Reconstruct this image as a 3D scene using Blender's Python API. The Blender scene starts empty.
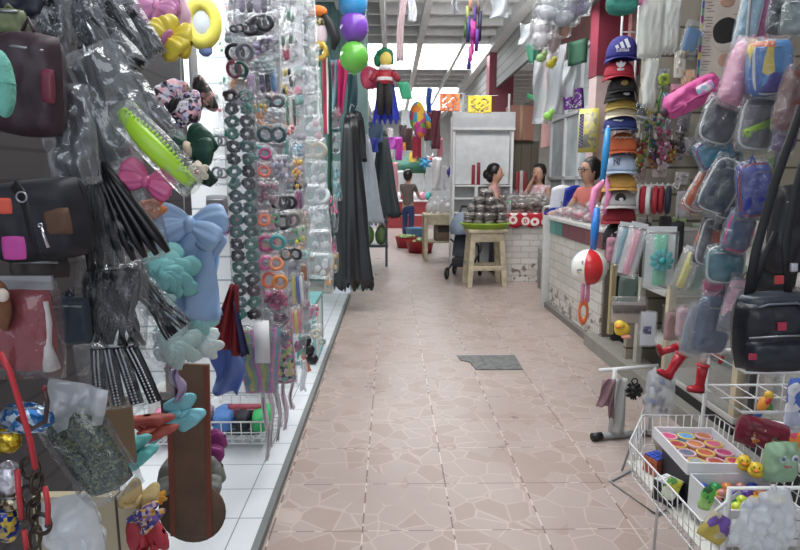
import bpy, math, random
from mathutils import Vector, Matrix, noise
random.seed(7)
SC = bpy.context.scene
COL = SC.collection
PI = math.pi

# ---------------------------------------------------------------- camera
cam_d = bpy.data.cameras.new('camera'); cam = bpy.data.objects.new('camera', cam_d); COL.objects.link(cam)
CAM = Vector((0, 0, 1.5)); FPX = 580.0
YAW = math.radians(0.9); PITCH = math.radians(9.2)
cam.location = CAM
cam.rotation_euler = (PI/2 - PITCH, 0, -YAW)
cam_d.sensor_width = 36; cam_d.lens = FPX/800*36; cam_d.clip_start = .05
SC.camera = cam
CM = Matrix.Rotation(-YAW, 3, 'Z') @ Matrix.Rotation(PI/2 - PITCH, 3, 'X')

# ---------------------------------------------------------------- world, exposure
w = bpy.data.worlds.new('sky'); SC.world = w; w.use_nodes = True
bg = w.node_tree.nodes['Background']; bg.inputs[0].default_value = (.80, .86, 1, 1); bg.inputs[1].default_value = .75
SC.view_settings.view_transform = 'Standard'; SC.view_settings.look = 'None'
SC.view_settings.gamma = 1; SC.view_settings.use_curve_mapping = False
SC.view_settings.exposure = -0.45
SC.cycles.transparent_max_bounces = 24
SC.cycles.max_bounces = 6

def area(name, loc, rot, sx, sy, power, col=(1, 1, 1)):
    d = bpy.data.lights.new(name, 'AREA'); d.shape = 'RECTANGLE'; d.size = sx; d.size_y = sy; d.energy = power; d.color = col
    o = bpy.data.objects.new(name, d); COL.objects.link(o); o.location = loc; o.rotation_euler = rot
    return o
# daylight through the roof light, tubes in the left stalls, added fills over aisle and vendors, the open front behind the camera
area('skylight_daylight', (.87, 12.1, 4.13), (0, 0, 0), 3.0, 2.1, 190, (.95, .98, 1))
area('far_daylight', (0, 18.5, 4.13), (0, 0, 0), 4, 5, 380, (.95, .98, 1))
area('aisle_fill_light', (.35, 3.2, 3.95), (0, 0, 0), 1.5, 5, 280, (.98, .99, 1))  # unseen fill under the solid roof, added to brighten floor and left strips
area('stall_tube_light', (-1.35, 2.7, 2.9), (0, 0, 0), .9, 1.3, 75, (.97, 1, 1))
area('inner_stall_light', (-1.5, 5.2, 2.9), (0, 0, 0), .8, 1.8, 60, (.97, 1, 1))
area('ceiling_fill_light', (.75, 6.2, 3.45), (PI, 0, 0), 1.6, 2.5, 75, (.98, .99, 1))  # added upward fill to lift roof and purlins; no lamp is modelled there
area('vendor_fill_light', (1.7, 7.6, 3.6), (math.radians(20), 0, 0), 1.2, .8, 85, (1, .98, .97))  # fill added to brighten the white cabinet and counters, no fixture behind it
area('entrance_daylight', (-.3, -1.6, 2.4), (math.radians(66), 0, 0), 2.6, 2.0, 36, (.88, .93, 1))

# ---------------------------------------------------------------- helpers
def at(px, py, Y):
    """a point of the photograph at distance Y down the aisle, and metres per pixel there"""
    d = CM @ Vector(((px - 400)/FPX, (275 - py)/FPX, -1.0))
    t = Y/d.y
    return CAM + d*t, t/FPX
def YL(px): return .58*580/(391 - px)

def lin(c):
    return tuple(((x/255)/12.92 if x/255 <= .04045 else ((x/255 + .055)/1.055)**2.4) for x in c)
MATS = {}
def M(col, rough=.55, metal=0.0, var=.07, nscale=9, bump=0.0, spec=.5, sheen=0):
    g = sum(col)/3; col = tuple(g + (c - g)*.9 for c in col)
    key = (tuple(col), rough, metal, var, nscale, bump, spec, sheen)
    if key in MATS: return MATS[key]
    m = bpy.data.materials.new('mat_%d_%d_%d' % tuple(int(c) for c in col)); m.use_nodes = True
    nt = m.node_tree; b = nt.nodes['Principled BSDF']; L = lin(col)
    tc = nt.nodes.new('ShaderNodeTexCoord'); n = nt.nodes.new('ShaderNodeTexNoise'); n.inputs['Scale'].default_value = nscale
    n.inputs['Detail'].default_value = 3
    nt.links.new(tc.outputs['Object'], n.inputs['Vector'])
    r = nt.nodes.new('ShaderNodeValToRGB')
    r.color_ramp.elements[0].color = tuple(x*(1 - var) for x in L) + (1,); r.color_ramp.elements[0].position = .3
    r.color_ramp.elements[1].color = tuple(min(1, x*(1 + var)) for x in L) + (1,); r.color_ramp.elements[1].position = .7
    nt.links.new(n.outputs['Fac'], r.inputs['Fac']); nt.links.new(r.outputs['Color'], b.inputs['Base Color'])
    b.inputs['Roughness'].default_value = rough; b.inputs['Metallic'].default_value = metal
    b.inputs['Specular IOR Level'].default_value = spec
    if sheen: b.inputs['Sheen Weight'].default_value = sheen
    if bump:
        bp = nt.nodes.new('ShaderNodeBump'); bp.inputs['Strength'].default_value = bump; bp.inputs['Distance'].default_value = .01
        nt.links.new(n.outputs['Fac'], bp.inputs['Height']); nt.links.new(bp.outputs['Normal'], b.inputs['Normal'])
    MATS[key] = m; return m
def film(tint=(235, 240, 245), haze=.10, gloss=.22, scale=28, rough=.12, bump=.6):
    key = ('film', tint, haze, gloss, scale, rough)
    if key in MATS: return MATS[key]
    m = bpy.data.materials.new('clear_film'); m.use_nodes = True; nt = m.node_tree
    nt.nodes.remove(nt.nodes['Principled BSDF']); out = nt.nodes['Material Output']
    tr = nt.nodes.new('ShaderNodeBsdfTransparent'); tr.inputs[0].default_value = (.97, .98, .98, 1)
    gl = nt.nodes.new('ShaderNodeBsdfGlossy'); gl.inputs['Roughness'].default_value = rough; gl.inputs['Color'].default_value = (1, 1, 1, 1)
    df = nt.nodes.new('ShaderNodeBsdfDiffuse'); df.inputs['Color'].default_value = lin(tint) + (1,)
    tc = nt.nodes.new('ShaderNodeTexCoord'); n = nt.nodes.new('ShaderNodeTexNoise'); n.inputs['Scale'].default_value = scale
    n.inputs['Detail'].default_value = 4; n.inputs['Distortion'].default_value = 1.2
    nt.links.new(tc.outputs['Object'], n.inputs['Vector'])
    bp = nt.nodes.new('ShaderNodeBump'); bp.inputs['Strength'].default_value = bump; bp.inputs['Distance'].default_value = .02
    nt.links.new(n.outputs['Fac'], bp.inputs['Height'])
    nt.links.new(bp.outputs['Normal'], gl.inputs['Normal'])
    a = nt.nodes.new('ShaderNodeMixShader'); a.inputs[0].default_value = haze
    nt.links.new(tr.outputs[0], a.inputs[1]); nt.links.new(df.outputs[0], a.inputs[2])
    fr = nt.nodes.new('ShaderNodeFresnel'); fr.inputs['IOR'].default_value = 1.45; nt.links.new(bp.outputs['Normal'], fr.inputs['Normal'])
    ad = nt.nodes.new('ShaderNodeMath'); ad.operation = 'MULTIPLY_ADD'; ad.inputs[1].default_value = .42; ad.inputs[2].default_value = gloss*.18; ad.use_clamp = True
    nt.links.new(fr.outputs[0], ad.inputs[0])
    b = nt.nodes.new('ShaderNodeMixShader'); nt.links.new(ad.outputs[0], b.inputs[0])
    nt.links.new(a.outputs[0], b.inputs[1]); nt.links.new(gl.outputs[0], b.inputs[2]); nt.links.new(b.outputs[0], out.inputs[0])
    MATS[key] = m; return m
def emis(col, s):
    m = bpy.data.materials.new('lit_panel'); m.use_nodes = True; nt = m.node_tree; b = nt.nodes['Principled BSDF']
    b.inputs['Base Color'].default_value = lin(col) + (1,); b.inputs['Emission Color'].default_value = lin(col) + (1,); b.inputs['Emission Strength'].default_value = s
    return m
def sparkle(c1, c2, scale=240, rough=.2):
    key = ('spark', c1, c2, scale)
    if key in MATS: return MATS[key]
    m = bpy.data.materials.new('glitter'); m.use_nodes = True; nt = m.node_tree; b = nt.nodes['Principled BSDF']
    tc = nt.nodes.new('ShaderNodeTexCoord'); v = nt.nodes.new('ShaderNodeTexVoronoi'); v.inputs['Scale'].default_value = scale
    nt.links.new(tc.outputs['Object'], v.inputs['Vector'])
    r = nt.nodes.new('ShaderNodeValToRGB'); r.color_ramp.elements[0].color = lin(c1) + (1,); r.color_ramp.elements[1].color = lin(c2) + (1,)
    r.color_ramp.elements[0].position = .45; r.color_ramp.elements[1].position = .85
    sp = nt.nodes.new('ShaderNodeSeparateColor'); nt.links.new(v.outputs['Color'], sp.inputs[0]); nt.links.new(sp.outputs[0], r.inputs['Fac'])
    nt.links.new(r.outputs['Color'], b.inputs['Base Color'])
    bp = nt.nodes.new('ShaderNodeBump'); bp.inputs['Strength'].default_value = .8; bp.inputs['Distance'].default_value = .01
    nt.links.new(sp.outputs[1], bp.inputs['Height']); nt.links.new(bp.outputs['Normal'], b.inputs['Normal'])
    b.inputs['Metallic'].default_value = .6; b.inputs['Roughness'].default_value = rough
    MATS[key] = m; return m
def stripes(cols, scale, axis='X', rough=.5, wob=0):
    key = ('stripe', tuple(cols), scale, axis, wob)
    if key in MATS: return MATS[key]
    m = bpy.data.materials.new('striped'); m.use_nodes = True; nt = m.node_tree; b = nt.nodes['Principled BSDF']
    tc = nt.nodes.new('ShaderNodeTexCoord'); s = nt.nodes.new('ShaderNodeSeparateXYZ'); nt.links.new(tc.outputs['Object'], s.inputs[0])
    src = s.outputs[axis]
    if wob:
        n = nt.nodes.new('ShaderNodeTexNoise'); n.inputs['Scale'].default_value = 14; nt.links.new(tc.outputs['Object'], n.inputs['Vector'])
        a = nt.nodes.new('ShaderNodeMath'); a.operation = 'MULTIPLY_ADD'; a.inputs[1].default_value = wob
        nt.links.new(n.outputs['Fac'], a.inputs[0]); nt.links.new(src, a.inputs[2]); src = a.outputs[0]
    mu = nt.nodes.new('ShaderNodeMath'); mu.operation = 'MULTIPLY'; mu.inputs[1].default_value = scale; nt.links.new(src, mu.inputs[0])
    fr = nt.nodes.new('ShaderNodeMath'); fr.operation = 'FRACT'; nt.links.new(mu.outputs[0], fr.inputs[0])
    r = nt.nodes.new('ShaderNodeValToRGB'); r.color_ramp.interpolation = 'CONSTANT'
    while len(r.color_ramp.elements) < len(cols): r.color_ramp.elements.new(.5)
    for i, c in enumerate(cols):
        r.color_ramp.elements[i].position = i/len(cols); r.color_ramp.elements[i].color = lin(c) + (1,)
    nt.links.new(fr.outputs[0], r.inputs['Fac']); nt.links.new(r.outputs['Color'], b.inputs['Base Color'])
    b.inputs['Roughness'].default_value = rough
    MATS[key] = m; return m
def spots(cols, scale, rough=.55):
    """cloth or paper printed with patches of several colours"""
    key = ('spot', tuple(cols), scale)
    if key in MATS: return MATS[key]
    m = bpy.data.materials.new('printed'); m.use_nodes = True; nt = m.node_tree; b = nt.nodes['Principled BSDF']
    tc = nt.nodes.new('ShaderNodeTexCoord'); v = nt.nodes.new('ShaderNodeTexVoronoi'); v.inputs['Scale'].default_value = scale
    nt.links.new(tc.outputs['Object'], v.inputs['Vector'])
    sp = nt.nodes.new('ShaderNodeSeparateColor'); nt.links.new(v.outputs['Color'], sp.inputs[0])
    r = nt.nodes.new('ShaderNodeValToRGB'); r.color_ramp.interpolation = 'CONSTANT'
    while len(r.color_ramp.elements) < len(cols): r.color_ramp.elements.new(.5)
    for i, c in enumerate(cols):
        r.color_ramp.elements[i].position = i/len(cols); r.color_ramp.elements[i].color = lin(c) + (1,)
    nt.links.new(sp.outputs[0], r.inputs['Fac']); nt.links.new(r.outputs['Color'], b.inputs['Base Color'])
    b.inputs['Roughness'].default_value = rough
    MATS[key] = m; return m

class MB:
    def __init__(s): s.v = []; s.f = []; s.m = []
    def add(s, vs, fs, mi=0):
        k = len(s.v); s.v += [tuple(v) for v in vs]; s.f += [tuple(i + k for i in f) for f in fs]; s.m += [mi]*len(fs); return s
    def grid(s, fn, nu, nv, cu=False, cv=False, mi=0):
        a = nu if cu else nu + 1; b = nv if cv else nv + 1
        vs = [fn(i/nu, j/nv) for j in range(b) for i in range(a)]; fs = []
        for j in range(nv):
            for i in range(nu):
                i2 = (i + 1) % a; j2 = (j + 1) % b
                fs.append((j*a + i, j*a + i2, j2*a + i2, j2*a + i))
        if callable(mi):
            k = len(s.m); s.add(vs, fs, 0)
            for j in range(nv):
                for i in range(nu): s.m[k + j*nu + i] = mi((i + .5)/nu, (j + .5)/nv)
            return s
        return s.add(vs, fs, mi)
    def box(s, c, d, mi=0, rot=None):
        x, y, z = (q/2 for q in d); c = Vector(c)
        vs = [Vector((a, b, e)) for a in (-x, x) for b in (-y, y) for e in (-z, z)]
        if rot: vs = [rot @ v for v in vs]
        return s.add([v + c for v in vs], [(0, 1, 3, 2), (4, 6, 7, 5), (0, 4, 5, 1), (2, 3, 7, 6), (0, 2, 6, 4), (1, 5, 7, 3)], mi)
    def tube(s, pts, r, n=8, mi=0, closed=False, flat=1.0):
        P = [Vector(p) for p in pts]; N = len(P); R = r if isinstance(r, (list, tuple)) else [r]*N
        prev = None; rings = []
        for i in range(N):
            if closed: t = P[(i + 1) % N] - P[i - 1]
            else: t = P[min(i + 1, N - 1)] - P[max(i - 1, 0)]
            t = t.normalized() if t.length > 1e-9 else Vector((0, 0, 1))
            if prev is None:
                a = Vector((0, 1, 0)) if abs(t.y) < .9 else Vector((1, 0, 0))
            else: a = prev
            u = (a - t*a.dot(t)).normalized(); v = t.cross(u); prev = u
            rings.append([P[i] + u*(math.cos(2*PI*k/n)*R[i]*flat) + v*(math.sin(2*PI*k/n)*R[i]) for k in range(n)])
        vs = [v for g in rings for v in g]; fs = []
        for i in range(N if closed else N - 1):
            j = (i + 1) % N
            for k in range(n): fs.append((i*n + k, i*n + (k + 1) % n, j*n + (k + 1) % n, j*n + k))
        if not closed:
            fs.append(tuple(range(n))[::-1]); fs.append(tuple((N - 1)*n + k for k in range(n)))
        return s.add(vs, fs, mi)
    def ell(s, c, r, nu=16, nv=10, e=1.0, amp=0, fq=6, mi=0, rot=None, z0=-1.0, z1=1.0):
        c = Vector(c); sd = random.random()*50
        def pw(x): return math.copysign(abs(x)**e, x)
        def fn(u, v):
            a = 2*PI*u; lo = math.asin(z0); hi = math.asin(z1); b = lo + (hi - lo)*v
            p = Vector((r[0]*pw(math.cos(b))*pw(math.cos(a)), r[1]*pw(math.cos(b))*pw(math.sin(a)), r[2]*pw(math.sin(b))))
            if amp: p *= 1 + amp*noise.noise(Vector((p.x/r[0]*fq/6 + sd, p.y/r[1]*fq/6, p.z/r[2]*fq/6))*2)
            if rot: p = rot @ p
            return c + p
        return s.grid(fn, nu, nv, cu=True, mi=mi)
    def torus(s, c, R, r, axis='y', nu=20, nv=8, lump=0, ry=1.0, mi=0):
        c = Vector(c); ph = random.random()*6
        def fn(u, v):
            a = 2*PI*u; b = 2*PI*v; rr = r*(1 + lump*math.sin(a*9 + ph)*.5 + lump*math.sin(a*14 + b*2)*.5); q = R + rr*math.cos(b)
            x, y, z = q*math.cos(a), rr*math.sin(b), q*math.sin(a)*ry
            if axis == 'z': x, y, z = x, z, y
            if axis == 'x': x, y, z = y, x, z
            return c + Vector((x, y, z))
        return s.grid(fn, nu, nv, cu=True, cv=True, mi=mi)
    def prism(s, poly, y0, y1, mi=0):
        n = len(poly); vs = [(x, y0, z) for x, z in poly] + [(x, y1, z) for x, z in poly]
        fs = [tuple(range(n)), tuple(range(n, 2*n))[::-1]] + [(i, i + n, (i + 1) % n + n, (i + 1) % n) for i in range(n)]
        return s.add(vs, fs, mi)
    def lathe(s, prof, c=(0, 0, 0), n=20, mi=0, sx=1, sy=1):
        c = Vector(c)
        def fn(u, v):
            k = v*(len(prof) - 1); i = min(int(k), len(prof) - 2); f = k - i
            r = prof[i][0]*(1 - f) + prof[i + 1][0]*f; z = prof[i][1]*(1 - f) + prof[i + 1][1]*f
            return c + Vector((r*math.cos(2*PI*u)*sx, r*math.sin(2*PI*u)*sy, z))
        return s.grid(fn, n, len(prof) - 1, cu=True, mi=mi)
    def pillow(s, w, h, d, rnd=.0, n=10, crink=0, p=4, c=(0, 0, 0), mi=0, taper=0):
        """a stuffed flat shape, w by h in the picture plane, d thick; rnd 0 = square, 1 = round"""
        c = Vector(c); sd = random.random()*90
        for sg in (-1, 1):
            def fn(u, v):
                a = 2*u - 1; b = 2*v - 1
                x = a*math.sqrt(max(0, 1 - rnd*b*b/2)); z = b*math.sqrt(max(0, 1 - rnd*a*a/2))
                x *= 1 + taper*b
                th = (max(0, 1 - abs(a)**p)*max(0, 1 - abs(b)**p))**.5
                y = sg*d/2*th
                if crink:
                    q = Vector((x*w*24, z*h*24, sd + sg))
                    y += crink*noise.noise(q)*(.25 + th); x += crink*.6/w*noise.noise(q*.6 + Vector((9, 0, 0)))*.6; z += crink*.6/h*noise.noise(q*.6 + Vector((0, 9, 0)))*.6
                return c + Vector((x*w/2, y, z*h/2))
            s.grid(fn if sg < 0 else (lambda u, v, f=fn: f(1 - u, v)), n, n, mi=mi)
        return s
    def sheet(s, w, h, fn=None, nu=10, nv=14, c=(0, 0, 0), mi=0):
        """a hanging sheet: top edge at z=0, down to -h; fn(u,v) gives (dx,dy,dz)"""
        c = Vector(c)
        def g(u, v):
            d = fn(u, v) if fn else (0, 0, 0)
            return c + Vector(((u - .5)*w + d[0], d[1], -v*h + d[2]))
        return s.grid(g, nu, nv, mi=mi)

def obj(name, mb, mats, parent=None, smooth=True, bevel=0, solid=0, sub=0, loc=None, rot=None):
    me = bpy.data.meshes.new(name); me.from_pydata(mb.v, [], mb.f)
    for m in (mats if isinstance(mats, (list, tuple)) else [mats]): me.materials.append(m)
    me.polygons.foreach_set('material_index', mb.m)
    if smooth: me.polygons.foreach_set('use_smooth', [True]*len(me.polygons))
    me.update()
    o = bpy.data.objects.new(name, me); COL.objects.link(o)
    if parent: o.parent = parent
    if loc is not None: o.location = loc
    if rot is not None: o.rotation_euler = rot
    if bevel:
        b = o.modifiers.new('bevel', 'BEVEL'); b.width = bevel; b.segments = 2; b.limit_method = 'ANGLE'
    if solid:
        b = o.modifiers.new('solid', 'SOLIDIFY'); b.thickness = solid; b.offset = 0
    if sub:
        b = o.modifiers.new('sub', 'SUBSURF'); b.levels = sub; b.render_levels = sub
    return o
def tag(o, label, cat, group=None):
    o['label'] = label; o['category'] = cat
    if group: o['group'] = group
    return o
def thing(name, label, cat, loc, rz=0, group=None, rx=0, ry=0):
    o = bpy.data.objects.new(name, None); COL.objects.link(o); o.empty_display_size = .02
    o.location = loc; o.rotation_euler = (math.radians(rx), math.radians(ry), math.radians(rz))
    return tag(o, label, cat, group)
def struct(name, mb, mats, **k):
    o = obj(name, mb, mats, smooth=k.pop('smooth', False), **k); o['kind'] = 'structure'; return o
HUNG = []   # things that hang: a thread to the roof or a hook to the rack is added to each at the end
def dup(root):
    r = root.copy(); COL.objects.link(r)
    for ch in root.children:
        c = ch.copy(); COL.objects.link(c); c.parent = r
        for g in ch.children:
            d = g.copy(); COL.objects.link(d); d.parent = c
    return r
def text(name, body, size, mat, parent, loc, rot=(PI/2, 0, 0), ext=.001):
    c = bpy.data.curves.new(name, 'FONT'); c.body = body; c.size = size; c.extrude = ext; c.align_x = 'CENTER'; c.align_y = 'CENTER'
    o = bpy.data.objects.new(name, c); COL.objects.link(o); bpy.context.view_layer.update()
    me = bpy.data.meshes.new_from_object(o.evaluated_get(bpy.context.evaluated_depsgraph_get())); bpy.data.objects.remove(o); me.materials.clear(); me.materials.append(mat)
    o = bpy.data.objects.new(name, me); COL.objects.link(o); o.parent = parent; o.location = loc; o.rotation_euler = rot
    return o
NTH = ['first', 'second', 'third', 'fourth', 'fifth', 'sixth', 'seventh', 'eighth', 'ninth', 'tenth', 'eleventh', 'twelfth', 'thirteenth', 'fourteenth', 'fifteenth', 'sixteenth', 'seventeenth', 'eighteenth', 'nineteenth', 'twentieth']
# ================================================================ SETTING
def nodes(m):
    m.use_nodes = True; return m.node_tree, m.node_tree.nodes['Principled BSDF']
def mth(nt, op, a, b=None, c=None):
    n = nt.nodes.new('ShaderNodeMath'); n.operation = op
    for i, q in enumerate((a, b, c)):
        if q is None: continue
        if isinstance(q, (int, float)): n.inputs[i].default_value = q
        else: nt.links.new(q, n.inputs[i])
    return n.outputs[0]
def mixc(nt, f, a, b):
    n = nt.nodes.new('ShaderNodeMix'); n.data_type = 'RGBA'
    if isinstance(f, (int, float)): n.inputs[0].default_value = f
    else: nt.links.new(f, n.inputs[0])
    for i, q in ((6, a), (7, b)):
        if isinstance(q, tuple): n.inputs[i].default_value = q
        else: nt.links.new(q, n.inputs[i])
    return n.outputs[2]
def edge_line(nt, x, step, width, off=0):
    f = mth(nt, 'FRACT', mth(nt, 'MULTIPLY_ADD', x, 1/step, off)); d = mth(nt, 'ABSOLUTE', mth(nt, 'SUBTRACT', f, .5))
    return mth(nt, 'GREATER_THAN', d, .5 - width/step/2)
def floor_mat():
    m = bpy.data.materials.new('crazy_paving_tile'); nt, b = nodes(m)
    tc = nt.nodes.new('ShaderNodeTexCoord'); s = nt.nodes.new('ShaderNodeSeparateXYZ'); nt.links.new(tc.outputs['Object'], s.inputs[0])
    v = nt.nodes.new('ShaderNodeTexVoronoi'); v.feature = 'DISTANCE_TO_EDGE'; v.inputs['Scale'].default_value = 8.0
    v2 = nt.nodes.new('ShaderNodeTexVoronoi'); v2.inputs['Scale'].default_value = 8.0
    n0 = nt.nodes.new('ShaderNodeTexNoise'); n0.inputs['Scale'].default_value = 3
    mp = mixc(nt, .07, tc.outputs['Object'], n0.outputs['Color'])
    nt.links.new(mp, v.inputs['Vector']); nt.links.new(mp, v2.inputs['Vector'])
    n1 = nt.nodes.new('ShaderNodeTexNoise'); n1.inputs['Scale'].default_value = 2.1; n1.inputs['Detail'].default_value = 5; nt.links.new(tc.outputs['Object'], n1.inputs['Vector'])
    sc = nt.nodes.new('ShaderNodeSeparateColor'); nt.links.new(v2.outputs['Color'], sc.inputs[0])
    base = mixc(nt, n1.outputs['Fac'], lin((160, 143, 136)) + (1,), lin((178, 164, 158)) + (1,))
    stone = mixc(nt, mth(nt, 'MULTIPLY', mth(nt, 'GREATER_THAN', sc.outputs[0], .62), .32), base, lin((150, 127, 112)) + (1,))
    ln = mth(nt, 'LESS_THAN', v.outputs['Distance'], .028)
    wear = mth(nt, 'GREATER_THAN', n1.outputs['Fac'], .44)
    c = mixc(nt, mth(nt, 'MULTIPLY', ln, mth(nt, 'MULTIPLY_ADD', wear, .28, .05)), stone, lin((206, 190, 180)) + (1,))
    n2 = nt.nodes.new('ShaderNodeTexNoise'); n2.inputs['Scale'].default_value = 9; nt.links.new(tc.outputs['Object'], n2.inputs['Vector'])
    jx = edge_line(nt, s.outputs['X'], .395, .007, .32); jy = edge_line(nt, s.outputs['Y'], .395, .006, .15)
    jc = mixc(nt, mth(nt, 'GREATER_THAN', n2.outputs['Fac'], .5), lin((118, 98, 88)) + (1,), lin((200, 186, 176)) + (1,))
    c = mixc(nt, mth(nt, 'MULTIPLY', mth(nt, 'MAXIMUM', jx, mth(nt, 'MULTIPLY', jy, .85)), 1.0), c, jc)
    nt.links.new(c, b.inputs['Base Color']); b.inputs['Roughness'].default_value = .3; b.inputs['Specular IOR Level'].default_value = .5
    r = mth(nt, 'MULTIPLY_ADD', n1.outputs['Fac'], .25, .2); nt.links.new(r, b.inputs['Roughness'])
    return m
def tile_mat(col, grout, step, rough=.2):
    m = bpy.data.materials.new('white_tile'); nt, b = nodes(m)
    tc = nt.nodes.new('ShaderNodeTexCoord'); s = nt.nodes.new('ShaderNodeSeparateXYZ'); nt.links.new(tc.outputs['Object'], s.inputs[0])
    j = mth(nt, 'MAXIMUM', edge_line(nt, s.outputs['X'], step*1.3, .006, .1), edge_line(nt, s.outputs['Y'], step, .006, .4))
    n1 = nt.nodes.new('ShaderNodeTexNoise'); n1.inputs['Scale'].default_value = 5; nt.links.new(tc.outputs['Object'], n1.inputs['Vector'])
    base = mixc(nt, n1.outputs['Fac'], lin(col) + (1,), lin(tuple(x*.94 for x in col)) + (1,))
    nt.links.new(mixc(nt, j, base, lin(grout) + (1,)), b.inputs['Base Color']); b.inputs['Roughness'].default_value = rough
    return m
def line_mat(col, line, step, width, axis='Z', rough=.6, off=0, var=.06):
    m = bpy.data.materials.new('grooved_board'); nt, b = nodes(m)
    tc = nt.nodes.new('ShaderNodeTexCoord'); s = nt.nodes.new('ShaderNodeSeparateXYZ'); nt.links.new(tc.outputs['Object'], s.inputs[0])
    n1 = nt.nodes.new('ShaderNodeTexNoise'); n1.inputs['Scale'].default_value = 4; nt.links.new(tc.outputs['Object'], n1.inputs['Vector'])
    base = mixc(nt, n1.outputs['Fac'], lin(col) + (1,), lin(tuple(x*(1 - var) for x in col)) + (1,))
    nt.links.new(mixc(nt, edge_line(nt, s.outputs[axis], step, width, off), base, lin(line) + (1,)), b.inputs['Base Color']); b.inputs['Roughness'].default_value = rough
    return m
def brick_mat(col, mortar, bw=.24, bh=.075, rough=.6):
    m = bpy.data.materials.new('painted_brick'); nt, b = nodes(m)
    tc = nt.nodes.new('ShaderNodeTexCoord'); s = nt.nodes.new('ShaderNodeSeparateXYZ'); nt.links.new(tc.outputs['Object'], s.inputs[0])
    cb = nt.nodes.new('ShaderNodeCombineXYZ'); nt.links.new(mth(nt, 'ADD', s.outputs['X'], s.outputs['Y']), cb.inputs[0]); nt.links.new(s.outputs['Z'], cb.inputs[1])
    br = nt.nodes.new('ShaderNodeTexBrick'); br.inputs['Scale'].default_value = 1; br.inputs['Brick Width'].default_value = bw; br.inputs['Row Height'].default_value = bh
    br.inputs['Mortar Size'].default_value = .006; br.inputs['Color1'].default_value = lin(col) + (1,); br.inputs['Color2'].default_value = lin(tuple(x*.93 for x in col)) + (1,)
    br.inputs['Mortar'].default_value = lin(mortar) + (1,); nt.links.new(cb.outputs[0], br.inputs['Vector'])
    n1 = nt.nodes.new('ShaderNodeTexNoise'); n1.inputs['Scale'].default_value = 14; n1.inputs['Detail'].default_value = 6; nt.links.new(tc.outputs['Object'], n1.inputs['Vector'])
    low = mth(nt, 'MULTIPLY', mth(nt, 'LESS_THAN', s.outputs['Z'], .28), .14)
    chip = mth(nt, 'GREATER_THAN', mth(nt, 'ADD', n1.outputs['Fac'], low), .70)
    nt.links.new(mixc(nt, chip, br.outputs['Color'], lin((132, 120, 110)) + (1,)), b.inputs['Base Color']); b.inputs['Roughness'].default_value = rough
    bp = nt.nodes.new('ShaderNodeBump'); bp.inputs['Strength'].default_value = .5; bp.inputs['Distance'].default_value = .01; bp.invert = True
    nt.links.new(br.outputs['Fac'], bp.inputs['Height']); nt.links.new(bp.outputs['Normal'], b.inputs['Normal'])
    return m

WHITE = M((225, 226, 226), .5); CREAM = M((214, 204, 184), .6); GREYM = M((150, 152, 154), .5); BLACK = M((22, 22, 25), .45)
WIRE = M((212, 212, 212), .35, .0); STEEL = M((150, 152, 156), .35, .6); DARK = M((48, 48, 54), .5)
struct('floor', MB().grid(lambda u, v: (-.56 + u*5.5, -1.5 + v*25.5, 0), 1, 1), floor_mat())
struct('floor_stall', MB().box((-1.79, 3.0, .005), (2.46, 9.0, .07)), tile_mat((222, 226, 230), (146, 152, 160), .245))
struct('floor_far_stall', MB().box((-1.9, 15.5, .0), (2.2, 16, .04)), tile_mat((190, 182, 176), (130, 124, 120), .3))
struct('trim_1', MB().box((-.55, 3.0, .008), (.03, 9.0, .07)), M((112, 116, 116), .6))
# roof: sheets of lamina lying across purlins, with long beams; a translucent roof light over the middle of the aisle
def roof_mat():
    m = bpy.data.materials.new('roof_lamina'); nt, b = nodes(m)
    tc = nt.nodes.new('ShaderNodeTexCoord'); s = nt.nodes.new('ShaderNodeSeparateXYZ'); nt.links.new(tc.outputs['Object'], s.inputs[0])
    n1 = nt.nodes.new('ShaderNodeTexNoise'); n1.inputs['Scale'].default_value = 1.5; nt.links.new(tc.outputs['Object'], n1.inputs['Vector'])
    nt.links.new(mixc(nt, n1.outputs['Fac'], lin((140, 142, 143)) + (1,), lin((118, 120, 121)) + (1,)), b.inputs['Base Color']); b.inputs['Roughness'].default_value = .55
    return m
RM = roof_mat()
rb = MB()
for x0, x1, y0, y1 in ((-4, 4.6, -1.5, 11), (-4, -.65, 11, 13.2), (2.4, 4.6, 11, 13.2), (-4, 4.6, 13.2, 16), (-4, -2, 16, 21), (2, 4.6, 16, 21), (-4, 4.6, 21, 24)):
    rb.box(((x0 + x1)/2, (y0 + y1)/2, 4.14), (x1 - x0, y1 - y0, .04))
struct('ceiling', rb, RM)
sk = MB().box((.87, 12.1, 4.16), (3.1, 2.25, .02)); struct('ceiling_skylight', sk, emis((250, 252, 255), 3))
struct('ceiling_far_skylight', MB().box((0, 18.5, 4.16), (4.1, 5.1, .02)), emis((250, 252, 255), 2.5))
PURL = M((236, 237, 236), .5)
k = 1
y = -.8
while y < 23:
    struct('trim_%d' % (10 + k), MB().box((.3, y, 4.03), (8.2, .07, .17)), PURL); k += 1; y += .62
for i, (x, wd, hh) in enumerate(((1.87, .16, .2), (.52, .1, .14), (-.1, .09, .16), (1.3, .06, .1), (-.7, .1, .16))):
    struct('trim_%d' % (60 + i), MB().box((x, 11, 3.93), (wd, 25, hh)), M((232, 233, 232), .5))
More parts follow.
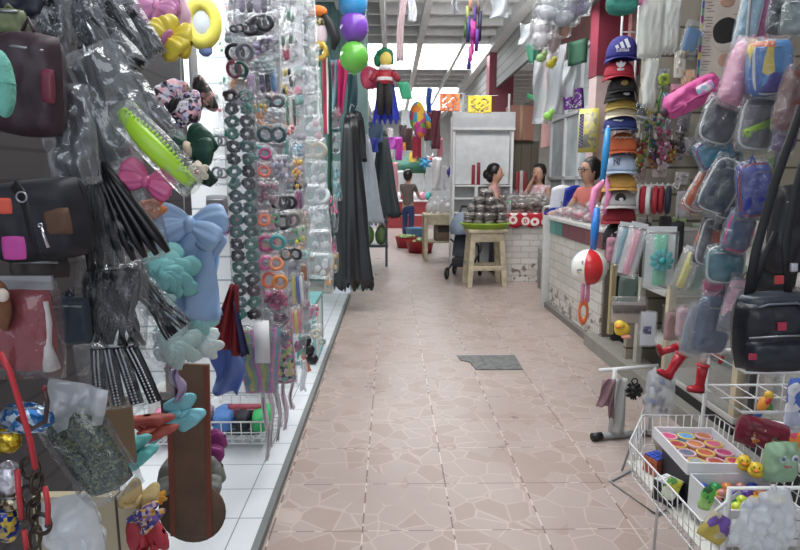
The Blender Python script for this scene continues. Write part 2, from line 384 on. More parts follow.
# ribbed fascia over the right stalls
struct('trim_70', MB().box((1.98, 12.2, 3.58), (.05, 13.4, .75)), line_mat((150, 150, 148), (100, 100, 100), .16, .03, 'Z'))
struct('wall_right_pink', MB().box((3.0, 9.6, 3.1), (.06, 4.2, 1.9)), M((226, 168, 164), .6))
struct('wall_back', MB().box((0, 24, 2.1), (9, .1, 4.3)), M((232, 234, 236), .6))
struct('wall_left', MB().box((-3.05, 11, 2.1), (.1, 26, 4.3)), M((176, 186, 186), .6))
struct('wall_right', MB().box((4.5, 11, 2.1), (.1, 26, 4.3)), M((170, 165, 158), .6))
SLATW = line_mat((238, 240, 242), (168, 176, 182), .148, .012, 'Z')
struct('wall_left_slatboard', MB().box((-1.66, 3.62, 1.55), (1.85, .05, 3.1)), SLATW)
SLATC = line_mat((158, 151, 136), (84, 77, 66), .2, .016, 'Z')
struct('wall_right_slatboard', MB().box((3.13, 4.42, 1.75), (2.56, .05, 3.5)), SLATC)
struct('wall_right_inner', MB().box((4.36, 2.3, 1.75), (.06, 4.2, 3.5)), SLATC)
struct('wall_left_pegboard', MB().box((-1.2, 1.4, 1.3), (.05, 1.9, 2.6)), line_mat((62, 58, 60), (40, 38, 40), .1, .012, 'Z'))
struct('wall_left_pegboard_upper', MB().box((-1.13, 2.82, 1.80), (.04, .9, 1.64)), line_mat((62, 58, 60), (40, 38, 40), .1, .012, 'Z'))
# glazed partition behind the vendors on the right
pt = MB()
for y in (7.95, 8.55, 9.25, 10.05): pt.box((2.73, y, 1.95), (.05, .05, 2.9))
for z in (.55, 1.55, 2.5, 3.36): pt.box((2.73, 9.0, z), (.05, 2.15, .05))
struct('wall_right_partition_frame', pt, M((196, 200, 204), .45))
struct('wall_right_partition', MB().box((2.75, 9.0, 1.95), (.012, 2.1, 2.85)), M((172, 182, 186), .25, var=.2, nscale=3))
# maroon column with a pale lower part
struct('wall_right_column', MB().box((2.87, 7.75, 3.45), (.54, .3, 1.25)).box((2.87, 7.75, 1.41), (.52, .28, 2.82), mi=1), [M((152, 58, 78), .5), M((214, 190, 188), .6)])
struct('wall_right_far_column', MB().box((2.05, 11.3, 3.1), (.45, .35, 2.1)), M((128, 46, 62), .5))
struct('wall_left_column', MB().box((-.44, 8.1, 2.05), (.27, .25, 4.1)), M((128, 160, 156), .5))
struct('wall_left_shutter', MB().box((-.9, 8.6, 2.05), (.9, .06, 4.1)), line_mat((116, 150, 148), (80, 110, 110), .12, .014, 'X'))
struct('door_1', MB().box((2.38, 10.6, 1.1), (.55, .05, 2.2)), line_mat((104, 98, 84), (70, 64, 54), .18, .014, 'X'))
# kerb in front of the right stalls, drain cover
kb = MB().box((1.9, 3.9, .05), (.22, 2.6, .12)); struct('trim_2', kb, M((140, 136, 128), .7, bump=.3))
gm = bpy.data.materials.new('drain_iron'); nt, b = nodes(gm); tc = nt.nodes.new('ShaderNodeTexCoord'); vv = nt.nodes.new('ShaderNodeTexVoronoi'); vv.inputs['Scale'].default_value = 22
nt.links.new(tc.outputs['Object'], vv.inputs['Vector']); nt.links.new(mixc(nt, vv.outputs['Distance'], lin((120, 122, 120)) + (1,), lin((72, 76, 76)) + (1,)), b.inputs['Base Color']); b.inputs['Roughness'].default_value = .5
dr = obj('drain_cover', MB().prism([(.68, 4.47), (1.06, 4.47), (1.075, 4.85), (.57, 4.85), (.585, 4.72), (.66, 4.66)], 0, .006), gm, smooth=False)
for vtx in dr.data.vertices: vtx.co = (vtx.co.x, vtx.co.z, .006 - vtx.co.y + .001)
tag(dr, 'dark patterned metal drain cover set in the aisle tiles', 'drain cover')
# ================================================================ MIDDLE OF THE AISLE
FILM = film(); FILM_SOFT = film(haze=.28, gloss=.12, scale=16, rough=.3); FILM_CLEAR = film(haze=.06, gloss=.28, scale=34)
# --- counters
t = thing('brick_counter', 'white painted brick counter under the red cloth with white rings', 'counter', (2.1, 8.95, 0))
obj('body', MB().box((0, 0, .49), (.84, .72, .98)), brick_mat((218, 214, 208), (178, 170, 162), .26, .09), t, smooth=False)
obj('counter_top', MB().box((0, 0, 1.0), (.9, .78, .05)), CREAM, t, bevel=.006)
obj('net', MB().sheet(.72, .9, lambda u, v: (0, .012*math.sin(u*20), 0), 14, 10), M((60, 54, 56), .7, bump=.5), t, loc=(-.45, 0, .95), rot=(0, 0, PI/2), solid=.006)
cl = MB().sheet(.9, .2, lambda u, v: (0, -.008 + .012*math.sin(u*19), .015*math.sin(u*23) if v > .9 else 0), 40, 6)
cm = bpy.data.materials.new('ring_print_cloth'); nt, b = nodes(cm); tc = nt.nodes.new('ShaderNodeTexCoord'); vv = nt.nodes.new('ShaderNodeTexVoronoi'); vv.inputs['Scale'].default_value = 6.5; vv.inputs['Randomness'].default_value = .35
nt.links.new(tc.outputs['Object'], vv.inputs['Vector'])
ring = mth(nt, 'MULTIPLY', mth(nt, 'LESS_THAN', vv.outputs['Distance'], .42), mth(nt, 'GREATER_THAN', vv.outputs['Distance'], .2))
core = mth(nt, 'LESS_THAN', vv.outputs['Distance'], .1)
nt.links.new(mixc(nt, mth(nt, 'MAXIMUM', ring, core), lin((178, 26, 44)) + (1,), lin((232, 224, 218)) + (1,)), b.inputs['Base Color']); b.inputs['Roughness'].default_value = .6
t = thing('tablecloth', 'red tablecloth with white ring print over the brick counter edge', 'tablecloth', (2.1, 8.95, 1.03))
obj('drop', cl, cm, t, loc=(0, -.40, .005), solid=.004)
obj('top_cloth', MB().box((0, 0, .0), (.9, .8, .006)), cm, t, smooth=False)

t = thing('tiled_counter', 'long white brick counter with teal and maroon tile band', 'counter', (2.28, 5.95, 0))
obj('body', MB().box((0, 0, .45), (.78, 1.72, .9)), brick_mat((206, 202, 194), (172, 166, 158), .3, .1), t, smooth=False)
tb = MB()
for i in range(7): tb.box((-.395, -.74 + i*.247, .985), (.02, .243, .17), mi=0 if i > 4 else (1 if i > 1 else 2))
obj('tile_band', tb, [M((58, 132, 126), .3), M((112, 56, 70), .35), M((120, 66, 76), .35)], t, smooth=False)
obj('counter_top', MB().box((0, 0, 1.07), (.84, 1.76, .04)), M((206, 204, 202), .35), t, bevel=.006)
obj('inner_core', MB().box((.02, 0, .97), (.74, 1.70, .16)), CREAM, t, smooth=False)
obj('near_end_board', MB().box((.02, -.885, .52), (.8, .03, 1.02)), M((104, 96, 84), .7), t, smooth=False)
obj('end_panel', MB().box((-.42, .9, .55), (.1, .06, 1.1)), M((198, 198, 196), .4), t, bevel=.004)
obj('kick_strip', MB().box((-.41, 0, .03), (.05, 1.72, .06)), M((120, 114, 108), .7), t, smooth=False)

# --- candy bags on the counters: clear bags with sweets inside
def candy_bag(name, label, cols, loc, rz, sc, group, tall=False):
    t = thing(name, label, 'candy bag', loc, rz, group)
    mb = MB()
    for i in range(11):
        mb.ell((random.uniform(-.065, .065)*sc, random.uniform(-.03, .03)*sc, (.03 + random.uniform(0, .05))*sc), (.032*sc, .03*sc, .024*sc), 8, 6, amp=.25, mi=i % 2)
    obj('sweets', mb, [M(cols[0], .4), M(cols[1], .4)], t)
    obj('bag', MB().pillow(.19*sc, .13*sc, .11*sc, .35, 9, .012*sc, 3, c=(0, 0, .06*sc)), film(haze=.03, gloss=.2, scale=20), t)
    obj('tied_neck', MB().sheet(.07*sc, .05*sc, lambda u, v: (0, .012*sc*math.sin(u*14), .012*sc*math.sin(u*9)), 8, 4, c=(0, 0, .165*sc)), FILM, t)
    return t
n = 0
GP = 'bags of pink and white sweets on the tiled counter'
for r in range(3):
    for c in range(9):
        y = 5.2 + c*.185 + random.uniform(-.03, .03); x = 1.97 + r*.2 + random.uniform(-.03, .03)
        z = 1.09 + (.0 if r == 0 else random.choice((0, .07)) if r == 1 else .0)
        row = ('aisle edge', 'middle', 'vendor side')[r]
        candy_bag('candy_bag', 'pink and white sweets bag on tiled counter, %s row, %s from near end' % (row, NTH[c]), ((206, 120, 138), (226, 206, 208)) if (r + c) % 3 else ((196, 150, 160), (232, 222, 224)), (x, y, z), random.uniform(50, 120), 1.05, GP); n += 1
GP = 'bags of dark sweets heaped on the brick counter'
for r in range(3):
    for c in range(6 - (r == 2)):
        candy_bag('sweet_bag', 'dark sweets bag on the red ring cloth, %s row, %s from the aisle' % (('front', 'middle', 'back')[r], NTH[c]), ((84, 60, 50), (118, 94, 82)), (1.78 + c*.14 + (r % 2)*.05, 8.7 + r*.17, 1.036 + r*.05), random.uniform(-30, 30), 1.4, GP)

# --- stool, tray and its pile
t = thing('wooden_stool', 'worn cream wooden stool carrying the green tray', 'stool', (1.36, 8.35, 0), 4)
SM = M((190, 176, 148), .65, var=.2, nscale=12, bump=.2)
obj('seat', MB().box((0, 0, .80), (.56, .42, .05)), SM, t, bevel=.006)
ap = MB()
for sx in (-1, 1):
    for sy in (-1, 1):
        p0 = Vector((sx*.2, sy*.14, .78)); p1 = Vector((sx*.255, sy*.19, 0))
        mb = MB(); d = .036
        vs = [p + Vector((a*d, b2*d, 0)) for p in (p1, p0) for a, b2 in ((-1, -1), (1, -1), (1, 1), (-1, 1))]
        mb.add(vs, [(3, 2, 1, 0), (4, 5, 6, 7), (0, 1, 5, 4), (1, 2, 6, 5), (2, 3, 7, 6), (3, 0, 4, 7)])
        obj('leg', mb, SM, t, smooth=False, bevel=.005)
for sy in (-1, 1): obj('apron', MB().box((0, sy*.17, .71), (.46, .028, .13)), SM, t, bevel=.004)
for sx in (-1, 1): obj('apron', MB().box((sx*.215, 0, .71), (.028, .3, .13)), SM, t, bevel=.004)
for sy in (-1, 1): obj('stretcher', MB().box((0, sy*.195, .27), (.54, .03, .065)), SM, t, bevel=.004)
for sx in (-1, 1): obj('stretcher', MB().box((sx*.255, 0, .36), (.03, .38, .05)), SM, t, bevel=.004)
t = thing('serving_tray', 'lime green shallow tray on the wooden stool', 'tray', (1.36, 8.35, .826))
obj('dish', MB().lathe([(0, 0), (.30, 0), (.36, .07), (.375, .075), (.36, .085), (.29, .02), (0, .015)], n=32, sx=1.0, sy=.7), M((150, 190, 50), .35), t)
k = 0
TB = []
for lv, (nr, rad) in enumerate(((9, .26), (8, .2), (6, .13), (3, .06))):
    for i in range(nr):
        a = 2*PI*i/nr + lv*.4; TB.append((math.cos(a)*rad, math.sin(a)*rad*.6, lv))
for x, y, lv in TB:
    t = thing('candy_stack', 'clear tube of brown and silver candy rolls on the green tray, %s tier' % ('lowest', 'second', 'third', 'top')[lv], 'candy', (1.36 + x, 8.35 + y, .848 + lv*.108), random.uniform(0, 360), 'candy tubes piled on the green tray', rx=random.uniform(-9, 9), ry=random.uniform(-9, 9))
    mb = MB()
    for j in range(4):
        mb.ell((0, 0, .026 + j*.052), (.068, .060, .03), 10, 6, mi=j % 2)
    obj('candies', mb, [M((78, 58, 50), .4), M((150, 136, 128), .3)], t)
    obj('wrapper', MB().pillow(.155, .24, .14, .4, 8, .010, 3, c=(0, 0, .108)), film(haze=.03, gloss=.2, scale=20), t)

# --- stroller behind the stool
t = thing('baby_stroller', 'dark folded baby stroller with grey blue hood behind the stool', 'stroller', (1.03, 9.0, 0), -20)
obj('frame', MB().tube([(-.1, -.2, .12), (.05, .1, .45), (-.05, .32, .95), (-.02, .36, 1.1)], .016).tube([(.26, -.2, .12), (.36, .1, .45), (.3, .32, .95), (.28, .36, 1.1)], .016).tube([(-.1, .25, .1), (0, .05, .5), (-.06, -.16, .62)], .015).tube([(.3, .25, .1), (.33, .05, .5), (.28, -.16, .62)], .015).tube([(-.02, .36, 1.1), (.28, .36, 1.1)], .02), DARK, t)
obj('seat', MB().pillow(.36, .5, .1, .3, 10, .01, c=(0, 0, 0)), M((58, 60, 70), .8), t, loc=(.12, .02, .55), rot=(math.radians(-35), 0, 0))
obj('hood', MB().ell((.1, .05, .78), (.23, .26, .24), 18, 10, amp=.12, z0=-.35), M((126, 140, 160), .7, bump=.2), t)
for x, y in ((-.1, -.22), (.28, -.22), (-.1, .27), (.32, .27)):
    wh = obj('wheel', MB().torus((0, 0, 0), .075, .022, 'x', 18, 8), M((28, 28, 30), .6), t, loc=(x, y, .097))
    obj('wheel_hub', MB().ell((0, 0, 0), (.02, .05, .05), 10, 6), STEEL, wh)
obj('basket', MB().box((.1, .02, .26), (.3, .36, .14)), M((44, 44, 50), .8), t, bevel=.03)

# --- wooden table with white mesh bags, red tubs with greens, back person
t = thing('market_table', 'old cream wooden table behind the stroller', 'table', (1.02, 11.2, 0))
obj('table_top', MB().box((0, 0, .86), (.8, .7, .05)), SM, t, bevel=.005)
for sx in (-1, 1):
    for sy in (-1, 1): obj('leg', MB().box((sx*.36, sy*.3, .42), (.07, .07, .84)), SM, t, bevel=.004)
obj('shelf', MB().box((0, 0, .36), (.74, .6, .03)), SM, t, bevel=.004)
obj('apron', MB().box((0, -.32, .76), (.68, .03, .14)), SM, t, smooth=False)
t = thing('storage_box', 'dark box on the shelf of the cream market table', 'box', (1.05, 11.2, .377)); obj('carton', MB().box((0, 0, .17), (.42, .4, .34)), M((118, 96, 78), .7), t, bevel=.006); obj('open_slot', MB().box((0, -.202, .22), (.3, .01, .12)), M((52, 42, 38), .7), t, smooth=False)
for i in range(6):
    t = thing('netted_bag', 'white netted bag heaped on the market table, %s from the left' % NTH[i], 'bag', (.72 + i*.125, 11.05 + (i % 2)*.16, .888), 0, 'white netted bags on the market table')
    obj('bag', MB().ell((0, 0, .11), (.062, .075, .1 + .03*(i % 3)), 12, 8, amp=.35), M((206, 204, 206), .5, bump=.6, nscale=60), t)
    obj('knot', MB().tube([(0, 0, .2), (.02, .02, .28), (.06, 0, .3)], [.03, .018, .03], 6), M((214, 212, 214), .5), t)
for i, (x, y, r) in enumerate(((.62, 12.3, .3), (.36, 13.2, .26))):
    t = thing('plastic_tub', 'red plastic tub of greens on the floor, %s' % ('nearer of the two' if i == 0 else 'farther of the two'), 'tub', (x, y, 0), 0, 'red tubs of greens')
    obj('tub', MB().lathe([(0, 0), (r*.8, 0), (r, .24), (r*1.06, .25), (r*.97, .235), (r*.78, .02), (0, .02)], n=24), M((176, 40, 48), .4), t)
    t2 = thing('leafy_greens', 'bunch of pale green vegetables in the %s red tub' % ('nearer', 'farther')[i], 'vegetables', (x, y, .03))
    mb = MB()
    for j in range(16):
        a = random.random()*6.3; q = random.random()*r*.62; mb.ell((math.cos(a)*q, math.sin(a)*q, .19 + random.random()*.06), (.08, .05, .035), 7, 5, amp=.4, rot=Matrix.Rotation(random.random()*3, 3, 'Z'))
    obj('leaves', mb, M((150, 176, 116), .6, var=.35, nscale=12), t2)
    obj('stems', MB().ell((0, 0, .1), (r*.62, r*.62, .1), 14, 8, amp=.1), M((190, 200, 168), .6), t2)
t = thing('plastic_basin', 'light blue plastic basin beside the standing shopper', 'basin', (.62, 14.2, 0)); obj('bowl', MB().lathe([(0, .1), (.2, .1), (.26, .36), (.28, .37), (.25, .36), (.18, .13), (0, .12)], n=20), M((90, 150, 190), .4), t); obj('foot', MB().lathe([(.2, 0), (.21, .11), (0, .11)], n=20), M((80, 136, 176), .4), t)
t = thing('market_stall', 'far red fronted counter at the end of the aisle', 'stall', (.4, 19, 0)); obj('panel', MB().box((0, 0, .42), (1.6, .6, .84)), M((170, 60, 66), .5), t, smooth=False); obj('counter_top', MB().box((0, 0, .86), (1.7, .7, .05)), M((236, 226, 226), .4), t); obj('lower_shelf', MB().box((0, -.31, .42), (1.5, .02, .06)), M((232, 220, 220), .5), t)
t = thing('signboard', 'plain green signboard above the far counter', 'sign', (.5, 21, 1.75)); obj('board', MB().box((0, 0, .3), (1.5, .05, .55)), M((60, 118, 96), .5), t); obj('lower_strip', MB().box((-.4, -.04, .05), (.7, .03, .14)), M((226, 232, 230), .5), t)
for x in (-.7, .7): obj('post', MB().box((x, .05, -.85), (.05, .05, 1.8)), STEEL, t)

# --- white display cabinet of the stall, sign ledge, boxes
t = thing('display_cabinet', 'tall white open cabinet behind the seated women', 'cabinet', (1.58, 10.3, 0))
obj('back_panel', MB().box((0, .2, 1.3), (.98, .03, 2.6)), WHITE, t, smooth=False)
for x in (-.5, .5): obj('side_panel', MB().box((x, 0, 1.3), (.04, .42, 2.6)), WHITE, t, bevel=.004)
obj('upper_door', MB().box((0, -.1, 1.92), (.93, .03, .95)), M((216, 220, 222), .45), t, bevel=.004)
obj('header_board', MB().box((0, -.22, 2.52), (1.06, .05, .26)), M((206, 210, 214), .4), t, bevel=.004)
obj('ledge', MB().box((0, -.2, 2.37), (1.06, .14, .04)), WHITE, t, bevel=.004)
for z in (.5, .95, 1.2, 1.42): obj('shelf', MB().box((0, 0, z), (.95, .4, .03)), WHITE, t, bevel=.003)
obj('divider', MB().box((-.1, -.03, 1.0), (.05, .36, .82)), WHITE, t, bevel=.003)
for x in (-.36, .42): obj('top_rod', MB().tube([(x, -.2, 2.6), (x, -.2, 2.95)], .02), WHITE, t)
for i, (x, h, c) in enumerate(((1.43, .34, (150, 34, 48)), (1.52, .38, (140, 30, 46)), (2.2, .5, (150, 36, 50)), (2.27, .52, (196, 180, 176)), (2.34, .5, (140, 32, 46)))):
    z = 1.437 if i < 2 else 1.16
    bo = tag(obj('packet', MB().box((x, 10.2 if i < 2 else 10.2, z + h/2 - (0 if i < 2 else 0)), (.06, .06, h)), M(c, .45), bevel=.004), '%s upright packet %s' % ('narrow dark red' if c[0] < 160 else 'narrow cream', ('on the cabinet shelf, left one', 'on the cabinet shelf, right one', 'in the carton, left one', 'in the carton, middle one', 'in the carton, right one')[i]), 'packet', 'red packets by the white cabinet')
t = thing('cardboard_carton', 'open brown carton between the woman and the girl', 'carton', (2.34, 10.25, .9)); obj('carton', MB().box((0, 0, .12), (.4, .3, .25)), M((166, 130, 110), .75), t, bevel=.004); obj('flap', MB().box((0, -.19, .26), (.42, .14, .01), rot=Matrix.Rotation(.7, 3, 'X')), M((180, 144, 122), .75), t)
tag(obj('low_cupboard', MB().box((2.34, 10.25, .449), (.42, .36, .898)), M((150, 128, 108), .7), bevel=.006), 'plain brown cupboard under the open carton', 'cupboard')
t = thing('carton_pile', 'brown carton lying on the top of the wooden door', 'carton', (2.3, 10.62, 2.21)); obj('carton', MB().box((0, 0, .3), (.44, .34, .6)), M((176, 124, 108), .75), t, bevel=.006); obj('tape', MB().box((0, -.172, .3), (.06, .004, .6)), M((200, 170, 140), .4), t)

# --- plastic chairs, white box, bottle
def plastic_chair(label, col, loc, rz):
    t = thing('plastic_chair', label, 'chair', loc, rz); m = M(col, .35); t.scale = (.8, .8, .9)
    obj('seat', MB().pillow(.44, .44, .05, .3, 10), m, t, loc=(0, 0, .44), rot=(PI/2, 0, 0))
    obj('backrest', MB().grid(lambda u, v: ((u - .5)*(.44 - .08*v), .2 + .06*v - .05*math.sin(PI*u)*-1, .46 + v*(.52 + .05*math.sin(PI*u))), 10, 8), m, t, solid=.02)
    for sx in (-1, 1):
        for sy in (-1, 1): obj('leg', MB().tube([(sx*.17, sy*.17, .43), (sx*.22, sy*.21, 0)], [.026, .02], 8), m, t)
        obj('armrest', MB().tube([(sx*.2, .22, .7), (sx*.25, .02, .68), (sx*.24, -.18, .62), (sx*.21, -.18, .44)], .02, 8), m, t)
    return t
t = plastic_chair('blue plastic chair seen behind the sweets, left of the vendor in coral', (34, 56, 176), (2.34, 7.86, .52), 200)
tag(obj('chair_plinth', MB().box((2.34, 7.86, .26), (.5, .5, .518)), M((150, 146, 140), .7), bevel=.01), 'low grey block under the blue plastic chair', 'plinth')
t = plastic_chair('white plastic chair left of the blue plastic chair', (222, 224, 228), (2.4, 8.31, .52), 175)
tag(obj('chair_plinth', MB().box((2.4, 8.31, .26), (.44, .38, .518)), M((150, 146, 140), .7), bevel=.01), 'low grey block under the white plastic chair', 'plinth')
t = thing('soda_bottle', 'clear bottle with bright green cap on the red ring cloth', 'bottle', (1.75, 8.62, 1.035)); obj('bottle', MB().lathe([(0, 0), (.035, 0), (.036, .09), (.015, .14), (.014, .16), (0, .16)], n=14), film(haze=.3), t); obj('cap', MB().lathe([(.018, .15), (.018, .18), (0, .182)], n=12), M((60, 196, 110), .4), t)

# --- posters on the partition
p, s = at(575, 131, 7.55)
t = thing('poster', 'yellow and grey poster with dark blue vertical lettering on the partition', 'poster', (2.50, 7.5, p.z), -38)
obj('sheet', MB().box((0, 0, 0), (.25, .006, .54)), M((216, 206, 92), .5), t); obj('print_panel', MB().box((.02, -.004, .0), (.17, .004, .44)), spots([(204, 200, 150), (186, 178, 150), (214, 206, 120), (150, 150, 140)], 16), t)
obj('title_strip', MB().box((-.088, -.006, 0), (.05, .004, .42)), M((44, 46, 96), .5), t, smooth=False)
obj('lettering', MB().grid(lambda u, v: (-.088 + .016*math.sin(v*60) + (u - .5)*.008, -.0095, .19 - .38*v), 1, 90), M((196, 198, 214), .5), t, smooth=False)
# ================================================================ PEOPLE
def skin_body(name, chains, mat, parent, sub=2):
    """chains: lists of (point, radius); a chain that starts at an existing point joins there"""
    V = []; E = []; R = []; idx = {}
    for ch in chains:
        last = None
        for p, r in ch:
            key = tuple(round(q, 4) for q in p)
            if key not in idx: idx[key] = len(V); V.append(p); R.append(r)
            i = idx[key]
            if last is not None and i != last: E.append((last, i))
            last = i
    me = bpy.data.meshes.new(name); me.from_pydata(V, E, []); me.materials.append(mat); me.update()
    o = bpy.data.objects.new(name, me); COL.objects.link(o); o.parent = parent
    sk = o.modifiers.new('skin', 'SKIN'); sk.use_smooth_shade = True
    if not me.skin_vertices: me.attributes  # the modifier adds the layer
    for i, v in enumerate(me.skin_vertices[0].data):
        q = R[i]; v.radius = q if isinstance(q, tuple) else (q, q); v.use_root = (i == 0)
    sb = o.modifiers.new('sub', 'SUBSURF'); sb.levels = sub; sb.render_levels = sub
    return o
def hand(wrist, d, up, chains, wv):
    """palm and five fingers as chains from the wrist; d points along the hand, up away from the palm"""
    d = Vector(d).normalized(); up = Vector(up).normalized(); sd = d.cross(up)
    W = Vector(wrist); palm = W + d*.05
    chains.append([(tuple(W), wv), (tuple(palm), (.034, .018))])
    for k, (o, ln) in enumerate(((-.03, .062), (-.01, .074), (.011, .070), (.031, .054))):
        b = palm + d*.035 + sd*o
        chains.append([(tuple(palm), (.034, .018)), (tuple(b), .010), (tuple(b + d*ln*.5 - up*.004), .009), (tuple(b + d*ln*.85 - up*.022), .0075)])
    tb = W + d*.03 - sd*.036
    chains.append([(tuple(palm), (.034, .018)), (tuple(tb), .011), (tuple(tb + d*.035 - sd*.014 - up*.01), .009)])
SKIN = M((190, 144, 120), .55, var=.05); HAIR = M((28, 22, 22), .4)
def person(label, loc, rz, top_name, top_col, leg_col, armR, armL, hair='bun', head_tilt=0, sc=1.0, skin=SKIN, glasses=False, sleeve=.55, shoe=(50, 46, 46)):
    """faces -Y before rz; armR/armL = elbow and wrist points"""
    t = thing('person', label, 'person', loc, rz); t.scale = (sc, sc, sc)
    ch = [[((0, 0, .95), (.15, .11)), ((0, .005, 1.08), (.13, .10)), ((0, .01, 1.22), (.145, .105)), ((0, .012, 1.36), (.135, .09)), ((0, .01, 1.44), (.066, .06)), ((0, -.005, 1.49), (.058, .058)), ((0, -.02, 1.54), (.088, .098)), ((0, -.018, 1.62), (.102, .118)), ((0, -.008, 1.70), (.096, .11)), ((0, -.005, 1.75), (.06, .07))]]
    for sx, arm in ((1, armR), (-1, armL)):
        sh = (sx*.165, .01, 1.375)
        ch.append([((0, .012, 1.36), (.135, .09)), (sh, .055), (arm[0], .04), (arm[1], .028)])
        d = Vector(arm[1]) - Vector(arm[0]); hand(arm[1], d, (0, 0, 1) if abs(d.normalized().z) < .9 else (0, 1, 0), ch, .028)
        ch.append([((0, 0, .95), (.15, .11)), ((sx*.085, 0, .84), .085), ((sx*.09, -.01, .48), .055), ((sx*.09, .01, .09), .04), ((sx*.095, -.1, .04), (.04, .03)), ((sx*.095, -.17, .03), (.035, .025))])
    b = skin_body('body', ch, skin, t)
    tp = [[((0, 0, .86), (.165, .125)), ((0, 0, .97), (.163, .122)), ((0, .005, 1.08), (.148, .118)), ((0, .01, 1.22), (.16, .12)), ((0, .012, 1.36), (.15, .105)), ((0, .012, 1.425), (.085, .075))]]
    for sx, arm in ((1, armR), (-1, armL)):
        sh = Vector((sx*.165, .01, 1.375)); e = Vector(arm[0]); m = sh + (e - sh)*sleeve
        tp.append([((0, .012, 1.36), (.15, .105)), (tuple(sh), .068), (tuple(m), .056)])
    obj_top = skin_body(top_name, tp, top_col, t)
    tr = [[((0, 0, .93), (.168, .13)), ((0, 0, .90), (.165, .128))]]
    for sx in (1, -1): tr.append([((0, 0, .90), (.165, .128)), ((sx*.087, 0, .80), .1), ((sx*.09, -.01, .48), .073), ((sx*.09, .01, .11), .058)])
    skin_body('trousers', tr, leg_col, t)
    for sx in (1, -1): obj('shoe', MB().ell((sx*.095, -.07, .035), (.05, .14, .05), 12, 8, e=.8, z0=-.7), M(shoe, .5), t)
    hm = MB().ell((0, .03, 1.668), (.118, .125, .132), 18, 12, amp=.06, z0=-.6, rot=Matrix.Rotation(.35, 3, 'X'))
    if hair == 'bun': hm.ell((0, .14, 1.61), (.07, .07, .08), 12, 8, amp=.2).ell((0, .08, 1.58), (.1, .08, .11), 12, 8)
    if hair == 'long': hm.grid(lambda u, v: (.1*math.sin((u - .5)*3.6)*(1 - .15*v), .02 + .095*math.cos((u - .5)*3.6) + .02*v, 1.69 - v*.46), 14, 10).ell((0, .06, 1.56), (.088, .06, .13), 12, 8)
    if hair == 'short': hm.ell((0, .06, 1.61), (.1, .085, .1), 12, 8, amp=.1)
    obj('hair', hm, HAIR, t, rot=(0, 0, 0))
    for sx in (1, -1):
        obj('eye', MB().ell((sx*.033, -.112, 1.638), (.013, .009, .008), 8, 6), M((36, 28, 26), .3), t)
        obj('ear', MB().ell((sx*.094, .0, 1.62), (.012, .02, .032), 8, 6), skin, t)
    obj('nose', MB().ell((0, -.128, 1.602), (.014, .022, .026), 8, 6), skin, t)
    obj('mouth', MB().ell((0, -.114, 1.56), (.026, .008, .008), 8, 6), M((150, 84, 80), .5), t)
    if glasses: obj('glasses', MB().torus((.034, -.118, 1.638), .028, .004, 'y', 14, 6).torus((-.034, -.118, 1.638), .028, .004, 'y', 14, 6).tube([(-.006, -.118, 1.642), (.006, -.118, 1.642)], .004, 6).tube([(.062, -.115, 1.642), (.088, -.0, 1.642)], .004, 6).tube([(-.062, -.115, 1.642), (-.088, -.0, 1.642)], .004, 6), M((24, 24, 26), .3), t)
    return t
person('woman with dark tied hair and pink top, turned towards the girl', (1.72, 9.66, 0), 70, 'blouse', M((204, 150, 150), .7), M((70, 66, 80), .7), ((.27, -.08, 1.14), (.2, -.30, 1.12)), ((-.27, -.1, 1.16), (-.12, -.33, 1.13)), 'bun', sleeve=.3)
person('girl with long dark hair in a white and pink top, hand at her mouth', (2.44, 9.66, .03), -38, 'sleeveless_top', spots([(222, 200, 204), (204, 150, 160), (232, 224, 222), (210, 170, 176)], 26), M((150, 120, 130), .7), ((.24, -.12, 1.18), (.02, -.24, 1.24)), ((-.2, -.17, 1.2), (-.04, -.17, 1.50)), 'long', sc=.98, sleeve=.08)
tag(obj('floor_board', MB().box((2.44, 9.66, .012), (.6, .5, .024)), M((150, 130, 110), .7), bevel=.004), 'brown board the girl stands on behind the brick counter', 'board')
person('vendor with short dark hair, glasses and coral top behind the tiled counter', (2.45, 7.22, 0), -72, 'shirt', M((206, 112, 100), .7), M((60, 60, 74), .7), ((.26, -.1, 1.14), (.16, -.32, 1.1)), ((-.26, -.1, 1.14), (-.16, -.32, 1.12)), 'short', glasses=True, sleeve=.5)
person('shopper in a grey brown shirt and blue jeans at the far stall, seen from behind', (.44, 14.9, 0), 160, 'shirt', M((112, 98, 92), .8), M((48, 66, 110), .8), ((.2, -.16, 1.14), (.1, -.42, 1.05)), ((-.22, -.16, 1.14), (-.16, -.44, 1.08)), 'short', sleeve=.6)

# ================================================================ HUNG OVER THE AISLE
STR = M((196, 196, 196), .6)
def line(name_t, p, top, r=.003, mat=STR): return obj('string', MB().tube([(0, 0, 0), (0, 0, top)], r, 6), mat, name_t)
# balloons
bl = [(353, 4, (58, 150, 214), 'sky blue balloon, topmost of the three'), (354, 27, (126, 72, 190), 'violet balloon, middle of the three'), (354, 57, (104, 190, 70), 'green balloon, lowest of the three')]
for px, py, c, lb in bl:
    p, s = at(px, py, 5.0); t = thing('balloon', lb, 'balloon', p, 0, 'column of party balloons'); r = 14.6*s
    obj('skin', MB().ell((0, 0, 0), (r, r, r*1.04), 24, 16), M(c, .18, var=.03), t)
    obj('knot', MB().lathe([(.004, 0), (.018, -.02), (0, -.022)], c=(0, 0, -r*1.02), n=8), M(c, .3), t)
p, s = at(366, 30, 5.05); r_ = thing('balloon_ribbon', 'thin silvery ribbon running down beside the balloons', 'ribbon', p); obj('ribbon', MB().tube([(.0, 0, .75), (.02, 0, .3), (-.02, 0, 0), (.01, 0, -.28)], .006, 6, flat=.3), M((200, 202, 210), .3, .3), r_)
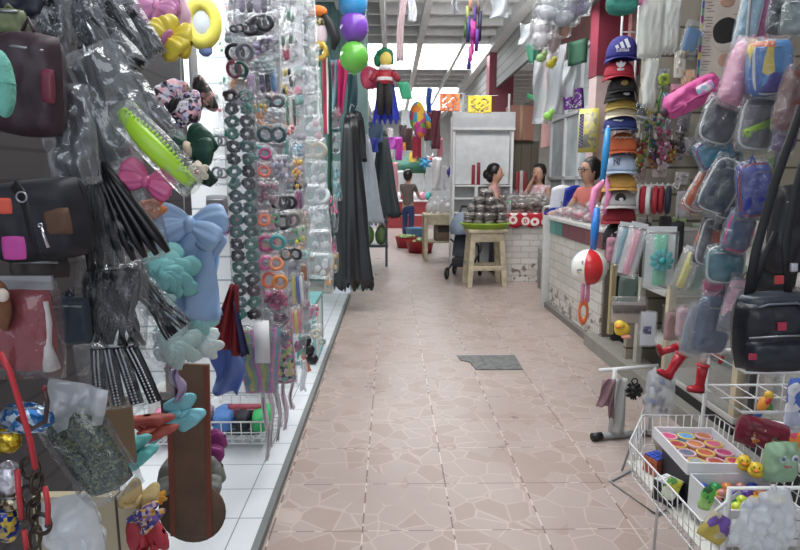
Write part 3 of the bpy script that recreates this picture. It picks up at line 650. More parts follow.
# the doll pinata
p, s = at(383, 88, 7.0)
t = thing('doll_pinata', 'hanging paper doll with green hair, yellow face and blue cloak', 'pinata', p)
u = s
def X(px): return (px - 383)*u
def Z(py): return (88 - py)*u
obj('head', MB().ell((X(386), -.02, Z(61)), (6*u, 5.5*u, 7.5*u), 18, 12), M((226, 200, 90), .6), t)
obj('hair', MB().ell((X(385), .03, Z(56)), (8.5*u, 7*u, 7*u), 18, 12, amp=.2, fq=14).ell((X(378), .03, Z(61)), (4*u, 5*u, 6.5*u), 12, 8, amp=.3, fq=14).ell((X(391), .04, Z(60)), (3*u, 4.4*u, 5*u), 12, 8, amp=.3), M((24, 108, 72), .7, bump=.6), t)
for dx in (-2, 2.3): obj('eye', MB().ell((X(386 + dx), -5.2*u, Z(59.5)), (.9*u, .5*u, .9*u), 8, 6), M((30, 24, 22), .4), t)
obj('mouth', MB().ell((X(386), -5.2*u, Z(64.3)), (1.8*u, .5*u, .5*u), 8, 6), M((150, 50, 50), .4), t)
obj('scarf', MB().ell((X(385.5), -.02, Z(69)), (6*u, 5*u, 3.4*u), 14, 8, amp=.3), M((230, 226, 228), .7), t)
obj('shirt', MB().lathe([(0, 8*u), (5.5*u, 7.6*u), (8*u, 2*u), (8.4*u, -6.5*u), (0, -7*u)], c=(X(385), 0, Z(78)), n=20, sy=.7, mi=0), stripes([(170, 34, 50), (170, 34, 50), (228, 214, 214)], 8.5, 'Z'), t)
for sx in (-1, 1): obj('arm', MB().tube([(X(385 + sx*7), 0, Z(73)), (X(385 + sx*11), -.01, Z(77)), (X(385 + sx*13.5), -.03, Z(81))], [3*u, 3.4*u, 2.6*u], 10), M((160, 36, 52), .7), t)
for sx in (-1, 1): obj('trouser_leg', MB().tube([(X(384.5 + sx*3.6), -.01, Z(83)), (X(384.5 + sx*4.2), -.02, Z(98)), (X(384.5 + sx*4), -.02, Z(114))], [4.4*u, 4.2*u, 3.4*u], 12), M((40, 34, 36), .8), t)
obj('cloak', MB().grid(lambda a, v: (X(386) + (a - .5)*(12 + 16*v)*u, .09 + .02*math.sin(a*22)*(.4 + v), Z(74) - v*(46 + 3*math.sin(a*31))*u), 40, 12), M((50, 62, 190), .6), t, solid=.006)
obj('string', MB().tube([(X(385), 0, Z(48)), (X(385), 0, 1.0)], .004, 6), STR, t)
t = tag(obj('paper_streamer', MB().sheet(.13, .2, lambda a, v: (v*.05, .01*math.sin(a*9 + v*4), 0), 6, 6), M((60, 180, 130), .6), solid=.003), 'teal green paper scrap beside the doll pinata', 'streamer'); t.location = at(403, 82, 7.3)[0]
t = tag(obj('foil_heart', MB().ell((0, 0, 0), (.12, .05, .13), 16, 10, amp=.15), M((190, 60, 90), .25)), 'rose red foil balloon left of the doll pinata', 'balloon'); t.location = at(370, 78, 7.2)[0]

# cut paper flags on a line
def flag(label, cx, cy, wpx, hpx, Y, col, rz=0, ry=0, holes=True, group='cut paper flags'):
    p, s = at(cx, cy - hpx/2, Y); W = wpx*s; H = hpx*s
    t = thing('paper_flag', label, 'paper flag', p, rz, group, ry=ry)
    mb = MB(); n = 15
    # a sheet with a pattern of punched holes
    vs = [((i/n - .5)*W, .012*math.sin(i*.9), -j/n*H*(1 if j < n else (.97 if i % 2 else 1.03))) for j in range(n + 1) for i in range(n + 1)]
    fs = []
    for j in range(n):
        for i in range(n):
            if holes and 1 < i < n - 2 and 2 < j < n - 1 and ((i*j) % 5 == 2 or (abs(i - 7) + abs(j - 7)) in (4, 7) and (i + j) % 2): continue
            a = j*(n + 1) + i; fs.append((a, a + 1, a + n + 2, a + n + 1))
    mb.add(vs, fs); obj('sheet', mb, M(col, .6), t, solid=.002)
    obj('string', MB().tube([(-W*.75, 0, .0), (0, .0, -.004), (W*.75, 0, 0)], .003, 6), STR, t)
    return t
flag('orange cut paper flag left of the yellow one', 450, 102, 20, 17, 8.2, (236, 120, 66))
flag('yellow cut paper flag in front of the white cabinet header', 480, 104, 24, 17, 8.2, (226, 198, 52))
flag('purple cut paper flag on the pale partition', 573, 98.5, 21, 20, 7.0, (112, 44, 150), ry=-6)
# bundle of crepe tubes
t = thing('tube_streamer', 'bunch of green, pink, purple and navy tubes hanging from the roof', 'streamer', at(473, 30, 5.2)[0])
p, s = at(473, 30, 5.2)
for x0, y0, y1, c in ((466, 22, 37, (80, 110, 40)), (467, 8, 24, (150, 160, 80)), (468, 18, 42, (60, 60, 130)), (474, 22, 43, (206, 44, 140)), (473, 38, 53, (200, 46, 150)), (475, 7, 26, (98, 60, 160)), (480, 12, 40, (40, 36, 70)), (477, 30, 50, (96, 50, 150)), (471, 46, 60, (214, 54, 150)), (470, 56, 67, (70, 60, 160)), (478, 2, 14, (120, 100, 90)), (470, -2, 12, (220, 150, 120)), (472, 20, 38, (190, 50, 160))):
    obj('tube', MB().tube([((x0 - 473)*s, random.uniform(-.03, .03), (30 - y0)*s), ((x0 - 473.3)*s, random.uniform(-.03, .03), (30 - y1)*s)], 1.9*s, 10), M(c, .5), t)
    
obj('string', MB().tube([(0, 0, 0), (0, 0, 1.0)], .004, 6), STR, t)
# white and pinkish hangings
def strip(name, label, cat, px, y0, y1, wpx, Y, col, group=None, wob=.02, lean=0, mat=None, parts=None):
    p, s = at(px, y0, Y); H = (y1 - y0)*s; W = wpx*s; ph = random.random()*6
    o = tag(obj(name, MB().sheet(W, H, lambda a, v: (lean*s*v + .3*wob*math.sin(v*7 + ph), wob*math.sin(a*8 + v*5 + ph), 0), 8, 14), mat or M(col, .6), solid=.003), label, cat, group); o.location = p; HUNG.append(o)
    return o
strip('ribbon', 'long pale pink ribbon hanging under the roof beams', 'ribbon', 403, -8, 58, 7, 5.4, (200, 176, 178), lean=-4)
strip('plastic_bag', 'thin white plastic scrap hanging at the roof, left of the tubes', 'bag', 411, -6, 20, 8, 5.2, (214, 214, 222), lean=2)
strip('plastic_bag', 'white plastic bag hanging at the top between tubes and plush toys', 'bag', 500, -8, 16, 18, 4.6, (220, 220, 224), wob=.03, mat=film(haze=.5))
strip('plastic_bag', 'narrow grey plastic strip hanging at the top above the yellow flag', 'bag', 455, -8, 12, 6, 4.8, (180, 182, 186), wob=.03)
strip('plastic_bag', 'white plastic bag corner beside the plush bags, below the roof beam', 'bag', 527, 24, 44, 14, 4.8, (214, 218, 220), wob=.03, mat=film(haze=.5))
t = tag(obj('paper_star', MB().sheet(.16, .2, lambda a, v: ((.5 - a)*v*.1, .02*math.sin(a*9), 0), 6, 6), M((70, 150, 120), .6), solid=.004), 'green paper tip hanging left of the plush bags', 'streamer'); t.location = at(533, 42, 6)[0]
t = tag(obj('paper_star', MB().sheet(.24, .05, lambda a, v: (0, .02*math.sin(a*9), -.03*math.sin(a*PI)), 8, 4), M((70, 170, 110), .6), solid=.004), 'flat green paper leaf on the partition below the plush bags', 'streamer'); t.location = at(538, 93, 6.8)[0]

# far end: things hung over the aisle
def star(label, px, py, rpx, Y, col, name='star_pinata', col2=None):
    p, s = at(px, py, Y); r = rpx*s; t = thing(name, label, 'pinata', p)
    obj('ball', MB().ell((0, 0, 0), (r*.55, r*.5, r*.55), 16, 10), M(col, .6), t)
    for k in range(6):
        a = k*PI/3 + .4; d = Vector((math.cos(a), -.2, math.sin(a)))
        obj('cone', MB().tube([d*r*.4, d*r*1.1], [r*.3, .004], 8), M(col2 or col, .6), t)
    obj('string', MB().tube([(0, 0, r*.5), (0, 0, r*3)], .006, 5), STR, t)
    return t
p, s = at(418, 120, 10); t = thing('dotted_pinata', 'tall pinata covered in multicoloured dots over the far aisle', 'pinata', p)
obj('body', MB().ell((-.01, 0, 3*s), (8*s, 7*s, 15*s), 20, 14).ell((2*s, 0, -10*s), (6*s, 5*s, 8*s), 16, 10), spots([(230, 90, 120), (240, 200, 60), (70, 170, 210), (240, 140, 60), (120, 190, 90), (220, 80, 160)], 9), t)
obj('arm', MB().tube([(5*s, 0, 6*s), (10*s, 0, 0), (12*s, 0, -8*s)], [3*s, 3*s, 3*s], 8), spots([(70, 150, 210), (240, 200, 60), (60, 110, 170)], 9), t)
obj('fringe', MB().sheet(9*s, 22*s, lambda a, v: (0, .02*math.sin(a*40), (.06*math.sin(a*53) if v > .9 else 0)), 24, 8, c=(-s, 0, -16*s)), M((190, 60, 80), .6), t, solid=.004)
obj('string', MB().tube([(0, 0, 16*s), (0, 0, 42*s)], .006, 5), STR, t)
star('sky blue star pinata at the far end beside the red and white one', 425, 163, 6.5, 13, (60, 150, 200))
star('white pinata with red middle at the far end', 432, 160, 6.5, 13.4, (190, 40, 50), col2=(232, 228, 228))
star('deep purple pinata low beside the cabinet at the far end', 449, 172, 5, 11.6, (60, 50, 150))
far = [('dark wine garment hanging left of the white cabinet, taller one', 436, 110, 148, 9, 9.6, (96, 40, 54)), ('dark wine garment hanging beside the dotted pinata, lower one', 428, 112, 140, 8, 11.5, (110, 52, 62)), ('navy ribbon hanging left of the orange flag', 429, 88, 112, 5, 9, (40, 80, 150)), ('magenta streamer over the far aisle', 399, 138, 160, 7, 12, (206, 60, 180)), ('wide magenta and violet paper hanging behind the doll', 394, 137, 149, 16, 12.5, (190, 80, 190)), ('yellow paper piece over the far aisle', 413, 152, 162, 8, 14, (240, 210, 90)), ('orange paper piece right of the magenta streamer', 404, 142, 150, 9, 14.5, (236, 150, 70)), ('brown hanging garment under the dotted pinata', 409, 128, 150, 7, 12, (90, 60, 60)), ('red fringe hanging by the dotted pinata', 417, 140, 156, 6, 11, (180, 60, 80)), ('dark brown garment in front of the far light', 403, 125, 142, 8, 13, (70, 56, 60)), ('teal paper hanging beside the star pinata', 433, 135, 146, 6, 12, (60, 160, 170)), ('pink garment hanging at the far right', 440, 138, 156, 6, 11, (220, 140, 150)), ('pale pink curtain strip at the far left wall', 394, 162, 196, 8, 17, (226, 160, 170)), ('cream garment hanging left over the far aisle', 390, 128, 160, 6, 14, (200, 190, 190)), ('tall white roll standing beside the cabinet', 437, 158, 190, 9, 12.5, (214, 212, 214)), ('narrow white roll beside the violet pinata', 444, 166, 190, 5, 11, (226, 226, 230)), ('white sheet hanging under the far skylight', 408, 110, 134, 14, 15, (226, 230, 234))]
for lb, px, y0, y1, wp, Y, c in far: strip('hanging_garment' if 'garment' in lb else 'paper_hanging', lb, 'hanging', px, y0, y1, wp, Y, c, 'things hung at the far end', wob=.03)
fs_ = MB()
for i in range(7):
    t = thing('far_bundle', 'small %s bundle on the far stall, %s from the left' % (('pink', 'white', 'red', 'black', 'white', 'pink', 'teal')[i], NTH[i]), 'bundle', (.02 + i*.2, 18.9, .89), 0, 'bundles on the far stall')
    obj('bundle', MB().ell((0, 0, .12), (.11, .1, .14), 10, 8, amp=.3), M(((226, 130, 150), (232, 228, 230), (180, 40, 60), (40, 36, 40), (220, 220, 224), (230, 150, 170), (70, 160, 160))[i], .6), t)
    obj('tie', MB().torus((0, 0, .2), .06, .015, 'z', 10, 6), M((240, 236, 230), .5), t)

# plush toys in bags, clear sheets
def plush(label, px, py, wpx, hpx, Y, col, ear=True, wrap=True, group='wrapped plush toys at the top'):
    p, s = at(px, py, Y); a = wpx*s/2; h = hpx*s/2; t = thing('plush_toy', label, 'plush toy', p, random.uniform(-20, 20), group, ry=random.uniform(-15, 15)); m = M(col, .9, bump=.4, nscale=80)
    obj('body', MB().ell((0, 0, -h*.35), (a*.72, a*.6, h*.6), 16, 10, amp=.1), m, t)
    obj('head', MB().ell((0, -a*.15, h*.42), (a*.6, a*.55, h*.48), 16, 10), m, t)
    if ear:
        for sx in (-1, 1): obj('ear', MB().ell((sx*a*.46, -.01, h*.82), (a*.22, a*.14, h*.24), 10, 8), m, t)
        for sx in (-1, 1): obj('eye', MB().ell((sx*a*.22, -a*.68, h*.5), (a*.07, a*.05, a*.08), 8, 6), BLACK, t)
    for sx in (-1, 1): obj('paw', MB().ell((sx*a*.62, -a*.2, -h*.3), (a*.24, a*.26, h*.26), 10, 8), m, t)
    if wrap: obj('bag', MB().pillow(a*2.15, h*2.2, a*1.6, .45, 10, .02, 3), FILM, t)
    return t
for lb, px, py, wp, hp, c, e in (('white wrapped plush toy at the top of the bunch', 549, 8, 30, 26, (206, 206, 210), True), ('grey wrapped plush toy, second at the top', 563, 12, 26, 30, (170, 172, 184), True), ('lilac wrapped plush toy at the right of the bunch', 573, 6, 20, 32, (140, 124, 160), False), ('grey violet wrapped plush at the far right of the bunch', 583, 4, 16, 22, (150, 150, 180), False), ('orange plush toy hanging in the bunch', 563, 26, 14, 22, (196, 118, 62), True), ('white plush toy at the left of the bunch, lower', 541, 34, 22, 28, (214, 206, 208), True), ('brown and white plush toy at the foot of the bunch', 554, 40, 14, 26, (150, 120, 112), True), ('pink faced small plush between white and brown ones', 547, 26, 12, 14, (216, 170, 176), True)):
    plush(lb, px, py, wp, hp, 4.4 + .1*random.random(), c, e)
for i, (px, y0, y1, wp, c, lb) in enumerate(((556, 44, 112, 18, None, 'long clear plastic sheet hanging below the plush bunch, right'), (544, 60, 122, 20, None, 'long clear plastic sheet hanging below the plush bunch, left'), (569, 60, 96, 14, None, 'short clear plastic sheet behind the purple flag'))):
    strip('plastic_sheet', lb, 'plastic sheet', px, y0, y1, wp, 5.0 + i*.2, None, wob=.04, mat=film(haze=.3))
for lb, px, py, c in (('lime green plush frog in plastic under the bunch', 541, 58, (150, 190, 120)), ('yellow toy hanging under the bunch', 551, 64, (206, 196, 60)), ('light green toy at the foot of the clear sheet', 548, 116, (150, 210, 90))):
    p, s = at(px, py, 4.7); t = thing('small_toy', lb, 'toy', p); obj('body', MB().ell((0, 0, 0), (5*s, 4*s, 4*s), 12, 8, amp=.3), M(c, .6), t); obj('head', MB().ell((3*s, -2*s, 4*s), (3*s, 3*s, 3*s), 10, 8), M(c, .6), t)
t = thing('green_paper', 'dark green paper folded behind the plush bunch', 'paper', at(578, 42, 5.2)[0]); obj('sheet', MB().sheet(.16, .2, lambda a, v: (0, .03*math.sin(a*6), .03*a), 6, 6), M((60, 110, 84), .7), t, solid=.004)
# ================================================================ LEFT STALL
def hang(t, z0, top, dx=0, r=.0022, mat=None):
    return obj('string', MB().tube([(0, 0, z0), (dx, 0, top)], r, 5), mat or STR, t)
SATB = dict(rough=.35, sheen=.3)
def lobe(mb, d, ln, hh, dep, pleat=.12, mi=0):
    """one loop of a bow: leaves the knot along d (in the picture plane), ln long, hh tall"""
    d = Vector(d).normalized(); n = Vector((-d.z, 0, d.x)); ph = random.random()*6
    def fn(u, v):
        a = 2*PI*u; pr = .16 + .84*math.sin(PI*(.06 + .66*v))**1.1
        if v > .92: pr *= (1 - v)/.08*.8 + .2
        k = 1 + pleat*(math.sin(a*5 + ph + v*2) + .8*math.sin(a*9 - ph + v))*(1.25 - v*.6)
        return d*(ln*v) + n*(hh/2*pr*math.sin(a)*k) + Vector((0, dep*.62/2*(.3 + .7*pr)*math.cos(a)*k, 0))
    return mb.grid(fn, 26, 14, cu=True, mi=mi)
def bow(label, px, py, wpx, hpx, Y, mat, tails=0, ry=0, knot=None, name='hair_bow', tailw=.3, group=None, up=.15, tail_mat=None):
    p, s = at(px, py, Y); W = wpx*s; H = hpx*s
    t = thing(name, label, 'hair bow', p, random.uniform(-10, 10), group, ry=ry); HUNG.append(t)
    if wpx > 40:
        for sx in (-1, 1): obj('loop', lobe(MB(), (sx, 0, up + .32), W*.5, H*.68, H*.42, .16), mat, t); obj('loop', lobe(MB(), (sx, -.1, up - .42), W*.46, H*.6, H*.5, .16), mat, t, loc=(0, -H*.1, 0))
    else:
        for sx in (-1, 1): obj('loop', lobe(MB(), (sx, 0, up), W*.52, H, H*.5), mat, t)
    obj('knot', MB().ell((0, -H*.12, 0), (W*.085, H*.2, H*.2), 14, 10, amp=.2), knot or mat, t)
    for sx in ((-1, 1) if tails else ()):
        q = random.random()*5
        obj('tail', MB().sheet(W*tailw, tails*s, lambda u, v: (sx*W*(.05 + .16*v), -.01 + .012*math.sin(u*5 + v*7 + q), (.03*abs(u - .5) if v > .9 else 0)), 8, 14), tail_mat or mat, t, solid=.003)
    return t
def flower(label, px, py, rpx, Y, mat, n=3, name='fabric_flower', core=None):
    p, s = at(px, py, Y); r = rpx*s; t = thing(name, label, 'hair flower', p, 0, None, ry=random.uniform(-40, 40)); HUNG.append(t)
    for k in range(n):
        mb = MB(); m = 6 + k
        for i in range(m):
            a = 2*PI*i/m + k; q = r*(.72 - .24*k)
            mb.ell((math.cos(a)*q, -r*.2*k, math.sin(a)*q), (r*.46, r*.12, r*.40), 12, 8, amp=.22, rot=Matrix.Rotation(-a, 3, 'Y') @ Matrix.Rotation(.45, 3, 'Z') @ Matrix.Rotation(.3, 3, 'X'))
        obj('petals', mb, mat, t)
    obj('centre', MB().ell((0, -r*.5, 0), (r*.26, r*.22, r*.26), 10, 8, amp=.3), core or mat, t)
    return t
def bag3(label, px, py, wpx, hpx, Y, mat, dpx=None, rnd=.4, ry=0, rz=0, name='purse', cat='bag', wrap=False, piping=None, zipper=True, strap=True, crink=.006, patch=None, group=None):
    p, s = at(px, py, Y); W = wpx*s; H = hpx*s; D = (dpx or min(wpx, hpx)*.45)*s
    t = thing(name, label, cat, p, rz, group, ry=ry)
    HUNG.append(t); obj('body', MB().pillow(W, H, D, rnd, 16, crink, 6), mat, t)
    if piping:
        def ring(k):
            a = 2*PI*k/28; c, q = math.cos(a), math.sin(a); e = .5
            return (W*.47*math.copysign(abs(c)**e, c), -D*.2, H*.47*math.copysign(abs(q)**e, q))
        obj('piping', MB().tube([ring(k) for k in range(28)], max(.004, W*.016), 6, closed=True), piping, t)
    if zipper: obj('zipper', MB().tube([(-W*.36, -D*.42, H*.3), (0, -D*.5, H*.32), (W*.36, -D*.42, H*.3)], max(.0025, W*.012), 6), STEEL, t)
    if strap: obj('hanging_loop', MB().tube([(-W*.1, 0, H*.48), (0, 0, H*.62), (W*.1, 0, H*.48)], max(.003, W*.02), 6), mat, t)
    if patch: obj('front_patch', MB().pillow(W*patch[2], H*patch[3], D*.2, .2, 10, 0, 4, c=(W*patch[0], -D*.44, H*patch[1])), patch[4], t)
    if wrap: obj('wrapper', MB().pillow(W*1.12, H*1.16, D*1.25, rnd*.7, 14, .012, 4), FILM_CLEAR, t)
    return t
def hair_pack(label, px, py, wpx, hpx, Y, ry=0, col=(26, 25, 28), n=18, head=True, wrap=True, name='hairpiece_pack', bead=False, film_m=None):
    p, s = at(px, py, Y); W = wpx*s; H = hpx*s
    t = thing(name, label, 'hairpiece', p, 0, None, ry=ry); HUNG.append(t)
    mb = MB()
    for i in range(n):
        x = (i/(n - 1) - .5)*W*.8; ph = random.random()*6
        mb.tube([(x*(.6 + .5*k/9) + .035*W*math.sin(k*.9 + ph), .16*W*math.sin(k*.7 + ph), H*(.46 - .94*k/9)) for k in range(10)], [W*.072*(1 - .05*k) for k in range(10)], 6)
    obj('hair', mb, M(tuple(q*.62 for q in col), .42, spec=.45), t)
    if bead:
        b2 = MB()
        for k in range(40): b2.ell((random.uniform(-.4, .4)*W, -.2*W, random.uniform(-.45, .45)*H), (W*.025,)*3, 6, 4)
        obj('beads', b2, M((210, 212, 220), .15, .7), t)
    if head: obj('header_card', MB().box((0, 0, H*.5), (W*.8, .006, H*.12)), M((120, 122, 130), .4), t, smooth=False)
    if wrap: obj('wrapper', MB().pillow(W*1.1, H*1.12, W*.5, .15, 16, .010, 3), film_m or film(haze=.12, gloss=.3, scale=10), t)
    return t

# stock stand: rail and uprights that carry the curtain of goods
t = thing('hanging_rail', 'white steel rail over the left goods, running along the aisle', 'rail', (-.66, 0, 0))
obj('rail', MB().tube([(0, .5, 3.36), (0, 6.4, 3.36)], .016, 10), WIRE, t)
for y in (.6, 2.0, 4.0, 6.3): obj('bracket', MB().tube([(0, y, 3.36), (0, y, 4.12)], .012, 8), WIRE, t)
p, s = at(194, 80, 3.2); t = thing('white_pole', 'white pole standing in front of the slatted white panel', 'pole', (p.x, p.y, 0)); obj('pole', MB().tube([(0, 0, 1.95), (0, 0, 3.3)], .022, 12), M((240, 242, 244), .3), t); obj('arm', MB().tube([(0, 0, 2.0), (0, .4, 2.0)], .012, 8), WIRE, t)

# --- upper left
bag3('dark plum zip purse at the upper left edge', 30, 85, 66, 102, .95, M((62, 44, 52), .5), 40, .3, ry=4, patch=(.42, -.02, .2, .32, M((120, 46, 66), .5)))
p, s = at(2, 84, .86); t = thing('plush_ball', 'mint green plush ball at the left edge', 'ball', p); obj('ball', MB().ell((0, 0, 0), (12*s, 12*s, 33*s), 16, 12), M((110, 190, 172), .85, bump=.4, nscale=90), t); obj('seam', MB().torus((0, 0, 0), 12.1*s, .6*s, 'z', 20, 6), M((90, 170, 150), .8), t)
bag3('olive green pouch in the top left corner', 10, 22, 34, 26, 1.0, M((112, 122, 84), .5), 16, .5)
bag3('very dark navy pouch at the top left', 24, 5, 44, 26, 1.05, M((34, 34, 52), .5), 18, .3)
for a in (('sparkling black hairpiece in clear pack, leftmost in the top row', 50, 22, 38, 56, 1.06, 6), ('sparkling black hairpiece in clear pack, second in the top row', 84, 20, 34, 56, 1.16, -18), ('sparkling black hairpiece in clear pack, third in the top row', 114, 22, 30, 60, 1.26, -28), ('black hairpiece in clear pack beside the yellow bow, top row', 140, 30, 24, 56, 1.4, -30)):
    hair_pack(a[0], *a[1:6], ry=a[6], bead=True, col=(44, 44, 54))
hair_pack('dark braid in clear pack under the top row, leaning right', 118, 62, 44, 40, 1.22, -40, (36, 36, 44))
for a in (('large crumpled clear bag of grey hairnets over the black purse', 105, 108, 80, 120, 1.06, -22, (96, 98, 104)), ('long clear bag of white ribbon beside the lime comb', 70, 135, 52, 100, 1.0, -4, (90, 90, 96)), ('tall clear bag of pale netting behind the lime comb', 128, 100, 54, 110, 1.22, -34, (120, 118, 120))):
    p, s = at(a[1], a[2], a[5]); W = a[3]*s; H = a[4]*s; t = thing('clear_bag', a[0], 'bag', p, 0, None, ry=a[6])
    obj('bag', MB().pillow(W, H, W*.42, .2, 22, .016, 3), film(haze=.12, gloss=.5, scale=9, rough=.09), t)
    mb = MB()
    for k in range(5): x = (k/4 - .5)*W*.62; mb.sheet(W*.13, H*.84, lambda u, v: (.006*math.sin(v*4 + k), .006*math.sin(u*3 + v*3 + k), 0), 3, 12, c=(x, 0, H*.42))
    obj('contents', mb, M(tuple(q*.55 for q in a[7]), .6), t, solid=.002)
# lime hair comb
p, s = at(157, 148, 1.03); t = thing('hair_comb', 'bright lime green curved comb hairband in clear plastic', 'hairband', p, 0, None, ry=-43)
L = 48*s
obj('band', MB().tube([(0, .02*math.sin(k/9*PI)*-1, L*(1 - 2*k/9)) for k in range(10)], [10*s*(.5 + .5*math.sin(PI*(k + .6)/10.2)) for k in range(10)], 10, flat=.6), M((166, 218, 46), .3), t)
mb = MB()
for k in range(20): z = L*(.9 - 1.8*k/19); mb.tube([(5*s, -.01, z), (13*s*(.55 + .45*math.sin(PI*(k + 1)/21)), -.016, z - 1*s)], [1.9*s, 1.1*s], 6)
obj('teeth', mb, M((186, 230, 70), .3), t)
obj('wrapper', MB().pillow(34*s, 112*s, 22*s, .3, 14, .012, 3), FILM_CLEAR, t)
bow('pink satin ribbon bow tucked below the lime comb', 147, 182, 58, 30, 1.04, M((196, 82, 132), .35), 0, ry=18)
bow('yellow satin bow with a pink knot at the top', 170, 40, 46, 46, 1.45, M((232, 208, 60), .4), 20, ry=35, knot=M((190, 110, 160), .4))
bow('pink ribbon bow above the yellow bow', 158, 8, 44, 34, 1.52, M((218, 140, 190), .4), 40, ry=10)
for lb, px, y0, y1, wp, c in (('mint green ribbon hanging beside the pale pink one', 172, -6, 52, 9, (160, 214, 190)), ('pale pink ribbon hanging left of the round yellow cushion', 180, -6, 40, 12, (226, 180, 196)), ('pink ribbon hanging at the top above the yellow bow', 147, -6, 22, 12, (220, 130, 190))): strip('ribbon', lb, 'ribbon', px, y0, y1, wp, 1.75, c)
p, s = at(202, 23, 3.0); t = thing('round_cushion', 'round yellow cushion with a pale grey centre on the white panel', 'cushion', p, 0); obj('ring', MB().torus((0, 0, 0), 14*s, 6*s, 'y', 28, 12, ry=1.3), M((226, 214, 84), .8), t); obj('centre', MB().ell((0, 0, 0), (11*s, 4*s, 14*s), 18, 10), M((200, 206, 216), .8), t); obj('tie', MB().ell((2*s, 0, -26*s), (7*s, 3*s, 6*s), 10, 8, amp=.3), M((110, 130, 180), .7), t)
PR = spots([(206, 204, 220), (60, 52, 70), (150, 140, 190), (222, 170, 180), (40, 38, 46), (196, 196, 200)], 120)
bow('black bow printed with white, lilac and pink flowers', 176, 106, 50, 46, 1.55, PR, 18, ry=30, knot=BLACK)
bow('dark olive and pink printed bow behind the flowered black bow', 196, 98, 34, 38, 1.75, spots([(62, 66, 58), (120, 116, 100), (200, 140, 140), (40, 40, 40)], 90), 14, ry=-20, knot=BLACK)
bow('dark green ribbon bow with a cream and red flower', 190, 150, 54, 44, 1.62, M((34, 78, 62), .45), 40, ry=-12, knot=M((206, 190, 160), .6), tail_mat=M((30, 60, 50), .5))
flower('cream fabric flower with a red centre on the dark green bow', 198, 172, 10, 1.55, M((220, 208, 184), .7), 2, core=M((190, 50, 50), .5))
# --- middle left
bag3('black cylinder bag with orange and magenta patches and a zip', 42, 220, 92, 82, .93, M((32, 32, 40), .6), 56, .25, ry=-6, zipper=False, strap=False, patch=(.32, -.04, .28, .32, M((98, 70, 50), .6)))
p, s = at(14, 248, .80); tag(obj('cloth_patch', MB().pillow(24*s, 24*s, 5*s, .3, 10), M((190, 60, 150), .6)), 'magenta cloth patch hanging by the black cylinder bag', 'patch').location = p
p, s = at(4, 206, .80); tag(obj('cloth_patch', MB().pillow(16*s, 16*s, 5*s, .3, 10), M((220, 80, 60), .6)), 'orange red cloth patch at the left edge by the black bag', 'patch').location = p
p, s = at(44, 236, .78); t = thing('zip_puller', 'silver zip puller hanging on the black cylinder bag', 'zip puller', p, 0, None, ry=-14); obj('bar', MB().tube([(0, 0, 10*s), (0, 0, -12*s)], [1.2*s, 1.8*s], 8), M((200, 200, 206), .2, .9), t); obj('ring', MB().torus((0, 0, 11*s), 2*s, .7*s), M((200, 200, 206), .2, .9), t)
p, s = at(24, 215, .80); t = thing('bag_strap', 'wide black strap curving over the cylinder bag', 'strap', p); obj('band', MB().tube([(-16*s, .02, 30*s), (0, 0, 20*s), (8*s, -.01, 0), (6*s, 0, -28*s), (0, .03, -44*s)], 6*s, 8, flat=.25), M((26, 26, 30), .6), t); obj('buckle', MB().torus((4*s, -.01, 18*s), 5*s, 1*s), STEEL, t)
# fan of black combs in a clear pack
p, s = at(118, 212, 1.06); t = thing('comb_fan', 'fan of glossy black hair combs in a clear pack', 'hair comb', p, 0, None, ry=-14)
for k in range(8):
    a = (k - 3.5)*.10; mb = MB().tube([(math.sin(a)*q*s*1.0 + (k - 3.5)*3.6*s, -.006*k, (46 - q)*s*1.0) for q in (0, 25, 50, 75, 96)], [2.4*s, 4.6*s, 5.4*s, 5.2*s, 2.4*s], 8, flat=1.6)
    obj('comb', mb, M((20, 20, 24), .3, spec=.5), t)
obj('wrapper', MB().pillow(84*s, 112*s, 40*s, .35, 18, .014, 3), FILM_CLEAR, t)
hair_pack('dark hairpiece hanging behind the fan of combs', 78, 175, 40, 60, 1.16, 10, (40, 40, 46))
bow('small orange ribbon bow between the fan of combs and the blue bow', 150, 210, 20, 34, 1.4, M((226, 130, 60), .4), 14, ry=70)
# big light blue bow
LB = M((148, 182, 222), .4, sheen=.2)
t = bow('large light blue satin bow with long ribbon tails', 191, 224, 74, 44, 1.55, LB, 100, ry=4, tailw=.46, up=-.12)
p, s = at(186, 258, 1.6); obj('back_loop', lobe(MB(), (-1, 0, -.5), 40*s, 40*s, 20*s), LB, t, loc=(-4*s, .02, -6*s)); obj('back_loop', lobe(MB(), (1, 0, -.9), 34*s, 34*s, 20*s), LB, t, loc=(0, .02, -6*s))
strip('ribbon', 'wide light blue ribbon below the large blue bow', 'ribbon', 199, 250, 318, 34, 1.66, (150, 184, 222), wob=.02)
# mint and white flowers
for a in (('teal and mint gauze flower under the light blue bow, left', 170, 274, 28, (120, 190, 190)), ('mint gauze flower at the right under the blue tails', 200, 318, 17, (150, 206, 206)), ('pale mint rose scrunchie, lower left of the group', 176, 345, 24, (176, 204, 200)), ('pale white rose scrunchie, lower right of the group', 206, 344, 16, (206, 220, 218)), ('mint flower beside the black beaded pack', 160, 305, 15, (170, 204, 204))):
    flower(a[0], a[1], a[2], a[3], 1.45 + (a[1] - 160)*.004, M(a[4], .6), 3)
bow('small teal feather bow in front of the brown panel', 184, 412, 34, 30, 1.62, M((128, 206, 220), .5), 44, ry=62)
strip('ribbon', 'lilac and purple ribbon hanging above the teal feather bow', 'ribbon', 177, 368, 402, 8, 1.6, (176, 160, 196))
strip('ribbon', 'dark maroon ribbon hanging below the mint roses', 'ribbon', 172, 366, 420, 8, 1.66, (84, 44, 60))
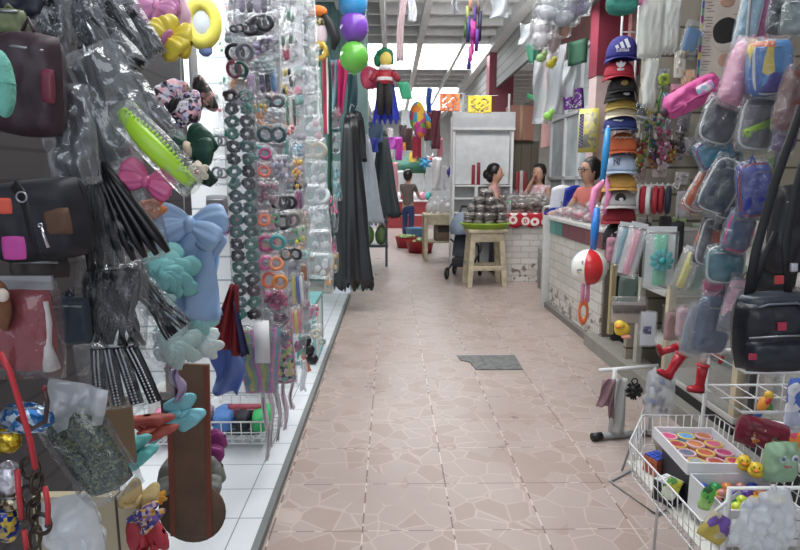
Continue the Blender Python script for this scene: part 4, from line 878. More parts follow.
# black braid packs
hair_pack('pack of shiny black braids, centre of the left goods', 112, 303, 66, 84, 1.1, 6, (22, 22, 26), 20, bead=False, film_m=FILM_CLEAR)
hair_pack('black beaded hairpiece leaning right beside the mint flowers', 152, 300, 30, 84, 1.26, -38, (24, 24, 28), 13, bead=True, film_m=FILM_CLEAR)
p, s = at(124, 372, 1.12); t = thing('rhinestone_hairbands', 'pack of black hairbands set with rows of rhinestones', 'hairband', p, 0, None, ry=-10)
for k in range(4):
    x = (k - 1.5)*17*s; obj('band', MB().tube([(x*(.8 + .4*v), -.01*k, (28 - 60*v)*s + 4*s*math.sin(v*3)) for v in (0, .25, .5, .75, 1)], 7*s, 8, flat=.3), M((28, 28, 32), .4), t)
    mb = MB()
    for i in range(22):
        v = i/21
        for e in (-1, 1): mb.ell((x*(.8 + .4*v) + e*2*s, -.01*k - 3*s, (26 - 56*v)*s + 4*s*math.sin(v*3)), (1.2*s,)*3, 6, 4)
    obj('rhinestones', mb, M((220, 222, 228), .12, .6), t)
obj('wrapper', MB().pillow(92*s, 74*s, 26*s, .2, 14, .014, 3), FILM_CLEAR, t)
# red felt bag with white trim
p, s = at(22, 330, .9); t = thing('felt_bag', 'red felt bag with fluffy white trim in a clear pack', 'bag', p, 0)
obj('body', MB().pillow(66*s, 86*s, 30*s, .3, 14, .004, 4), M((142, 22, 34), .85, bump=.3, nscale=80), t)
obj('trim', MB().tube([(28*s, -4*s, 30*s), (30*s, -5*s, 8*s), (26*s, -5*s, -14*s), (29*s, -5*s, -40*s)], [3*s, 3.4*s, 5*s, 8*s], 8), M((214, 208, 206), .9, bump=.5, nscale=90), t)
obj('lining', MB().tube([(8*s, -14*s, 4*s), (20*s, -12*s, 6*s), (27*s, -9*s, 22*s)], 1.2*s, 6), M((206, 180, 180), .7), t)
obj('header_card', MB().box((10*s, 0, 48*s), (50*s, .006, 14*s)), M((150, 150, 156), .4), t, smooth=False)
obj('wrapper', MB().pillow(82*s, 104*s, 40*s, .15, 14, .008, 4), film(haze=.04, gloss=.25, scale=9), t)
p, s = at(3, 300, .86); t = thing('plush_bear', 'brown plush animal with a white paw at the left edge', 'plush toy', p); obj('body', MB().ell((-2*s, 0, -6*s), (9*s, 8*s, 26*s), 14, 10, amp=.1), M((120, 78, 50), .9, bump=.4, nscale=90), t); obj('paw', MB().ell((4*s, -6*s, 6*s), (6*s, 5*s, 7*s), 12, 8), M((214, 200, 186), .9), t)
bag3('dark slate pouch behind the shiny black braids', 72, 320, 40, 50, 1.06, M((52, 64, 78), .5), 16, .4)
bag3('dark brown pouch below the black cylinder bag', 40, 268, 60, 20, 1.02, M((60, 52, 48), .6), 12, .3)
# --- lower left
p, s = at(74, 412, .98); t = thing('clear_bag', 'empty grey plastic bag above the glitter pouch', 'bag', p, 0, None, ry=14); obj('bag', MB().pillow(60*s, 62*s, 12*s, .1, 14, .014, 3), film(haze=.4, gloss=.3, scale=16), t); obj('header_card', MB().box((-2*s, 2*s, 16*s), (44*s, .004, 22*s)), M((150, 156, 164), .4), t, smooth=False)
p, s = at(90, 452, .98); t = thing('glitter_pouch', 'green glitter pouch in clear plastic', 'pouch', p, 0, None, ry=-28)
obj('body', MB().pillow(54*s, 92*s, 22*s, .35, 14, .004, 5), sparkle((30, 54, 44), (120, 124, 86)), t); obj('zipper', MB().tube([(-22*s, -5*s, 38*s), (22*s, -5*s, 38*s)], 1.6*s, 6), STEEL, t)
obj('wrapper', MB().pillow(66*s, 112*s, 32*s, .2, 14, .007, 4), film(haze=.05, gloss=.25, scale=9), t)
t = thing('display_board', 'cream board with dark joints standing at the lower left', 'board', (-.80, 1.44, .04)); obj('panel', MB().box((0, 0, .32), (.29, .03, .64)), line_mat((186, 174, 146), (70, 60, 48), .105, .007, 'X', off=.3), t, smooth=False); obj('foot', MB().box((0, .06, .015), (.3, .16, .03)), CREAM, t)
p, s = at(112, 430, 1.3); t = thing('cardboard_strip', 'brown cardboard strip behind the glitter pouch', 'cardboard', p); obj('card', MB().box((0, 0, 0), (44*s, .008, 70*s)), M((126, 100, 72), .8), t, bevel=.002); obj('hole', MB().torus((-8*s, -.006, 12*s), 4*s, 1.6*s), M((60, 46, 36), .8), t)
p, s = at(72, 528, .98); t = thing('clear_bag', 'crumpled white plastic bag at the bottom left', 'bag', p, 0, None, ry=-12); obj('bag', MB().pillow(56*s, 70*s, 26*s, .3, 16, .02, 3), film(haze=.5, gloss=.25, scale=18), t); obj('contents', MB().ell((0, 0, -6*s), (18*s, 8*s, 22*s), 12, 8, amp=.3), M((214, 216, 220), .6), t)
for lb, px, py, rx, ry_, c1, c2 in (('blue and silver sequin pouch at the lower left', 26, 418, 27, 17, (50, 110, 170), (200, 214, 224)), ('gold sequin pouch at the left edge', 8, 440, 13, 14, (150, 120, 20), (236, 206, 70)), ('silver and white sequin pouch at the left edge', 8, 478, 14, 18, (180, 176, 186), (236, 234, 240)), ('navy and gold sequin pouch at the bottom left', 6, 524, 13, 20, (30, 50, 120), (210, 180, 70)), ('dark bronze sequin pouch between silver and navy ones', 12, 502, 11, 10, (90, 70, 40), (200, 190, 170))):
    p, s = at(px, py, .88); t = thing('sequin_pouch', lb, 'pouch', p); obj('body', MB().ell((0, 0, 0), (rx*s, 10*s, ry_*s), 18, 12, amp=.12), sparkle(c1, c2, 150), t); obj('zipper', MB().tube([(-rx*.6*s, -6*s, ry_*.75*s), (rx*.6*s, -6*s, ry_*.75*s)], 1*s, 6), STEEL, t)
for lb, pts, c, r in (('long red cord with a bend hanging in front of the sequin pouches', ((0, 352), (10, 372), (20, 405), (30, 440), (36, 470)), (196, 44, 54), 2.9), ('red cord at the bottom left, upper piece', ((17, 470), (19, 495), (22, 520)), (190, 46, 54), 2.7), ('red cord at the bottom left beside the chain', ((45, 487), (48, 505), (48, 525)), (190, 44, 52), 2.7), ('short red cord at the very bottom left', ((24, 530), (27, 550)), (190, 44, 52), 2.7)):
    q = [at(x, y, .78) for x, y in pts]; t = thing('red_cord', lb, 'cord', q[0][0]); obj('cord', MB().tube([v[0] - q[0][0] for v in q], r*q[0][1], 10), M(c, .45), t); obj('end_cap', MB().ell(tuple(q[-1][0] - q[0][0]), (r*1.2*q[0][1],)*3, 8, 6), M((60, 44, 40), .4), t)
p, s = at(34, 500, .8); t = thing('chain', 'dark metal chain of oval links at the bottom left', 'chain', p)
for k in range(6): obj('link', MB().torus((5*s*math.sin(k*2), 0, (34 - k*15)*s), 9*s, 2*s, 'y' if k % 2 == 0 else 'x', 20, 8, ry=1.2), M((64, 54, 46), .4, .5), t)
p, s = at(36, 408, .84); t = thing('hoop_handle', 'dark curved hoop handle under the red felt bag', 'handle', p); obj('hoop', MB().tube([(-20*s, 0, -10*s), (-6*s, 0, -22*s), (8*s, 0, -14*s), (12*s, 0, 6*s), (10*s, 0, 20*s)], 2.4*s, 8), M((70, 50, 44), .4), t); obj('tip', MB().ell((10*s, 0, 20*s), (3*s, 3*s, 4*s)), M((110, 40, 44), .4), t)
bow('teal ribbon bow right of the glitter pouch', 131, 454, 30, 50, 1.36, M((96, 186, 184), .5), 18, ry=60)
bow('coral red bow above the teal bow', 149, 428, 26, 50, 1.5, M((186, 84, 72), .6), 10, ry=78)
bow('mustard cream bow below the teal bow', 140, 498, 34, 34, 1.4, M((206, 178, 118), .6), 12, ry=25)
bow('printed purple and yellow bow on the mustard bow', 147, 517, 22, 34, 1.36, spots([(110, 80, 150), (206, 160, 60), (200, 180, 190), (60, 60, 120)], 110), 8, ry=50)
bow('red bow at the bottom, right of the cream board', 147, 538, 40, 34, 1.4, M((178, 46, 60), .6), 14, ry=-18)
flower('small orange flower beside the mustard bow', 158, 497, 8, 1.42, M((226, 160, 50), .6), 2)
# brown hanging panel with bows behind
p, s = at(190, 452, 1.9); t = thing('display_card', 'brown cardboard panel hanging over the white tiles', 'panel', p, 0, None, ry=2)
obj('card', MB().box((0, 0, 0), (42*s, .012, 184*s)), M((104, 79, 63), .75, var=.25, nscale=8), t, bevel=.003)
for sx in (-1, 1): obj('red_edge', MB().box((sx*18.5*s, -.007, 0), (5*s, .004, 182*s)), M((126, 64, 48), .75), t, smooth=False)
obj('round_tab', MB().lathe([(0, 0), (34*s, 0), (34*s, .01), (0, .01)], n=28), M((98, 76, 62), .75), t, loc=(0, .014, -66*s), rot=(PI/2, 0, 0)); hang(t, 92*s, 3.3 - p.z)
bow('grey pointed bow behind the brown panel', 192, 480, 66, 44, 1.96, M((128, 132, 126), .6), 0)
bow('purple bow behind the brown panel', 200, 448, 56, 30, 2.0, M((134, 40, 110), .5), 0)
strip('cardboard', 'dark card strip hanging behind the feather bow', 'cardboard', 166, 392, 425, 12, 1.75, (70, 66, 60), wob=.0)

# --- cloths between
p, s = at(226, 320, 2.2); t = thing('cloth_cone', 'dark red cloth hanging beside the scrunchie strip', 'cloth', p); obj('cloth', MB().grid(lambda u, v: ((-2 + 8*(1 - v) - 16*v + 30*u*(.25 + .75*v))*s, .02*math.sin(u*13), (36 - 60*v - 14*u*v)*s), 20, 10), M((128, 24, 34), .7), t, solid=.004)
obj('navy_side', MB().grid(lambda u, v: ((4 + 12*u*v + 6)*s, -.01 + .02*math.sin(u*9), (20 - 56*v)*s), 10, 8), M((34, 36, 84), .7), t, solid=.004)
strip('gauze', 'blue gauze cloth piece below the dark red cloth', 'cloth', 228, 343, 396, 28, 2.3, (92, 118, 190), wob=.03, lean=-4)
# --- strips of hair ties
def strip_pack(label, cx, y0, y1, wpx, Y, fill, name='hair_tie_strip', group=None, card=None):
    p, s = at(cx, (y0 + y1)/2, Y); H = (y1 - y0)*s; W = wpx*s; t = thing(name, label, 'hair ties', p, 0, group)
    if card: obj('card', MB().box((0, .022, 0), (W*.9, .003, H)), M(card, .6), t, smooth=False)
    fill(t, s, W, H)
    obj('wrapper', MB().pillow(W*1.06, H*1.03, W*.5, .02, 24, .010, 5), FILM_CLEAR, t); hang(t, H*.5, 3.34 - p.z)
    return t
def scr(t, s, W, H):
    n = 19; random.seed(3)
    for i in range(n):
        for sx in (-1, 1):
            c = random.choice([(48, 112, 100), (52, 122, 108), (38, 40, 46), (44, 100, 92), (40, 96, 90), (72, 46, 60)] if (i//2 + (sx > 0)) % 2 else [(36, 36, 42), (52, 44, 54), (42, 88, 82), (40, 40, 44)])
            obj('hair_tie', MB().torus((0, 0, 0), W*.165, W*.092, 'y', 18, 8, lump=.45, ry=.86), M(c, .5), t, loc=(sx*W*.24, random.uniform(-.008, .008), H*(.475 - .95*i/(n - 1))), rot=(random.uniform(-.5, .5), random.uniform(-.4, .4), random.uniform(-.7, .7)))
strip_pack('long clear strip of dark green and black scrunchies in two columns', 243, 94, 322, 29, 2.22, scr)
p, s = at(262, 342, 2.45); tag(obj('price_card', MB().box((0, 0, 0), (15*s, .003, 44*s)), M((226, 226, 228), .6)), 'blank white card hanging below the scrunchie strip', 'card').location = p
def rings(cols, n=2, R=.32, lump=0):
    def f(t, s, W, H):
        q = min(W, H)
        for i in range(n): obj('hair_tie', MB().torus((0, 0, 0), q*R*(1 - .08*i), q*.105, 'y', 22, 8, lump=lump), M(cols[i % len(cols)], .5), t, loc=((i - (n - 1)/2)*W*.5/max(1, n - 1) if n > 1 else 0, -.006*i, random.uniform(-.05, .05)*H), rot=(random.uniform(-.5, .5), 0, random.uniform(-.5, .5)))
    return f
def bars(cols):
    def f(t, s, W, H):
        for i, c in enumerate(cols): obj('clip', MB().ell(((i - (len(cols) - 1)/2)*W*.8/len(cols), 0, 0), (W*.34/len(cols), .012, H*.42), 10, 8, e=.6), M(c, .4), t)
    return f
def blobs(cols, n=9):
    def f(t, s, W, H):
        for c in cols:
            mb = MB()
            for i in range(n): mb.ell((random.uniform(-.36, .36)*W, random.uniform(-.012, .012), random.uniform(-.38, .38)*H), (W*.13, .014, H*.13), 8, 6, amp=.3)
            obj('ornament', mb, M(c, .45), t)
    return f
def pack(label, px, py, wpx, hpx, Y, fill, cat='hair accessory pack', name='accessory_pack', group='small packs of hair accessories on the left', fm=None, ry=None):
    p, s = at(px, py, Y); W = wpx*s; H = hpx*s; t = thing(name, label, cat, p, random.uniform(-12, 12), group, ry=random.uniform(-6, 6) if ry is None else ry); HUNG.append(t)
    fill(t, s, W, H); obj('wrapper', MB().pillow(W*1.05, H*1.06, min(W, H)*.5, .1, 10, .008, 3), fm or FILM_CLEAR, t)
    return t
BK = (34, 34, 40)
def mixed(cols, n):
    def f(t, s, W, H):
        for i in range(n):
            c = cols[i % len(cols)]; z = H*(.46 - .92*i/(n - 1)); x = random.uniform(-.2, .2)*W
            if i % 3 == 0: obj('hair_tie', MB().torus((0, 0, 0), W*.24, W*.07, 'y', 16, 6, lump=.2), M(c, .5), t, loc=(x, 0, z), rot=(random.uniform(-.6, .6), 0, 0))
            else:
                mb = MB()
                for k in range(6): mb.ell((random.uniform(-.4, .4)*W, 0, random.uniform(-.5, .5)*H/n*1.3), (W*.17, .012, W*.13), 8, 6, amp=.3)
                obj('ornament', mb, M(c, .5), t, loc=(0, 0, z))
    return f
PALE = [(170, 164, 178), (140, 136, 150), (206, 204, 210), (186, 150, 166), (120, 120, 130), (150, 166, 168), (210, 200, 196), (206, 120, 146), (90, 160, 150), (224, 150, 100)]
for lb, cx, y0, y1, wp, Y in (('long strip of grey and lilac packs behind the coloured rings', 266, -10, 335, 36, 2.95), ('long strip of pale mixed packs behind the outer clips', 291, -10, 340, 30, 3.75), ('strip of dark and lilac packs behind the black ties at the top', 245, -12, 100, 36, 2.6)):
    strip_pack(lb, cx, y0, y1, wp, Y, mixed(PALE, 26 if y1 > 200 else 11), card=(196, 194, 200))
PK = [('black hair ties on a grey card at the top of the strips', 259, 26, 30, 24, 2.40, rings([BK, (60, 56, 66)], 3)),
 ('lilac and grey clips in a pack at the very top', 253, 4, 36, 20, 2.42, bars([(150, 136, 160), (90, 84, 100), (190, 180, 200), (110, 100, 120)])),
 ('black oval hair ties left of the grey card', 237, 28, 12, 30, 2.2, rings([BK], 2)), ('black and grey oval rings under the grey card, left', 240, 52, 20, 28, 2.2, rings([BK, (110, 110, 118)], 2, .4)),
 ('red and green hair ties above the scrunchie strip', 238, 70, 18, 18, 2.2, rings([(150, 60, 80), (50, 90, 76)], 2, .4)), ('mauve clip pack above the scrunchie strip', 251, 84, 12, 24, 2.3, bars([(176, 150, 180)])),
 ('lilac beads in a clear pack under the grey card', 263, 46, 24, 20, 2.5, blobs([(170, 156, 190), (120, 110, 130)])), ('grey green gauze in a clear pack, upper strips', 261, 65, 26, 18, 2.5, blobs([(156, 178, 176), (190, 200, 204)])),
 ('pack of purple, navy and sky blue clips', 268, 82, 22, 24, 2.55, bars([(110, 90, 130), (50, 50, 76), (70, 140, 190)])), ('two black rings in a clear pack, upper strips', 272, 102, 26, 16, 2.65, rings([BK, (70, 70, 80)], 2, .36)),
 ('orange and yellow beads in a clear pack beside the scrunchies', 260, 110, 14, 20, 2.55, blobs([(230, 140, 70), (220, 190, 90)], 3)), ('clear pack of white beads under the black rings', 275, 116, 22, 16, 2.6, blobs([(200, 204, 210), (220, 222, 226)])),
 ('dark teal hair ties in a clear pack', 272, 134, 26, 18, 2.65, rings([(52, 92, 92), (60, 100, 104)], 2, .4, .4)), ('teal and magenta hair ring beside the scrunchie strip', 261, 153, 16, 20, 2.6, rings([(80, 170, 170), (190, 60, 130)], 2, .34)),
 ('thick coral hair ring beside the scrunchie strip', 264, 171, 15, 17, 2.6, rings([(240, 110, 90)], 1, .34)), ('clear pack of lilac beads right of the coral ring', 280, 168, 18, 26, 2.8, blobs([(190, 184, 204), (150, 146, 166)])),
 ('dusty pink soft tie pack under the coral ring', 267, 193, 24, 22, 2.65, blobs([(176, 130, 142), (150, 110, 124)])), ('black hair ties in a silver pack under the dusty pink pack', 285, 203, 24, 17, 2.75, rings([BK, (60, 58, 62)], 3, .36)),
 ('orange hair ring in the middle of the strips', 264, 220, 13, 19, 2.6, rings([(244, 116, 60)], 1, .4)), ('green hair tie next to the orange ring', 275, 219, 10, 20, 2.68, rings([(90, 170, 110)], 1, .4)),
 ('black and grey hair ring right of the green tie', 288, 221, 20, 20, 2.8, rings([BK, (130, 128, 124)], 2, .34)), ('magenta and teal hair ring pair', 272, 243, 24, 20, 2.66, rings([(196, 60, 130), (80, 176, 176)], 2, .36)),
 ('black ties in a clear pack right of the magenta and teal pair', 291, 254, 20, 14, 2.85, rings([(50, 46, 48)], 2, .4)), ('pink and orange hair ring under the magenta and teal pair', 271, 263, 20, 17, 2.62, rings([(226, 80, 150), (240, 140, 90)], 2, .36)),
 ('coral orange hair ring, lowest ring of the strips', 275, 281, 22, 18, 2.62, rings([(246, 112, 80), (240, 150, 70)], 2, .38)), ('magenta bead pack under the coral orange ring', 276, 300, 26, 20, 2.66, blobs([(190, 50, 110), (150, 50, 90), (200, 90, 140)])),
 ('dark plum bead pack, low in the strips', 277, 320, 24, 20, 2.66, blobs([(100, 60, 84), (130, 80, 110)])), ('slate violet pack, lowest above the pink pouches', 277, 338, 22, 16, 2.7, blobs([(90, 84, 120), (120, 110, 150)])),
 ('green and white leaf clip at the top of the outer strips', 287, 28, 16, 40, 3.1, blobs([(60, 110, 90), (226, 230, 222)], 4)), ('red clip pack below the green and white leaf clip', 286, 50, 10, 24, 3.15, bars([(190, 50, 80)])),
 ('yellow and black ribbon pack of the outer strips', 288, 82, 14, 28, 3.2, blobs([(214, 190, 60), (50, 50, 52)], 5)), ('green and white stripe pack of the outer strips', 291, 112, 13, 32, 3.25, bars([(60, 120, 90), (226, 226, 220), (60, 60, 60)])),
 ('red and pink bead pack, outer strips', 288, 135, 14, 18, 3.2, blobs([(200, 70, 80), (230, 150, 150)], 4)), ('teal bar clip beside the sky blue pack', 286, 150, 9, 26, 3.1, bars([(80, 150, 146)])),
 ('sky blue bead pack, outer strips', 298, 149, 12, 16, 3.5, blobs([(120, 180, 210), (170, 210, 230)], 4)), ('orange and yellow bead pack, outer strips', 297, 166, 11, 18, 3.5, blobs([(230, 150, 40), (240, 200, 70)], 5)),
 ('black and gold bead pack under the orange and yellow one', 298, 182, 11, 20, 3.5, blobs([(40, 36, 34), (190, 150, 60)], 5)), ('magenta thread pack, outer strips', 299, 200, 9, 22, 3.6, bars([(190, 60, 130), (120, 60, 120)])),
 ('cream and tan soft ties, outer strips', 303, 218, 12, 24, 3.7, blobs([(200, 176, 156), (214, 200, 184)], 4)), ('green and yellow leaf clip, outer strips', 300, 235, 12, 18, 3.6, blobs([(80, 170, 80), (220, 210, 70)], 4)),
 ('mint ring clip in a clear pack, outer strips', 304, 255, 10, 12, 3.7, rings([(150, 214, 204)], 1, .34)), ('amber bottle shaped clip, outer strips', 304, 273, 9, 20, 3.7, bars([(150, 80, 40)])),
 ('yellow, blue and white long clips, outer strips', 298, 290, 14, 34, 3.5, bars([(220, 200, 60), (60, 90, 180), (226, 226, 230)])), ('magenta flower clip, right edge of the outer strips', 312, 312, 13, 16, 4.0, blobs([(200, 50, 130), (220, 80, 150)], 5)),
 ('pink and yellow clips, low in the outer strips', 296, 322, 14, 30, 3.4, bars([(230, 130, 150), (226, 206, 80), (226, 120, 140)])), ('teal and purple clips under the pink and yellow clips', 300, 345, 12, 30, 3.5, blobs([(80, 180, 170), (110, 90, 130), (190, 80, 120)], 3)),
 ('cream rose scrunchie at the foot of the outer strips', 316, 333, 13, 18, 4.2, rings([(220, 210, 186)], 1, .32, .5)), ('tiny grey green tie below the cream rose scrunchie', 322, 342, 8, 8, 4.3, rings([(150, 170, 140)], 1, .36))]
for a in PK: pack('%s' % a[0], a[1], a[2], a[3], a[4], a[5], a[6])
for i, (y, lb) in enumerate(((8, 'clear pack of white hairpins at the top of the outermost strip'), (32, 'clear pack of glass beads, second on the outermost strip'), (56, 'clear pack of pale green beads, third on the outermost strip'), (80, 'clear pack of white flowers, fourth on the outermost strip'), (104, 'clear pack of pearl clips, fifth on the outermost strip'), (128, 'clear pack of pink beads, sixth on the outermost strip'), (150, 'clear pack with a cream disc, seventh on the outermost strip'), (173, 'clear pack of silver pins, eighth on the outermost strip'), (196, 'clear pack with a clear ring, ninth on the outermost strip'), (219, 'clear pack of white clips, tenth on the outermost strip'), (242, 'clear pack of grey hooks, eleventh on the outermost strip'), (266, 'clear pack of brown pins, lowest on the outermost strip'))):
    c = [(214, 216, 220), (196, 204, 208), (190, 206, 196), (222, 222, 224), (206, 206, 204), (216, 176, 186), (214, 208, 190), (180, 184, 190), (200, 206, 210), (224, 224, 226), (150, 154, 158), (150, 120, 100)][i]
    pack(lb, 303 + i*1.6, y, 24, 25, 3.9 + i*.07, rings([c], 2, .3) if i in (6, 8) else blobs([c, (225, 228, 230)], 5), group='clear packs on the outermost strip', fm=film(haze=.2, gloss=.4, scale=30, rough=.08))
    pass
for i, (y, c, lb) in enumerate(((14, (226, 90, 120), 'pink'), (34, (60, 60, 70), 'black'), (46, (120, 210, 160), 'green leaf'), (62, (240, 170, 110), 'orange'), (78, (120, 190, 170), 'mint'), (95, (236, 220, 130), 'yellow'), (112, (226, 120, 140), 'rose'), (128, (100, 160, 150), 'teal'))):
    pack('small %s clip on the white slatted panel, %s from the top' % (lb, NTH[i]), 224 + (i % 2)*6, y, 12, 16, 3.45, blobs([c, (240, 240, 240)], 2), group='small clips on the white slatted panel')
for i, (y, lb) in enumerate(((142, 'grey hair ties on the white panel, upper pack'), (172, 'dark grey hair ties on the white panel, lower pack'))): pack(lb, 220, y, 12, 26, 3.45, rings([(90, 90, 100), (120, 120, 130)], 2, .4), group='hair ties on the white panel')
p, s = at(219, 226, 3.3); t = thing('purple_basket', 'small purple wire basket fixed on the white panel', 'basket', p)
mb = MB()
for z in (-8, 0, 8): mb.tube([(-10*s, -.08, z*s), (10*s, -.08, z*s), (10*s, .28, z*s)], .004, 6)
for k in range(6): mb.tube([((-10 + 4*k)*s, -.08, -8*s), ((-10 + 4*k)*s, -.08, 8*s)], .003, 5)
obj('wires', mb, M((190, 150, 210), .4), t); obj('contents', MB().box((0, .1, -1*s), (19*s, .3, 14*s)), M((120, 50, 110), .6), t, bevel=.01)
p, s = at(217, 206, 3.4); t = thing('grey_pouch', 'grey pouch above the purple basket', 'pouch', p); obj('body', MB().pillow(22*s, 22*s, 14*s, .3), M((112, 112, 118), .6), t); obj('zipper', MB().tube([(-8*s, -6*s, 6*s), (8*s, -6*s, 6*s)], 1*s, 6), STEEL, t)
# pink edged rainbow pouches
RB = stripes([(90, 150, 170), (180, 170, 90), (110, 160, 120), (150, 110, 160), (190, 130, 160)], 14, 'X', wob=.05)
for i, (px, py, wp, hp, ry, lb) in enumerate(((250, 362, 18, 66, -6, 'rainbow pouch with magenta piping, left of three'), (266, 360, 26, 70, 6, 'rainbow pouch with magenta piping, middle of three'), (283, 352, 22, 66, -4, 'pink edged clear pouch of beads, right of three'))):
    bag3(lb, px, py, wp, hp, 2.5 + i*.12, RB if i < 2 else spots([(200, 90, 150), (90, 160, 150), (60, 50, 80), (220, 180, 190), (190, 190, 110)], 60), 8, .15, ry=ry, piping=M((196, 90, 160), .4), strap=False, wrap=True, group='pink edged pouches', name='zip_pouch', cat='pouch')
p, s = at(308, 352, 3.8); t = thing('claw_clips', 'black round claw clips on an orange card near the display box', 'hair clip', p, 0, None, ry=-18)
for k in range(3): obj('clip', MB().ell((2*s, -.01, (12 - 10*k)*s), (6*s, 4*s, 5.6*s), 14, 10, amp=.1), M((26, 24, 28), .35), t)
obj('card', MB().box((-6*s, .01, -3*s), (5*s, .004, 34*s)), M((206, 110, 70), .6), t, smooth=False)
for i, (px, y0, y1, c) in enumerate(((264, 378, 466, (214, 206, 212)), (270, 384, 450, (226, 214, 220)), (277, 380, 444, (206, 200, 206)), (284, 380, 432, (220, 206, 214)), (291, 376, 410, (214, 200, 210)))): strip('ribbon', 'pale narrow ribbon end below the pouches, %s from the left' % NTH[i], 'ribbon', px, y0, y1, 3.4, 2.75, c, 'pale ribbon ends below the pouches', wob=.02)
strip('ribbon', 'clear narrow strip at the right below the teal clips', 'ribbon', 303, 360, 392, 6, 3.4, None, mat=film(haze=.4))
# wire basket on the tiles with its goods
def wire_basket(t, x0, x1, y0, y1, z0, z1, nx, ny, r=.003, flare=0, mat=WIRE, cut=0):
    mb = MB(); f = flare
    def ringz(z, e): return [(x0 - e, y0 - e, z), (x1 + e, y0 - e, z), (x1 + e, y1 + e, z)] + ([(x0 - e + cut, y1 + e, z), (x0 - e, y1 + e - cut*1.6, z)] if cut else [(x0 - e, y1 + e, z)])
    def yl(x): return y1 - max(0, (x0 + cut - x))*1.6
    def xl(y): return x0 + max(0, (y - (y1 - cut*1.6)))/1.6
    obj('rim', MB().tube(ringz(z1, f), r*1.6, 6, closed=True), mat, t); mb.tube(ringz(z0, 0), r*1.3, 6, closed=True); mb.tube(ringz((z0 + z1)/2, f/2), r, 5, closed=True)
    for i in range(nx + 1):
        x = x0 + (x1 - x0)*i/nx; xe = x0 - f + (x1 - x0 + 2*f)*i/nx
        mb.tube([(xe, y0 - f, z1), (x, y0, z0), (x, yl(x), z0), (xe, yl(x) + f, z1)], r, 5)
    for j in range(1, ny):
        y = y0 + (y1 - y0)*j/ny; ye = y0 - f + (y1 - y0 + 2*f)*j/ny
        mb.tube([(xl(y) - f, ye, z1), (xl(y), y, z0), (x1, y, z0), (x1 + f, ye, z1)], r, 5)
    return obj('wires', mb, mat, t)
t = thing('wire_basket', 'white wire basket of small goods on the white tiled floor', 'basket', (-.98, 3.12, .04))
wire_basket(t, -.5, .34, -.2, .2, .08, .2, 16, 7)
for x in (-.34, .32):
    for y in (-.19, .19): obj('leg', MB().tube([(x, y, .0), (x, y, .1)], .006, 6), WIRE, t)
for i, (x, c, w_) in enumerate(((-.26, (216, 120, 160), .16), (-.08, (150, 130, 150), .12), (.05, (70, 120, 190), .12), (.16, (30, 32, 44), .09), (.26, (50, 180, 100), .11))):
    tag(obj('small_bundle', MB().pillow(w_, .12, .22, .4, 12, .01), M(c, .6)), '%s bundle in the floor wire basket' % ('pink', 'mauve', 'blue', 'black', 'bright green')[i], 'bundle', 'bundles in the floor wire basket').location = (-.98 + x, 3.1, .19)
bag3('red pink flat pouch standing on the floor wire basket', 246, 416, 36, 26, 3.1, M((168, 70, 84), .5), 8, .1, strap=False)
bag3('dark green flat pouch lying on the floor wire basket', 244, 430, 38, 9, 3.05, M((58, 74, 68), .6), 9, .1, strap=False)
flower('pale grey gauze pouf behind the brown panel', 218, 414, 15, 3.2, M((206, 210, 212), .7), 3)
p, s = at(168, 412, 3.3); t = thing('white_sack', 'white cloth sack behind the coral bow', 'sack', p); obj('sack', MB().ell((0, 0, 0), (20*s, 14*s, 32*s), 16, 12, amp=.15), M((222, 220, 214), .8), t); obj('tie', MB().torus((0, 0, 22*s), 14*s, 2*s, 'z'), CREAM, t)
# low white display box with turquoise edges
t = thing('display_box', 'low white display box with turquoise edges at the tile edge', 'box', (-.72, 4.75, .04))
obj('box', MB().box((0, 0, .24), (.22, .5, .48)), M((226, 232, 232), .35), t, bevel=.004)
for z in (.015, .49): obj('edge', MB().box((0, 0, z), (.235, .515, .03)), M((112, 170, 172), .4), t, smooth=False)
for y in (-.25, .25): obj('edge', MB().box((.105, y, .25), (.03, .02, .46)), M((112, 170, 172), .4), t, smooth=False)

# --- top right end of the left goods: sombrero doll, ribbons
p, s = at(320, 25, 4.9); t = thing('moustache_mask', 'black and orange paper costume mask with long black braids', 'mask', p)
obj('face', MB().ell((-2*s, 0, -6*s), (10*s, 6*s, 18*s), 16, 12), M((220, 200, 206), .7), t); obj('orange_band', MB().ell((-2*s, -2*s, 12*s), (10*s, 7*s, 6*s), 14, 8), M((236, 120, 40), .7), t); obj('gold_ornament', MB().torus((-1*s, -5*s, -26*s), 7*s, 3*s, 'y', 18, 8, lump=.3), M((206, 170, 70), .35, .4), t); obj('patterned_brow', MB().ell((-2*s, -3*s, 2*s), (9*s, 5*s, 5*s), 12, 8), spots([(60, 60, 60), (200, 180, 100), (90, 90, 90)], 60), t)
for pts in (((-14, 22), (-19, 5), (-18, -15), (-15, -30)), ((2, 10), (10, 0), (16, -14), (13, -24))): obj('braid', MB().tube([(x*s, -.02, z*s) for x, z in pts], [3*s, 5*s, 5*s, 2*s], 10), M((24, 24, 28), .6), t)
strip('ribbon', 'hanging ribbon with red, white and green bands', 'ribbon', 322, 55, 132, 11, 5.1, None, wob=.01, mat=stripes([(176, 50, 80), (230, 230, 228), (40, 110, 84)], 10.4, 'X'))
strip('ribbon', 'long dark green ribbon beside the tricolour ribbon', 'ribbon', 328, 55, 245, 5, 5.3, (18, 66, 52), wob=.01)
strip('ribbon', 'teal grey ribbon right of the dark green ribbon', 'ribbon', 335, 60, 130, 8, 5.4, (92, 130, 140), wob=.02)
